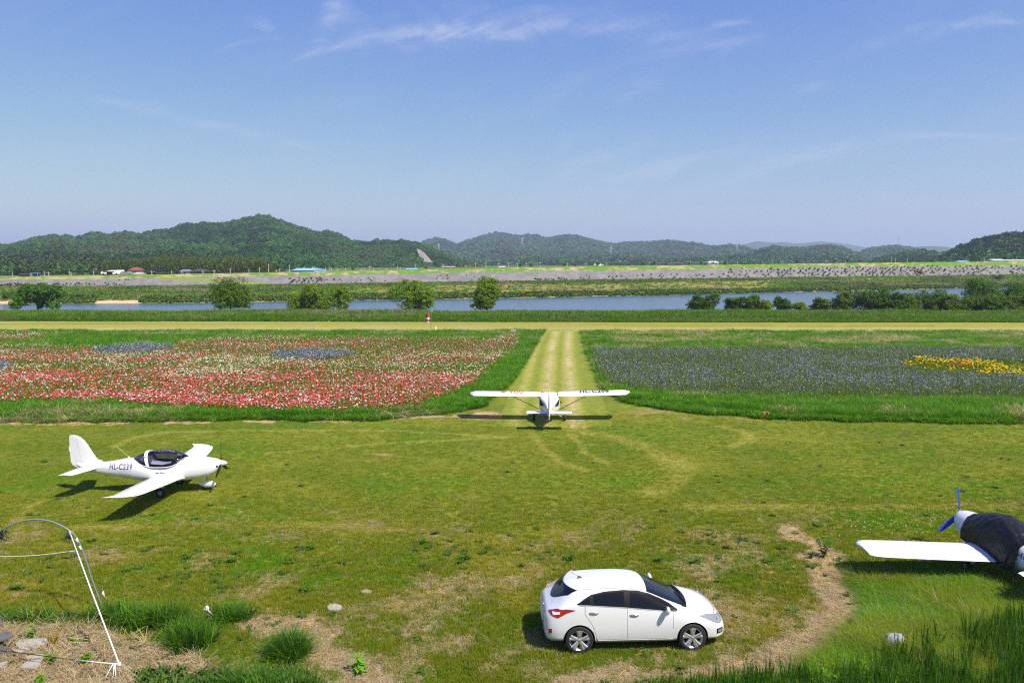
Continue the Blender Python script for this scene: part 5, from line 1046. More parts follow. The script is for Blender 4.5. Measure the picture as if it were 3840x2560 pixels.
def blade(V, F, base, ang, lean, h, w, r, seg=3):
    d = Vector((math.cos(ang), math.sin(ang), 0)); s = Vector((-d.y, d.x, 0)); n0 = len(V)
    for k in range(seg):
        t = k / seg; p = base + d * (lean * t * t) + Vector((0, 0, h * (t - .25 * lean / max(h, .01) * t * t))); ww = w * (1 - t ** 2) * .5 + w * .05; V += [tuple(p - s * ww), tuple(p + s * ww)]
    V.append(tuple(base + d * lean + Vector((0, 0, h * (1 - .25 * lean / max(h, .01))))))
    for k in range(seg - 1): F.append((n0 + 2 * k, n0 + 2 * k + 1, n0 + 2 * k + 3, n0 + 2 * k + 2))
    F.append((n0 + 2 * seg - 2, n0 + 2 * seg - 1, n0 + 2 * seg))
def tuft(name, m, seed, n, h, spread, w, lean=.5, hvar=.4, seg=3):
    r = random.Random(seed); V = []; F = []
    for i in range(n):
        a = r.uniform(0, 6.28); q = r.random() ** .5 * spread; hh = h * r.uniform(1 - hvar, 1 + hvar * .4); blade(V, F, Vector((math.cos(a) * q, math.sin(a) * q, 0)), r.uniform(0, 6.28) if r.random() < .5 else a, hh * lean * r.uniform(.2, 1.3), hh, w * r.uniform(.6, 1.2), r, seg)
    return mkmesh(name, V, F, m)
def straw_mesh(name, seed, n=14, spread=.10, L=.12):
    r = random.Random(seed); V = []; F = []
    for i in range(n):
        p = Vector((r.gauss(0, spread * .5), r.gauss(0, spread * .5), r.uniform(.004, .03))); a = r.uniform(0, 6.28); d = Vector((math.cos(a), math.sin(a), r.gauss(0, .12))) * L * r.uniform(.5, 1.2); s = Vector((-math.sin(a), math.cos(a), 0)) * .0035; k = len(V)
        V += [tuple(p - s), tuple(p + s), tuple(p + d + s), tuple(p + d - s)]; F.append((k, k + 1, k + 2, k + 3))
    return mkmesh(name, V, F, gm_straw)
def rosette(name, m, seed, n=12, L=.16, w=.045, up=.5):
    r = random.Random(seed); V = []; F = []
    for i in range(n):
        a = r.uniform(0, 6.28); d = Vector((math.cos(a), math.sin(a), 0)); s = Vector((-d.y, d.x, 0)); l = L * r.uniform(.6, 1.2); el = up * r.uniform(.4, 1.4); k = len(V)
        for t, ww in ((0, .25), (.35, 1), (.7, .85), (1, .1)): p = d * l * t + Vector((0, 0, .01 + l * el * (t - .62 * t * t) * 1.6)); V += [tuple(p - s * w * ww * .5), tuple(p + s * w * ww * .5)]
        for q in range(3): F.append((k + 2 * q, k + 2 * q + 1, k + 2 * q + 3, k + 2 * q + 2))
    return mkmesh(name, V, F, m)
def visible_pts(n, y0, y1, power=1.0, pad=1.06, right=.665):
    """random points in the fan of ground that the photo shows, plus a margin; density falls with distance"""
    u = rng.random(n); Y = (y0 ** (1 - power) + u * (y1 ** (1 - power) - y0 ** (1 - power))) ** (1 / (1 - power)) if power != 1 else y0 * (y1 / y0) ** u
    X = rng.uniform(-right, right, n) * (Y * pad + 1.5); return X, Y
def put(name, X, Y, s, src, zoff=0, sz=None, kinds=None, kind_arr=None, tilt=.12):
    n = len(X); Z = zg(X, Y) + zoff; k = rng.integers(0, len(src), n) if kind_arr is None else kind_arr; rot = np.stack([rng.normal(0, tilt, n), rng.normal(0, tilt, n), rng.uniform(0, 6.28, n)], -1); sz = s if sz is None else sz
    return tag(scatter(name, np.stack([X, Y, Z], -1), np.stack([s, s, sz], -1), rot, k, src), None, None, None, 'stuff')
# mown lawn
X, Y = visible_pts(190000, 14.5, 47, 2.0); M = masks(X, Y)
n4 = fbm(X, Y, .55, 44, 5, .6); n1 = fbm(X, Y, .25, 41, 4); fore = 1 - sstep(20.5, 31, Y + 3.5 * (n1 - .5)); n2 = fbm(X, Y, 1.6, 42, 4); dry = fore * sstep(.50, .68, n4 * .75 + n2 * .25)
dP = np.minimum(distline(X, Y, PATH_R) + (fbm(X, Y, 1.3, 51, 4) - .5) * 1.6, distline(X, Y, PATH_L) + (fbm(X, Y, 1.5, 52, 4) - .5) * 1.2)
dirt = inpoly(M['px'], M['py'], DIRT_BL); bare = (dP < .45) | dirt | ((np.abs(M['py'] - np.interp(M['px'], [0, 600, 1300, 1700, 1900], [1582, 1578, 1572, 1552, 1560])) < 9) & (M['px'] < 1960) & (fbm(X, Y, .7, 61, 3) > .42))
keep = ~M['flower'] & ~M['corn'] & ~M['tall'] & (rng.random(len(X)) > dry * .62) & (rng.random(len(X)) > bare * .93)
h = (.045 + .035 * rng.random(len(X))) * (1 + .9 * fore * rng.random(len(X))); h = np.where(M['strip'], h * .6, h) * np.where(Y > 30, .8, 1.0) / .06
Xk, Yk, hk = X[keep], Y[keep], h[keep]
arcd = np.full(len(Xk), 9.0)
for pts_, w_ in ARCS: arcd = np.minimum(arcd, distline(Xk, Yk, pts_) / w_)
big_ = fbm(Xk, Yk, .22, 801, 4); fin_ = fbm(Xk, Yk, 1.1, 802, 3); row_ = .5 + .5 * np.sin(Yk * 1.25 + Xk * .03 + 2.5 * fbm(Xk, Yk, .06, 43, 3))
tone = .70 * (big_ - .5) * 3 + .50 * (fin_ - .5) * 3 + .42 * (row_ - .5) + .30 * (1 - sstep(20, 31, Yk)) + .8 * (1 - sstep(.5, 1.2, arcd + (fin_ - .5) * .8)) + .35 * rng.normal(0, .6, len(Xk)); lk = np.clip(np.floor(tone * 2.2 + 1.8), 0, 4).astype(int)
LT = [tuft('lawn_tuft', gm_fresh, 9, 16, .06, .07, .007, .6), tuft('lawn_tuft', gm_lawn, 1, 16, .06, .075, .007, .7), tuft('lawn_tuft', gm_lawn, 2, 16, .06, .075, .007, .7), tuft('lawn_tuft', gm_yel, 3, 14, .055, .075, .007, .8), tuft('lawn_tuft', gm_yel, 4, 9, .04, .08, .007, 1.0)]
put('lawn_grass', Xk, Yk, 1.0 + .45 * np.clip((Yk - 16) / 20, 0, 1.6), LT, 0, hk, None, lk)
# loose straw
X, Y = visible_pts(60000, 14.5, 30, 2.0); M = masks(X, Y); n4 = fbm(X, Y, .55, 44, 5, .6); n1 = fbm(X, Y, .25, 41, 4); fore = 1 - sstep(20.5, 31, Y + 3.5 * (n1 - .5)); n2 = fbm(X, Y, 1.6, 42, 4); dry = fore * sstep(.50, .68, n4 * .75 + n2 * .25)
dP = np.minimum(distline(X, Y, PATH_R) + (fbm(X, Y, 1.3, 51, 4) - .5) * 1.6, distline(X, Y, PATH_L) + (fbm(X, Y, 1.5, 52, 4) - .5) * 1.2); dirt = inpoly(M['px'], M['py'], DIRT_BL)
keep = rng.random(len(X)) < np.clip(dry * .7 + (dP < .6) * .95 + dirt * .9 + .06, 0, 1); put('straw_litter', X[keep], Y[keep], np.full(keep.sum(), 1.0), [straw_mesh('straw_heap', i) for i in range(4)], 0)
X, Y = G(rng.uniform(-150, 1000, 5000), rng.uniform(2330, 2640, 5000)); M = masks(X, Y); keep = inpoly(M['px'], M['py'], DIRT_BL) & (rng.random(5000) < .5); put('dry_stalks', X[keep], Y[keep], rng.uniform(.6, 1.3, keep.sum()), [straw_mesh('stalk_heap', 20 + i, 9, .16, .38) for i in range(4)], .015, None, None, None, .3)
# broad-leaved weeds low in the lawn
X, Y = visible_pts(5200, 15, 40, 2.2); M = masks(X, Y); d = fbm(X, Y, .35, 201, 3); px, py = M['px'], M['py']
patch_ = (np.exp(-(((px - 1750) / 220) ** 2 + ((py - 2080) / 55) ** 2)) + np.exp(-(((px - 1500) / 140) ** 2 + ((py - 2130) / 30) ** 2)) + .8 * np.exp(-(((px - 900) / 260) ** 2 + ((py - 2130) / 60) ** 2)) + .8 * np.exp(-(((px - 500) / 300) ** 2 + ((py - 2150) / 70) ** 2)) + np.exp(-(((px - 2720) / 130) ** 2 + ((py - 2060) / 60) ** 2)))
keep = (rng.random(len(X)) < .018 + .9 * patch_ * (d > .42) + .08 * (d > .56)) & ~M['flower'] & ~M['corn'] & ~M['strip']; put('lawn_weeds', X[keep], Y[keep], rng.uniform(.55, 1.25, keep.sum()), [rosette('weed_rosette', gm_weed, i, 10 + i * 2, .15, .045) for i in range(4)], .01)
# white clover heads
X, Y = visible_pts(9000, 18, 46, 2.0); M = masks(X, Y); px, py = M['px'], M['py']; c = np.exp(-(((px - 3300) / 170) ** 2 + ((py - 1985) / 32) ** 2)) + .8 * np.exp(-(((px - 3490) / 60) ** 2 + ((py - 1945) / 14) ** 2)) + .9 * np.exp(-(((px - 2735) / 45) ** 2 + ((py - 2022) / 18) ** 2)) + .5 * np.exp(-(((px - 3650) / 160) ** 2 + ((py - 1600) / 12) ** 2)) + .25 * np.exp(-(((px - 2620) / 70) ** 2 + ((py - 1596) / 8) ** 2))
keep = rng.random(len(X)) < c * (fbm(X, Y, .8, 203, 3) > .45) * 1.2
def clover(): 
    bm = bmesh.new(); bmesh.ops.create_icosphere(bm, subdivisions=1, radius=.016); me = bpy.data.meshes.new('clover_head'); 
    for v in bm.verts: v.co.z += .07
    bm.to_mesh(me); bm.free(); me.materials.append(mat('clover_white', (.62, .62, .52), .8)); return me
put('clover_heads', X[keep], Y[keep], np.full(keep.sum(), 1.1), [clover()], 0)
# clumps of tall grass in front
CX, CY, CS, CK = [], [], [], []
for (ex, ey, rx, ry, hh, cnt) in TALLC:
    a = rng.uniform(0, 6.28, cnt); q = rng.random(cnt) ** .6 * (.75 + .45 * np.sin(3 * a + ex) * np.sin(5 * a)); gx, gy = G(ex + rx * q * 1.15 * np.cos(a), ey + ry * q * 1.15 * np.sin(a)); CX.append(gx); CY.append(gy); CS.append(hh * rng.uniform(.35, 1.25, cnt) * (.6 + .9 * fbm(gx, gy, 2.2, 77, 2))); CK.append(rng.integers(0, 5, cnt))
CX, CY, CS, CK = map(np.concatenate, (CX, CY, CS, CK)); TS = [tuft('grass_clump', gm_fresh, 30 + i, 15, 1.0, .18, .020, .7, .6, 4) for i in range(2)] + [tuft('grass_clump', gm_corner, 40 + i, 18, 1.0, .16, .020, .6, .5, 4) for i in range(3)]
put('tall_grass', CX, CY, np.full(len(CX), .75), TS, 0, CS, None, CK)
# lush lower right: meadow in front of the covered aircraft, reeds in the corner
X, Y = G(rng.uniform(3050, 4100, 16000), rng.uniform(2160, 2600, 16000)); M = masks(X, Y); pr = distline(X, Y, PATH_R); keep = (pr > .55) & (M['px'] > 3060 + (2560 - M['py']) * .25); hh = rng.uniform(.10, .26, len(X)) * (1 + .7 * (M['py'] > 2330)); put('meadow_grass', X[keep], Y[keep], np.full(keep.sum(), .9), [tuft('meadow_tuft', [gm_fresh, gm_lawn, gm_fresh, gm_straw][i], 50 + i, 14 if i < 3 else 8, 1.0, .10, .011, .8) for i in range(4)], 0, hh[keep] * (.5 + 1.0 * fbm(X[keep], Y[keep], .7, 702, 3)), None, np.where(rng.random(keep.sum()) < .10, 3, np.clip(np.floor(fbm(X[keep], Y[keep], .5, 703, 3) * 6 - 1.5 + rng.random(keep.sum())), 0, 2).astype(int)))
X, Y = G(rng.uniform(2250, 4150, 11000), rng.uniform(2270, 2760, 11000)); px, py = topix(X, Y); cl9 = fbm(X, Y, .9, 701, 3); lim = np.interp(px, [2250, 2500, 2850, 3000, 3200, 3400, 3600, 3840, 4150], [2590, 2580, 2550, 2540, 2520, 2470, 2405, 2340, 2280]); keep = (py > lim) & (rng.random(len(X)) < .9 * (cl9 > .36)); hh = rng.uniform(.30, .85, len(X)) * np.interp(px, [2250, 2850, 3300, 3840], [.45, .8, 1, 1.15])
put('reed_bed', X[keep], Y[keep], np.full(keep.sum(), .8), [tuft('reed_clump', gm_corner, 60 + i, 6, 1.0, .10, .024, .14, .5, 4) for i in range(3)] + [tuft('reed_clump', gm_fresh, 66, 8, .7, .12, .016, .6, .4, 4)], 0, hh[keep])
X, Y = G(rng.uniform(3000, 4100, 420), rng.uniform(2510, 2680, 420)); put('leafy_weeds', X, Y, rng.uniform(.7, 1.3, 420), [rosette('leafy_weed', leafmat('yellow_green_leaves', [(.10, .16, .015), (.14, .19, .02), (.08, .14, .015)], .35), 70 + i, 16, .10, .03, 1.9) for i in range(3)], .12)
X, Y = G(rng.uniform(500, 1150, 900), rng.uniform(2530, 2620, 900)); keep = rng.random(900) < .28; put('corner_weeds', X[keep], Y[keep], rng.uniform(.8, 1.7, keep.sum()), [rosette('corner_weed', gm_weed, 80 + i, 14, .10, .03, 1.5) for i in range(3)], .05)
# single plants
def leafy_plant(px, py, h, label, m, seed, n=70, spread=.28, leaf=.09, name='weed_plant', stems=6):
    e = empty(name, GP(px, py)); tag(e, label, 'plant'); r = random.Random(seed); sb = MB(); V = []; F = []
    for s in range(stems):
        a = r.uniform(0, 6.28); tip = Vector((math.cos(a) * spread * r.uniform(.2, 1), math.sin(a) * spread * r.uniform(.2, 1), h * r.uniform(.6, 1))); sb.tube([(0, 0, 0), tuple(tip * .5 + Vector((0, 0, h * .08))), tuple(tip)], [.010, .007, .003], 5)
        for i in range(n // stems):
            t = r.uniform(.15, 1); p = tip * t + Vector((0, 0, h * .08 * math.sin(3 * t))); b = r.uniform(0, 6.28); d = Vector((math.cos(b), math.sin(b), r.uniform(-.3, .5))).normalized(); q = d.cross(Vector((0, 0, 1))).normalized(); l = leaf * r.uniform(.6, 1.3); k = len(V)
            V += [tuple(p), tuple(p + d * l * .5 + q * l * .22), tuple(p + d * l), tuple(p + d * l * .5 - q * l * .22)]; F.append((k, k + 1, k + 2, k + 3))
    sb.build('stem', m, e); mesh('foliage', V, F, m, e)
def fixed(name, c, **k): return leafmat(name, c, objvar=False, noise=9, **k)
m_w1 = fixed('broad_weed_leaves', [(.035, .075, .012), (.055, .105, .016)]); m_w2 = fixed('bright_weed_leaves', [(.075, .15, .02), (.11, .18, .03)]); m_dry = fixed('dry_seed_heads', [(.20, .12, .04), (.28, .18, .07)])
leafy_plant(3088, 2092, .62, 'tall bushy weed growing on the straw path left of the white wing', m_w1, 1, 150, .42, .13, stems=8); leafy_plant(3040, 2094, .28, 'small weed beside the tall bushy one on the straw path', m_w1, 2, 60, .15, .08)
leafy_plant(3195, 2365, .34, 'dark round tuft on the straw path above the draped block', m_w1, 3, 160, .20, .07, 'grass_tuft', 9); leafy_plant(3183, 2240, .18, 'flat dark weed on the bend of the straw path', m_w1, 4, 60, .18, .07)
leafy_plant(1345, 2518, .42, 'upright young maize-like plant at the edge of the straw', m_w2, 5, 26, .08, .24, 'maize_plant', 2)
leafy_plant(200, 2425, .42, 'brown dry bush beside the pale stone slab', m_dry, 6, 420, .22, .035, 'dry_bush', 14); leafy_plant(120, 2395, .30, 'green leafy weed growing over the hose coil', m_w2, 7, 120, .20, .09); leafy_plant(268, 2412, .16, 'small bright weed right of the dry bush', m_w2, 8, 60, .10, .08)
leafy_plant(190, 2485, .22, 'bright leafy weed below the thick hose', m_w2, 9, 120, .22, .09); leafy_plant(322, 2490, .30, 'bright weed beside the level white cord', m_w2, 10, 120, .16, .09); leafy_plant(125, 2330, .34, 'slender green weed between the pale ropes', m_w2, 11, 50, .06, .09, stems=2)
leafy_plant(150, 2572, .22, 'bright weed cut by the bottom edge left of the hanging cords', m_w2, 12, 90, .16, .09); leafy_plant(1250, 2315, .14, 'dark weed just below the lone oval stone', m_w1, 13, 60, .18, .09)
for i, (px, py, lb) in enumerate([(868, 2112, 'dark broad-leaved weed in line with the left grass stake'), (700, 2098, 'broad-leaved weed nearest the rope on the left lawn'), (1744, 2100, 'largest dark dock weed in the middle lawn'), (1160, 2060, 'broad-leaved weed in the open lawn left of centre'), (1590, 2040, 'small dark dock weed above the weed patch'), (1152, 2222, 'dark spiky weed above the lone oval stone'), (2470, 2108, 'broad-leaved weed just behind the car roof'), (2600, 2110, 'broad-leaved weed behind the car bonnet'), (60, 2212, 'bright broad-leaved weed by the left edge'), (2135, 2098, 'dark weed behind the tail of the car')]): leafy_plant(px, py, .17, lb, m_w1, 20 + i, 70, .24, .13, 'dock_weed', 7)
# ------------------------------------------------------------------ flower beds, tall borders and reeds further out
def inside_pts(n, y0, y1): return visible_pts(n, y0, y1, 1.25)
def petal_mesh(name, m, r0=.045, h=.5, n=5, two=False):
    V = []; F = []
    for q in range(n):
        a = 2 * math.pi * q / n; b = a + math.pi / n; k = len(V); V += [(0, 0, h), (math.cos(a - .6) * r0, math.sin(a - .6) * r0, h + .35 * r0), (math.cos(a) * r0 * 1.15, math.sin(a) * r0 * 1.15, h + .5 * r0), (math.cos(a + .6) * r0, math.sin(a + .6) * r0, h + .35 * r0)]; F.append((k, k + 1, k + 2, k + 3))
    return mkmesh(name, V, F, m)
fl_mats = {'red': leafmat('red_petals', [(.62, .02, .02), (.70, .05, .03), (.50, .012, .03), (.75, .09, .04)], .3, gain=(.95, .95, .95)), 'pink': leafmat('pink_petals', [(.62, .20, .24), (.66, .30, .34), (.58, .12, .17), (.72, .44, .45)], .3, gain=(.95, .95, .95)), 'white': leafmat('white_petals', [(.82, .78, .74), (.80, .68, .70), (.82, .80, .72)], .3, gain=(.95, .95, .95)),
           'blue': leafmat('blue_petals', [(.10, .11, .38), (.14, .15, .42), (.20, .19, .42), (.11, .14, .36)], .3, gain=(.95, .95, .95)), 'lilac': leafmat('lilac_petals', [(.50, .46, .60), (.55, .52, .60), (.34, .30, .52), (.62, .62, .60)], .3, gain=(.95, .95, .95)), 'yellow': leafmat('yellow_petals', [(.72, .50, .01), (.74, .58, .02), (.70, .42, .01)], .3, gain=(.95, .95, .95)), 'cream': leafmat('cream_umbels', [(.55, .60, .38), (.62, .64, .46)], .3, gain=(.95, .95, .95))}
X, Y = inside_pts(150000, 44, 112); M = masks(X, Y); px, py = M['px'], M['py']
bed = M['flower']; corn = M['corn'] | M['blue']; yel = M['yellow']
st_l = leafmat('poppy_stems', [(.070, .095, .024), (.090, .110, .030), (.060, .085, .020), (.110, .115, .045)], .4); st_c = leafmat('cornflower_stems', [(.060, .078, .055), (.075, .092, .065), (.080, .090, .075), (.060, .098, .040)], .3)
u = rng.random(len(X))
k = bed & (u < .50); put('poppy_greenery', X[k], Y[k], np.full(k.sum(), 1.25), [tuft('poppy_green', st_l, 90 + i, 16, .42, .28, .030, .5) for i in range(3)], 0, rng.uniform(.7, 1.2, k.sum()))
k = corn & (u < .62); put('cornflower_greenery', X[k], Y[k], np.full(k.sum(), 1.3), [tuft('corn_green', st_c, 95 + i, 18, .50, .28, .026, .35) for i in range(3)], 0, rng.uniform(.7, 1.2, k.sum()) * (.75 + .6 * fbm(X[k], Y[k], .5, 301, 3)))
k = yel & (u < .6); put('marigold_greenery', X[k], Y[k], np.full(k.sum(), 1.2), [tuft('marigold_green', st_l, 98, 16, .30, .28, .030, .5)], 0)
# tall grass along the beds
tl = M['tall'] | M['far']; db = M['dryband']; nz_ = fbm(X, Y, .3, 305, 4); dtype = (nz_ > .60) & (rng.random(len(X)) < .45) | (db & (rng.random(len(X)) < .55))
k = tl & (u < .72); kk = np.where(dtype[k], rng.integers(4, 6, k.sum()), rng.integers(0, 4, k.sum())); hsel = ((.16 + .30 * fbm(X, Y, .5, 306, 3) + .14 * rng.random(len(X)) + .08 * (M['tall'] & (M['px'] > 2600))) * np.where(M['tall'] & (M['py'] > np.interp(M['px'], [0, 400, 1300, 1800, 2330, 2950, 3840], [1572, 1568, 1562, 1530, 1498, 1560, 1582])), .55, 1))[k]
put('border_grass', X[k], Y[k], np.full(k.sum(), 1.15), [tuft('border_tuft', gm_fresh if i % 2 else gm_deep, 100 + i, 18, 1.0, .30, .034, .5, .4, 3) for i in range(4)] + [tuft('dry_tuft', gm_straw, 110 + i, 16, 1.0, .32, .024, .9) for i in range(2)], 0, hsel, None, kk)
# blooms
X, Y = inside_pts(420000, 44, 112); M = masks(X, Y); u = rng.random(len(X)); px, py = M['px'], M['py']; dn = fbm(X, Y, .22, 310, 4); near_ = sstep(75, 50, Y) if False else 1 - sstep(50, 80, Y)
k = M['flower'] & (u < (.34 + .50 * sstep(.34, .56, dn)) * (.78 + .20 * near_)) ; rr_ = rng.random(k.sum()); pinky = fbm(X[k], Y[k], .10, 311, 3)
kind = np.where(rr_ < .30 + .22 * near_[k], 0, np.where(rr_ < .80, 1, 2)); um = (fbm(X[k], Y[k] * 1.5, .16, 312, 4) > .56) & (Y[k] > 60) & (rng.random(k.sum()) < .55); kind = np.where(um, 3, kind)
bands = (np.sin(Y[k] * .55 + X[k] * .02) > -.2) | (rng.random(k.sum()) < .65)
put('poppy_blooms', X[k][bands], Y[k][bands], rng.uniform(.65, 1.2, bands.sum()), [petal_mesh('red_bloom', fl_mats['red']), petal_mesh('pink_bloom', fl_mats['pink']), petal_mesh('white_bloom', fl_mats['white']), petal_mesh('umbel', fl_mats['cream'], .05, .52, 6)], 0, None, None, kind[bands], .35)
k = (M['corn'] | M['blue']) & (u < (M['blue'] * .6 + .45 + .45 * sstep(.35, .6, dn)) * (.75)) & ((M['py'] < 1470) | (rng.random(len(X)) < .35)); rr_ = rng.random(k.sum()); put('cornflower_blooms', X[k], Y[k], rng.uniform(.62, 1.12, k.sum()) * (1 + .3 * M['blue'][k]), [petal_mesh('blue_bloom', fl_mats['blue'], .036, .50), petal_mesh('lilac_bloom', fl_mats['lilac'], .034, .52)], 0, None, None, np.where(rr_ < .60, 0, 1), .35)
k = M['yellow'] & (u < .04 + .26 * (fbm(X, Y, .35, 313, 3) > .54)); px_ = px[k]; cen = np.exp(-(((px[k] - 3590) / 50) ** 2 + ((py[k] - 1388) / 12) ** 2)); put('marigold_blooms', X[k], Y[k], rng.uniform(.9, 1.7, k.sum()), [petal_mesh('yellow_bloom', fl_mats['yellow'], .05, .36), petal_mesh('orange_red_bloom', fl_mats['red'], .05, .38)], 0, None, None, (rng.random(k.sum()) < cen * .9 + .02).astype(int), .35)
# reeds between runway and river, and growth on the far bank
X = rng.uniform(-1.0, 1.0, 60000) * .72; Y = 121 + 34 * rng.random(60000) ** 1.6; X = X * Y; M = masks(X, Y); k = M['reed']; X, Y = X[k], Y[k]; nz_ = fbm(X, Y, .10, 320, 4); dryr = (fbm(X, Y * 1.5, .12, 321, 4) > .52) & (rng.random(len(X)) < .30 + .35 * (az(X, Y) < -.12) * (Y > 127))
hh = np.clip((Y - 119.5) / 6, .25, 1) * (.7 + .9 * nz_) * rng.uniform(.75, 1.15, len(X)); kk = np.where(dryr, rng.integers(3, 5, len(X)), rng.integers(0, 3, len(X)))
dry_reed = leafmat('dry_reed_blades', [(.20, .19, .08), (.26, .23, .13), (.15, .16, .07)], .2, gain=(1, 1, 1))
put('river_reeds', X, Y, np.full(len(X), 1.7), [tuft('reed_tuft', gm_reed, 120 + i, 20, 1.0, .32, .045, .28) for i in range(3)] + [tuft('dry_reed_tuft', dry_reed, 124 + i, 18, 1.0, .30, .035, .35) for i in range(2)], -.05, hh * .85, None, kk)
bk_m = leafmat('bank_bush_leaves', [(.030, .060, .012), (.045, .080, .018), (.065, .095, .024)], .3, gain=(1.7, 1.6, 1))
n = 26000; a_ = rng.uniform(-.75, .75, n); fr = rng.random(n) ** 1.3; Y = shoreY(a_) + 1 + fr * (footY(a_) - shoreY(a_) - 6); X = a_ * Y; cl_ = fbm(X, Y * 1.6, .05, 330, 4); px, py = topix(X, Y, 0); mead = (px > 1280) & (px < 2900) & (fr > .2) & (fr < .7)
k = ((cl_ > .58) | (fr < .06)) & ~mead & ~(((px > 3150) & (px < 3450) & (fr > .5) & (fr < .95))) & ~((px > 355) & (px < 530) & (fr < .18)) & ~((px < 60) & (fr < .2))
put('bank_growth', X[k], Y[k], rng.uniform(1.0, 2.2, k.sum()), [leafy_blob('bank_clump', bk_m, 400 + i, 60, .4, .7, .8, False, 1) for i in range(3)], .15, rng.uniform(.6, 1.3, k.sum()) * (1 + .7 * (fr[k] < .08)))
n = 22000; a_ = rng.uniform(-.75, .75, n); fr = rng.random(n); Y = shoreY(a_) + 3 + fr * (footY(a_) - shoreY(a_) - 3); X = a_ * Y; px, py = topix(X, Y, 0); kk_ = ~((px > 1280) & (px < 2900) & (fr > .2) & (fr < .7)) | (rng.random(n) < .25); X, Y = X[kk_], Y[kk_]; n = len(X); put('bank_grass', X, Y, np.full(n, 2.6), [tuft('bank_tuft', gm_reed if i < 2 else dry_reed, 340 + i, 14, .5, .35, .08, .5) for i in range(3)], 0, rng.uniform(.7, 1.6, n), None, np.where((fbm(X, Y * 2, .04, 331, 4) + .12 * rng.normal(0, 1, n) > .53), 2, rng.integers(0, 2, n)))

# ------------------------------------------------------------------ trees along the river
bark = mat('bark', (.06, .05, .04), .9)
def crown_mesh(name, w, h, seed, m, leaves=5200, leaf=.30, lobes=11, droop=0, skirt=0.0, dens=1.0, zmin=.12):
    """foliage: many leaf cards gathered in clumps around uneven lobes; w, h in metres, base at z=0"""
    r = random.Random(seed); L = []
    for i in range(lobes):
        a = r.uniform(0, 6.28); q = r.random() ** .6; zz = zmin + (1 - zmin) * (r.random() * .80 + .06); env = math.sin(min(1, (zz + .12) * 1.0) * math.pi) ** .45 if zz < .9 else .5
        rad = r.uniform(.17, .27) * min(w, h * 1.2); sp_ = max(.05, w / 2 - rad * .95) * (.70 + .30 * env); L.append((Vector((math.cos(a) * q * sp_, math.sin(a) * q * min(sp_, h), min(zz * h * .94, h - rad * .75))), rad))
    L.append((Vector((0, 0, h * .55)), .30 * min(w, h)));
    V = []; F = []; clumps = []
    for c, rad in L:
        for j in range(max(6, int(24 * (rad / 1.2) ** 2))):
            d = Vector((r.gauss(0, 1), r.gauss(0, 1), r.gauss(.15, 1))).normalized(); p = c + d * rad * r.uniform(.72, 1.08); p.x = max(-w / 2, min(w / 2, p.x)); p.z = max(zmin * h * .6 + r.random() * .2, min(h * 1.0, p.z)); clumps.append((p, d, r.uniform(.22, .5)))
    per = max(4, int(leaves / len(clumps)))
    for p, d, cr in clumps:
        for j in range(per):
            q = p + Vector((r.gauss(0, cr * .55), r.gauss(0, cr * .55), r.gauss(0, cr * .40) - droop * abs(r.gauss(0, .5)))); n = (d * .7 + Vector((r.gauss(0, .6), r.gauss(0, .6), r.gauss(.4, .5)))).normalized(); a = n.orthogonal().normalized(); a.rotate(Matrix.Rotation(r.uniform(0, 6.28), 3, n)); b = n.cross(a); s = leaf * r.uniform(.5, 1.15); k = len(V)
            V += [tuple(q + a * s * .55), tuple(q + b * s * .32), tuple(q - a * s * .55), tuple(q - b * s * .32)]; F.append((k, k + 1, k + 2, k + 3))
    return mkmesh(name, V, F, m)
def trunk_mb(w, h, seed, th=.16):
    r = random.Random(seed); mb = MB(); mb.tube([(0, 0, -.4), (.05, 0, h * .2), (.0, .05, h * .45), (.1, 0, h * .75)], [th, th * .8, th * .55, th * .2], 8)
    for i in range(7): a = r.uniform(0, 6.28); z0 = h * r.uniform(.10, .4); e = Vector((math.cos(a) * w * .34, math.sin(a) * w * .3, h * r.uniform(.45, .85))); mb.tube([(0, 0, z0), tuple(e * .5 + Vector((0, 0, h * .04))), tuple(e)], [th * .5, th * .3, th * .1], 6)
    return mb
def tree_at(px, py_top, py_base, wpx, label, m, seed, name='tree', Yd=None, grp='trees on the near river bank', **k):
    Y = Yd or float(G(px, py_base, -.2)[1]); s = Y / FPX * 1.0; h = (py_base - py_top) * s * 1.03; w = wpx * s * 1.08; k['leaves'] = int(k.get('leaves', 5200) * 1.6); x = float(onY(px, py_base, Y)[0]); e = empty(name, (x, Y, float(onY(px, py_base, Y)[1]))); tag(e, label, 'tree' if name == 'tree' else 'bush', grp)
    link('crown', crown_mesh('crown', w, h, seed, m, **k), e); trunk_mb(w, h, seed).build('trunk', bark, e, True); return e
def foliage(name, c, n=1.2): return leafmat(name, c, .38, objvar=False, noise=n, gain=(1.85, 1.75, .6))
f_a = foliage('locust_leaves', [(.030, .080, .010), (.050, .115, .014), (.020, .055, .008)]); f_b = foliage('dense_tree_leaves', [(.040, .085, .008), (.065, .115, .010), (.030, .065, .008)]); f_w = foliage('willow_leaves', [(.10, .15, .018), (.075, .125, .014), (.13, .17, .025)]); f_e = foliage('yellow_green_tree_leaves', [(.075, .135, .010), (.10, .16, .014), (.050, .100, .010)]); f_d = foliage('dark_bush_leaves', [(.030, .070, .012), (.045, .090, .016), (.022, .055, .012)]); f_m = foliage('mid_bush_leaves', [(.045, .090, .016), (.065, .110, .022), (.035, .075, .014)])
tree_at(140, 1068, 1160, 190, 'loose spreading dark green tree nearest the left edge by the water', f_a, 11, lobes=15, leaf=.40, leaves=6500)
tree_at(864, 1046, 1160, 158, 'dense rounded olive-green tree second from the left by the water', f_b, 12, lobes=34, leaves=13000, leaf=.30)
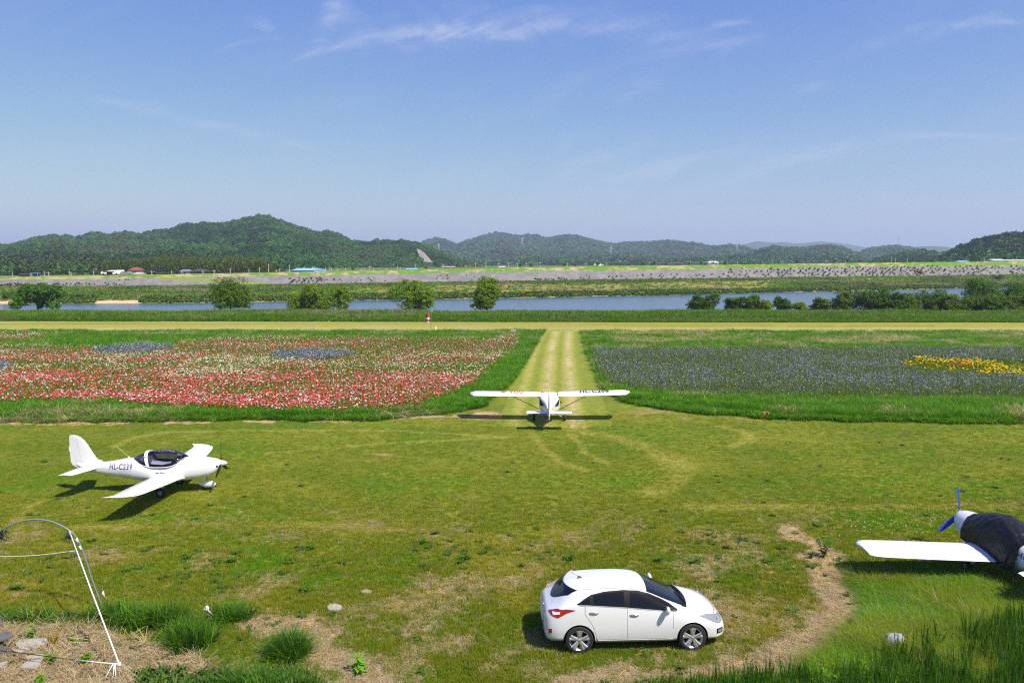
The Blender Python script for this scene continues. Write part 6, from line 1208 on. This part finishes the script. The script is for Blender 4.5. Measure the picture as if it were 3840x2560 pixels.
tree_at(1160, 1070, 1164, 170, 'yellow-green drooping willow, left half of the touching pair', f_w, 13, lobes=24, leaves=11000, droop=.7, leaf=.32); tree_at(1268, 1076, 1162, 120, 'greener right half of the touching willow pair', f_e, 14, lobes=11, leaves=5500, droop=.4, leaf=.32)
tree_at(1553, 1056, 1165, 200, 'broad tree of several separate round clumps by the water', f_e, 15, lobes=20, leaves=9500, leaf=.30); tree_at(1825, 1043, 1166, 116, 'upright bright green tree standing alone right of the windsock', f_e, 16, lobes=26, leaves=10000, leaf=.30)
BU = [(2636, 1102, 1160, 126, f_d, 'rounded dark bush leftmost of the bushes right of centre', 0), (2745, 1124, 1166, 62, f_d, 'small loose bush left of the three-lobed bush', 0), (2812, 1112, 1168, 110, f_d, 'three-lobed bush second group right of centre', 0), (2868, 1128, 1166, 60, f_w, 'small pale willow bush joined to the three-lobed bush', 0), (2935, 1116, 1160, 72, f_d, 'neat round bush standing alone before the water', 0), (3003, 1136, 1170, 62, f_w, 'low yellowish bush between two round ones', 0), (3075, 1114, 1168, 86, f_m, 'pale grey-green domed bush before the big thicket', 0),
      (3160, 1094, 1170, 90, f_m, 'left outermost bush of the big thicket', 0), (3265, 1076, 1170, 160, f_d, 'tall dark bush at the left of the big thicket', 3), (3350, 1098, 1174, 130, f_d, 'dark mid bush of the big thicket', 0), (3400, 1112, 1176, 110, f_m, 'low olive bush in front of the thicket middle', -3), (3500, 1084, 1170, 170, f_d, 'wide dark bush in the centre of the thicket', 4), (3560, 1110, 1176, 140, f_m, 'low spreading bush in front of the wide dark one', -3), (3680, 1050, 1164, 160, f_d, 'tallest bush of the thicket near the right edge', 9), (3650, 1112, 1172, 100, f_m, 'mid-green bush filling the gap before the tallest', -1), (3760, 1104, 1176, 150, f_m, 'low olive bush before the tallest near the right edge', -2), (3800, 1066, 1172, 150, f_d, 'dark bush cut by the right edge of the picture', 5), (3900, 1070, 1176, 150, f_d, 'dark bush just past the right edge', 2)]
for i, (px, yt, yb, w, m, lb, dy) in enumerate(BU):
    tree_at(px, yt, yb, w, lb, m, 50 + i, 'bush', None, 'bushes on the near river bank', lobes=12 + w // 12, leaves=int(3000 + w * 34), leaf=.28, zmin=.04)
for i, (px, yt, yb, w, lb) in enumerate([(300, 1102, 1142, 130, 'wide dark bush on the far bank right of the leftmost tree'), (595, 1110, 1138, 110, 'low dark bush on the far bank left of the round tree'), (700, 1108, 1136, 130, 'long low bush on the far bank touching the round tree'), (30, 1098, 1124, 60, 'dark bush on the far bank at the left edge'), (2190, 1088, 1108, 110, 'long dark bush on the far shore right of the upright tree'), (3740, 1032, 1062, 60, 'dark round bush on the far bank above the thicket')]):
    a0 = (px - 1920) / FPX / 1.005; tree_at(px, yt, yb, w, lb, f_d, 90 + i, 'bush', float(shoreY(a0)) + (6 if px < 3700 else 30), 'bushes on the far bank', lobes=10, leaves=2600, leaf=.5, zmin=.04)

# ------------------------------------------------------------------ dyke planting, poles, village
shrub_me = [crown_mesh('shrub_crown', 1.3, 1.0, 500 + i, foliage('shrub_leaves_%d' % i, [(.020, .030, .014), (.032, .044, .018)]), leaves=260, leaf=.22, lobes=3, zmin=.02) for i in range(3)]
SH = []
def band(n, x0, x1, u0, u1, s0=.6, s1=1.1):
    for i in range(n): SH.append((rng.uniform(x0, x1), rng.uniform(u0, u1), rng.uniform(s0, s1)))
band(70, -10, 130, .02, .35, .5, .9); band(45, 130, 480, .03, .32, .5, .9); band(4, 250, 480, .4, .6, .5, .8); band(46, 1080, 1208, .06, .50, .6, 1.0); band(14, 1208, 1480, .1, .45, .6, .9); band(12, 1620, 1800, .1, .5, .5, .9); band(26, 2005, 2130, .03, .18, .7, 1.0); band(48, 2130, 2700, .03, .36, .6, 1.1)
xx = 2720.0
while xx < 3860:
    for u in np.arange(.05, .68, .075):
        q = np.interp(xx, [2720, 2900, 3100, 3400, 3500, 3860], [.35, .6, .85, .9, .75, .55])
        if rng.random() < q: SH.append((xx + 16 * (u - .3) / .08 * .35 + rng.normal(0, 4), u + rng.normal(0, .015), rng.uniform(.75, 1.35)))
    xx += 21
SH = [(px, u, s * .68) for px, u, s in SH]; recs = []
for px, u, s in SH:
    a = (px - 1920) / FPX / 1.005; Y = float(footY(a)) + 14 * u; X = a * Y; recs.append((s / Y, X, Y, float(zg(X, Y)), s))
recs.sort(reverse=True)
for i, (_, X, Y, z, s) in enumerate(recs[:300]):
    o = bpy.data.objects.new('dyke_shrub', shrub_me[i % 3]); COL.objects.link(o); o.location = (X, Y, z - .05); o.scale = (s, s, s); o.rotation_euler = (0, 0, (i * 2.399) % 6.28); tag(o, 'small dark shrub planted on the grey stone slope', 'shrub', 'shrubs planted on the stone slope')
rest = recs[300:]
if rest: tag(scatter('slope_shrubs', [(r[1], r[2], r[3] - .05) for r in rest], np.array([r[4] for r in rest]), rng.uniform(0, 6.28, len(rest)), rng.integers(0, 3, len(rest)), shrub_me), None, None, None, 'stuff')
ys_ = tree_at(3450, 1011, 1030, 22, 'lone bright yellow-green bush on the stone slope', f_w, 97, 'bush', float(footY((3450 - 1920) / FPX)) + 3, None, lobes=5, leaves=900, leaf=.3, zmin=.02)
if 'group' in ys_: del ys_['group']
# young trees on the crest
yt_crown = crown_mesh('young_crown', 1.5, 1.2, 600, f_d, leaves=420, leaf=.25, lobes=4, zmin=.02); yt_trunk = MB().tube([(0, 0, 0), (0, 0, .7)], .05, 5)
first = None
for i, px in enumerate([1323, 1597, 1951, 1991, 2116, 2157, 2241, 2325, 2412, 2454, 2497, 2585, 2630, 2674, 2718, 2807, 2853, 2989, 3130, 3177, 3223, 3318]):
    a = (px - 1920) / FPX / 1.005; Y = float(footY(a)) + 18.5; s = [1, .9, 1.15, 1.0, 1.1, .8, 1.35, .9, 1.2, 1.4, .9, 1.0, 1.1, .9, 1.1, .8, .9, 1.3, 1.3, 1.6, 1.1, 1.0][i]
    e = empty('young_tree', (a * Y, Y, float(zg(a * Y, Y)))); e.scale = (s, s, s); tag(e, ('larger' if s > 1.25 else 'small') + ' round young tree on the dyke crest, ' + ('%dth' % (i + 1) if i > 11 else ['first', 'second', 'third', 'fourth', 'fifth', 'sixth', 'seventh', 'eighth', 'ninth', 'tenth', 'eleventh', 'twelfth'][i]) + ' of the row from the left', 'tree', 'young trees along the dyke crest')
    c = link('crown', yt_crown, e); c.location = (0, 0, .6)
    if first is None: first = yt_trunk.build('trunk', bark, e)
    else: link('trunk', first.data, e)
# utility poles
POLES = [(44, 1020, 1039), (113, 1024, 1038), (163, 1017, 1036), (179, 1019, 1036), (259, 1016, 1035), (264, 1020, 1035), (348, 1015, 1034), (456, 1018, 1031), (567, 1013, 1029), (642, 1014, 1029), (680, 1012, 1028), (759, 1014, 1027), (801, 1011, 1026), (862, 1005, 1024), (932, 1009, 1023), (972, 1002, 1022), (1006, 990, 1016), (1035, 1010, 1021), (1048, 1006, 1021), (1084, 992, 1020), (1178, 997, 1016), (1205, 1006, 1017), (1220, 1002, 1017), (1233, 1001, 1016), (1242, 1003, 1016), (1264, 1008, 1015), (1295, 1004, 1016), (1353, 1007, 1015), (1366, 1007, 1015), (1386, 996, 1015), (1400, 1006, 1014), (1421, 1005, 1014), (1448, 1005, 1014), (1490, 996, 1013), (1500, 1001, 1012), (1558, 990, 1012), (1581, 1001, 1010), (1661, 990, 1009), (1692, 999, 1009), (1747, 992, 1008), (1783, 984, 1007), (1822, 983, 1006), (1870, 985, 1006), (1907, 985, 1006), (1940, 985, 1005), (1975, 984, 1005), (2025, 982, 1005), (2128, 984, 1003), (2197, 985, 1001), (2239, 975, 999), (2273, 984, 999), (2325, 976, 998), (2434, 979, 996), (2460, 977, 996), (2588, 978, 994), (2668, 973, 992), (2765, 980, 990), (2898, 968, 989), (3097, 975, 986), (3134, 966, 985), (3171, 974, 986), (3176, 960, 985), (3343, 961, 983), (3357, 969, 983), (3402, 968, 981), (3622, 968, 978), (3691, 965, 978), (3810, 961, 975)]
pole_me = None
def ordinal(n): return {1: 'first', 2: 'second', 3: 'third', 4: 'fourth', 5: 'fifth', 6: 'sixth', 7: 'seventh', 8: 'eighth', 9: 'ninth', 10: 'tenth', 11: 'eleventh', 12: 'twelfth'}.get(n, '%dth' % n)
def pole_label(i):
    px, yt, yb = POLES[i]; tall = 'tall' if yb - yt > 18 else ('short' if yb - yt < 11 else 'thin')
    for lo, hi, where in ((-1, 400, 'left of the village'), (400, 800, 'behind the village houses'), (800, 1090, 'left of the blue shed'), (1090, 1400, 'right of the blue shed'), (1400, 1700, 'before the quarry slope'), (1700, 2100, 'right of the quarry'), (2100, 2720, 'right of the tallest tower'), (2720, 3900, 'near the right-hand hills')):
        if lo <= px < hi: k = sum(1 for p in POLES if lo <= p[0] <= px); return '%s concrete pole behind the dyke, %s from the left %s' % (tall, ordinal(k), where)
for i, (px, yt, yb) in enumerate(POLES):
    a = (px - 1920) / FPX / 1.005; Y = float(footY(a)) + 30; z0 = float(zg(a * Y, Y)); z1 = float(onY(px, yt, Y)[1]); h = max(1.5, z1 - z0)
    e = empty('utility_pole', (a * Y, Y, z0)); tag(e, pole_label(i), 'pole', 'utility poles behind the dyke')
    if pole_me is None: sh_o = MB().tube([(0, 0, 0), (0, 0, 1)], [.17, .12], 6).build('shaft', m_pole, e); pole_me = sh_o.data; ar_me = MB().box((0, 0, 0), (1.5, .10, .10)).build('crossarm', m_pole, e); ar_o = ar_me; ar_me = ar_me.data
    else: sh_o = link('shaft', pole_me, e); ar_o = link('crossarm', ar_me, e)
    sh_o.scale = (1, 1, h); ar_o.location = (0, 0, h - .5); e.rotation_euler = (0, 0, (i * .7) % 1.2 - .6)
# power lines sagging between some of the poles are one cable each
for (i, j) in ((4, 6), (8, 9), (39, 40), (40, 41), (42, 43), (43, 44), (44, 45), (49, 51), (52, 54), (54, 55)):
    pa, pb_ = POLES[i], POLES[j]; A = []
    for (px, yt, yb) in (pa, pb_): a = (px - 1920) / FPX / 1.005; Y = float(footY(a)) + 30; A.append(Vector((a * Y, Y, float(onY(px, yt, Y)[1]) - .4)))
    mid = (A[0] + A[1]) / 2 - Vector((0, 0, .7)); mb = MB(); mb.tube([A[0] - A[0], (A[0] * .5 + mid * .5) - A[0] - Vector((0, 0, .15)), mid - A[0], (A[1] * .5 + mid * .5) - A[0] - Vector((0, 0, .15)), A[1] - A[0]], .035, 4); o = mb.build('power_line', steel); o.location = A[0]; tag(o, 'thin power line over the dyke, %s of the visible spans from the left' % ordinal([4, 8, 39, 40, 42, 43, 44, 49, 52, 54].index(i) + 1), 'cable', 'power lines behind the dyke')
# transmission towers on the hills
def hill_depth(px, py):
    best = None
    for surf, rp, d0, d1 in HSURF:
        if not (rp[0, 0] + 20 < px < rp[-1, 0] - 20): continue
        t = np.linspace(0, 1.0, 200); x, y, z = surf(np.full(200, float(px)), t); qx, qy = topix(x, y, z); ok = np.where(qy <= py)[0]
        if len(ok) and (best is None or y[ok[0]] < best[1]): best = (float(x[ok[0]]), float(y[ok[0]]), float(z[ok[0]]))
    return best
m_tower = mat('tower_steel', (.62, .62, .62), .6)
for (px, yt, yb, lb) in [(1958, 900, 927, 'tall lattice power tower on the middle hill, left of centre'), (2291, 931, 960, 'lattice power tower low on the middle hills right of centre'), (1645, 924, 944, 'small lattice power tower beside the quarry slope'), (2762, 913, 934, 'pale lattice power tower near the low ridge right of centre'), (3371, 897, 916, 'faint lattice power tower on the ridge left of the right-hand hill')]:
    p = hill_depth(px, yb)
    if p is None: p = (float(onY(px, yb, 1500)[0]), 1500.0, float(onY(px, yb, 1500)[1]))
    h = (yb - yt) / FPX * p[1] + 6; e = empty('power_tower', (p[0], p[1], p[2])); tag(e, lb, 'tower'); mb = MB(); w0, w1 = h * .13, h * .03; r_ = max(.25, .10 * p[1] / 1000 * 2.4)
    cs = [(-1, -1), (1, -1), (1, 1), (-1, 1)]
    for (a, b) in cs: mb.tube([(a * w0, b * w0, -2), (a * w1 * 1.6, b * w1 * 1.6, h * .6), (a * w1, b * w1, h)], r_ * .5, 4)
    for k_ in range(6):
        z0, z1 = h * k_ / 6, h * (k_ + 1) / 6; wa = w0 + (w1 * 1.6 - w0) * min(1, z0 / (h * .6)); wb = w0 + (w1 * 1.6 - w0) * min(1, z1 / (h * .6))
        for q in range(4): (a, b), (c, d) = cs[q], cs[(q + 1) % 4]; mb.tube([(a * wa, b * wa, z0), (c * wb, d * wb, z1)], r_ * .3, 4)
    mb.build('lattice', m_tower, e)
    for zz in (.70, .82, .94): MB().tube([(-h * .14, 0, h * zz), (0, 0, h * zz + .4), (h * .14, 0, h * zz)], r_ * .4, 4).build('crossarm', m_tower, e)
# buildings
m_tile = mat('dark_roof_tiles', (.055, .050, .055), .8); m_red = mat('red_roof_tiles', (.26, .065, .045), .8); m_wall = mat('pale_wall', (.48, .44, .38), .9); m_brown = mat('brown_wall', (.16, .11, .08), .9); m_blue = mat('blue_steel_roof', (.22, .45, .72), .5); m_bw = mat('blue_steel_wall', (.20, .36, .62), .6); m_win = mat('window_dark', (.03, .035, .04), .2); m_slate = mat('slate_blue_roof', (.14, .17, .22), .7); m_silver = mat('polythene_sheet', (.55, .57, .58), .5)
def house(px0, px1, ytop, yeave, ybase, Y, label, roof, wall, name='house', hip=.15, depth=7, over=.5, wins=2, ridge=True, openb=False):
    x0, zb = onY(px0, ybase, Y); x1, _ = onY(px1, ybase, Y); ze = onY(px0, yeave, Y)[1]; zt = onY(px0, ytop, Y)[1]; w = float(x1 - x0); e = empty(name, (float(x0 + x1) / 2, Y, float(zb) - .3)); tag(e, label, 'building'); H = float(ze - zb) + .3; R = float(zt - zb) + .3
    iw = w / 2 - over
    if openb:
        for sx in (-1, 1):
            for dy in (0, depth - .6): MB().box((sx * iw * .9, dy + .3, H / 2), (.3, .3, H)).build('post', wall, e)
        MB().box((0, depth / 2, .35), (2 * iw, depth - .5, .7)).build('floor', m_brown, e)
    else: MB().box((0, depth / 2, H / 2), (2 * iw, depth, H)).build('wall', wall, e)
    a = w / 2; f = -over; bk = depth + over; hx = a * (1 - hip * 2); V = [(-a, f, H), (a, f, H), (a, bk, H), (-a, bk, H), (-hx, depth / 2, R), (hx, depth / 2, R), (-a, f, H - .15), (a, f, H - .15), (a, bk, H - .15), (-a, bk, H - .15)]
    mb = MB(); mb.add(V, [(0, 1, 5, 4), (1, 2, 5), (2, 3, 4, 5), (3, 0, 4), (6, 9, 8, 7), (0, 6, 7, 1), (1, 7, 8, 2), (2, 8, 9, 3), (3, 9, 6, 0)]); mb.build('roof', roof, e)
    for i in range(wins): x = -iw + (i + .5) * 2 * iw / wins; MB().box((x, -.03, H * .55), (min(1.6, iw / wins * 1.1), .06, H * .35)).build('window', m_win, e)
    return e
house(394, 427, 1012, 1019, 1028, 335, 'dark tiled low house leftmost in the village', m_tile, m_brown); house(482, 515, 1002, 1012, 1030, 345, 'two-storey house with a red tiled roof in the village', m_red, m_wall, wins=3, hip=.22)
house(455, 482, 1019, 1027, 1032, 328, 'low annex with slate-blue roof left of the red-roofed house', m_slate, m_wall); house(495, 518, 1023, 1026, 1032, 322, 'small white outbuilding below the red-roofed house', m_silver, m_wall, hip=0)
house(672, 702, 1010, 1017, 1028, 345, 'cream house with dark blue tiled roof left of the pavilion', m_slate, m_wall); house(700, 722, 1013, 1018, 1028, 350, 'grey-roofed house tucked behind the pavilion', m_tile, m_brown)
house(719, 760, 1008, 1016, 1028, 338, 'open timber pavilion with a wide tiled hip roof', m_tile, m_brown, 'pavilion', .30, 8, 1.0, 0, True, True)
house(70, 104, 1026, 1027, 1040, 318, 'black shipping container behind the dyke at the far left', m_win, mat('black_container', (.02, .022, .028), .5), 'container', 0, 2.6, .02, 0)
e = empty('bus_shelter', tuple(P3(128, 1038, 316))); tag(e, 'framed shelter with a thin blue roof right of the black container', 'shelter'); MB().box((0, 1, 1.45), (2.9, 2.2, .16)).build('roof', m_bw, e)
for sx in (-1.35, 1.35): MB().box((sx, 0, .7), (.12, .12, 1.5)).build('post', m_pole, e)
MB().box((0, 1.6, .7), (2.6, .08, 1.2)).build('back_panel', mat('slate_panel', (.05, .06, .08), .6), e)
# long blue farm shed
Y = 345.0; x0 = float(onY(1092, 1019, Y)[0]); x1 = float(onY(1206, 1019, Y)[0]); zb = float(onY(1092, 1020, Y)[1]); e = empty('farm_shed', ((x0 + x1) / 2, Y, zb - .4)); tag(e, 'long low farm shed with a bright sky-blue metal roof', 'building'); w = x1 - x0; H = .4 + .65; R = .4 + 1.65
MB().box((-w * .12, 5, H / 2), (w * .76, 9.5, H)).build('wall', mat('open_side_shade', (.03, .045, .07), .7), e); MB().add([(w * .26, 0, 0), (w * .5, 8, 0), (w * .5, 8, H), (w * .40, 4, R - .05), (w * .26, 0, H), (w * .26, 10, 0), (w * .26, 10, H)], [(0, 1, 2, 3, 4), (1, 5, 6, 2), (2, 6, 3), (3, 6, 4)]).build('gable_wall', m_bw, e)
MB().add([(-w * .5, -.3, H), (w * .26, -.3, H), (w * .40, 4, R), (-w * .40, 5, R), (-w * .5, 10.3, H), (w * .5, 10.3, H), (w * .5, 8, H)], [(0, 1, 2, 3), (3, 2, 5, 4), (2, 6, 5), (0, 3, 4)]).build('roof', m_blue, e)
for k_ in (-.17, .14): MB().box((k_ * w, 4.6, R + .12), (.8, .8, .5)).build('roof_vent', m_bw, e)
house(1521, 1562, 1006, 1009, 1013, 365, 'low building with blue roof seen just over the crest left of the quarry', m_blue, m_silver, hip=0, wins=0); house(1868, 1896, 998, 1001, 1007, 520, 'small pale sheds beyond the crest near the middle', m_silver, m_wall, hip=.1, wins=0)
house(1655, 1706, 998, 1001, 1010, 560, 'grey low building at the foot of the quarry', m_pole, m_wall, hip=.05, wins=0); house(2246, 2257, 995, 997, 1001, 420, 'tiny white hut just over the crest', m_silver, m_wall, hip=.1, wins=0)
house(2655, 2697, 979, 985, 995, 880, 'cluster house with pale grey roof at the foot of the distant hills', m_silver, m_wall, hip=.2, wins=2); house(3596, 3634, 977, 980, 984, 440, 'blue-roofed hut peeping over the crest near the right hill', m_blue, m_bw, hip=.05, wins=0)
house(3722, 3770, 971, 976, 984, 440, 'low grey polythene greenhouse over the crest at the right', m_silver, m_silver, hip=.02, wins=0); house(3774, 3880, 973, 976, 984, 445, 'long low greenhouse cut by the right edge', m_silver, m_silver, hip=.02, wins=0)
def far_vehicle(px, py, Y, label, m, L=4.6, van=False):
    e = empty('parked_vehicle', tuple(P3(px, py, Y))); tag(e, label, 'vehicle'); prof = [(-L / 2, .3), (-L / 2, .95), (-L * .42, 1.7 if van else 1.35), (L * .12 if not van else L * .35, 1.8 if van else 1.4), (L * .30 if not van else L * .45, 1.0), (L / 2, .85), (L / 2, .3)]
    mb = MB(); mb.loft([[Vector((x, y, z)) for x, z in prof] for y in (-.85, .85)]); mb.build('body', m, e); MB().box((-.1 * L, -.86, 1.15), (L * .42, .03, .32)).build('window', m_win, e)
    for x in (-L * .3, L * .3): MB().lathe([(.001, -.1), (.32, -.1), (.32, .1), (.001, .1)], (x, -.82, .32), 'Y', 12).build('wheel', rubber, e)
far_vehicle(404, 1030, 318, 'white car leftmost in the village car row', white_paint); far_vehicle(427, 1030, 318, 'white van second in the village car row', white_paint, 4.8, True); far_vehicle(442, 1029, 319, 'white truck right of the van in the village', white_paint, 5.5, True); far_vehicle(476, 1031, 317, 'silver car before the slate-blue annex', mat('silver_paint', (.4, .42, .44), .3, metal=.5)); far_vehicle(1500 + 372 * 0 + 745, 998, 400, 'white car parked on the crest road right of centre', white_paint)
# ------------------------------------------------------------------ air
hz = MB(); hz.box((0, 5800, 165), (16000, 12400, 360)); ho = hz.build('haze', None); tag(ho, None, None, None, 'stuff')
hm = bpy.data.materials.new('haze_air'); hm.use_nodes = True; hn = hm.node_tree; hn.nodes.clear(); hout = hn.nodes.new('ShaderNodeOutputMaterial'); pv = hn.nodes.new('ShaderNodeVolumePrincipled')
pv.inputs['Color'].default_value = (.66, .80, 1, 1); pv.inputs['Density'].default_value = 1.7e-4; pv.inputs['Anisotropy'].default_value = .1
hn.links.new(pv.outputs[0], hout.inputs['Volume']); ho.data.materials.append(hm)
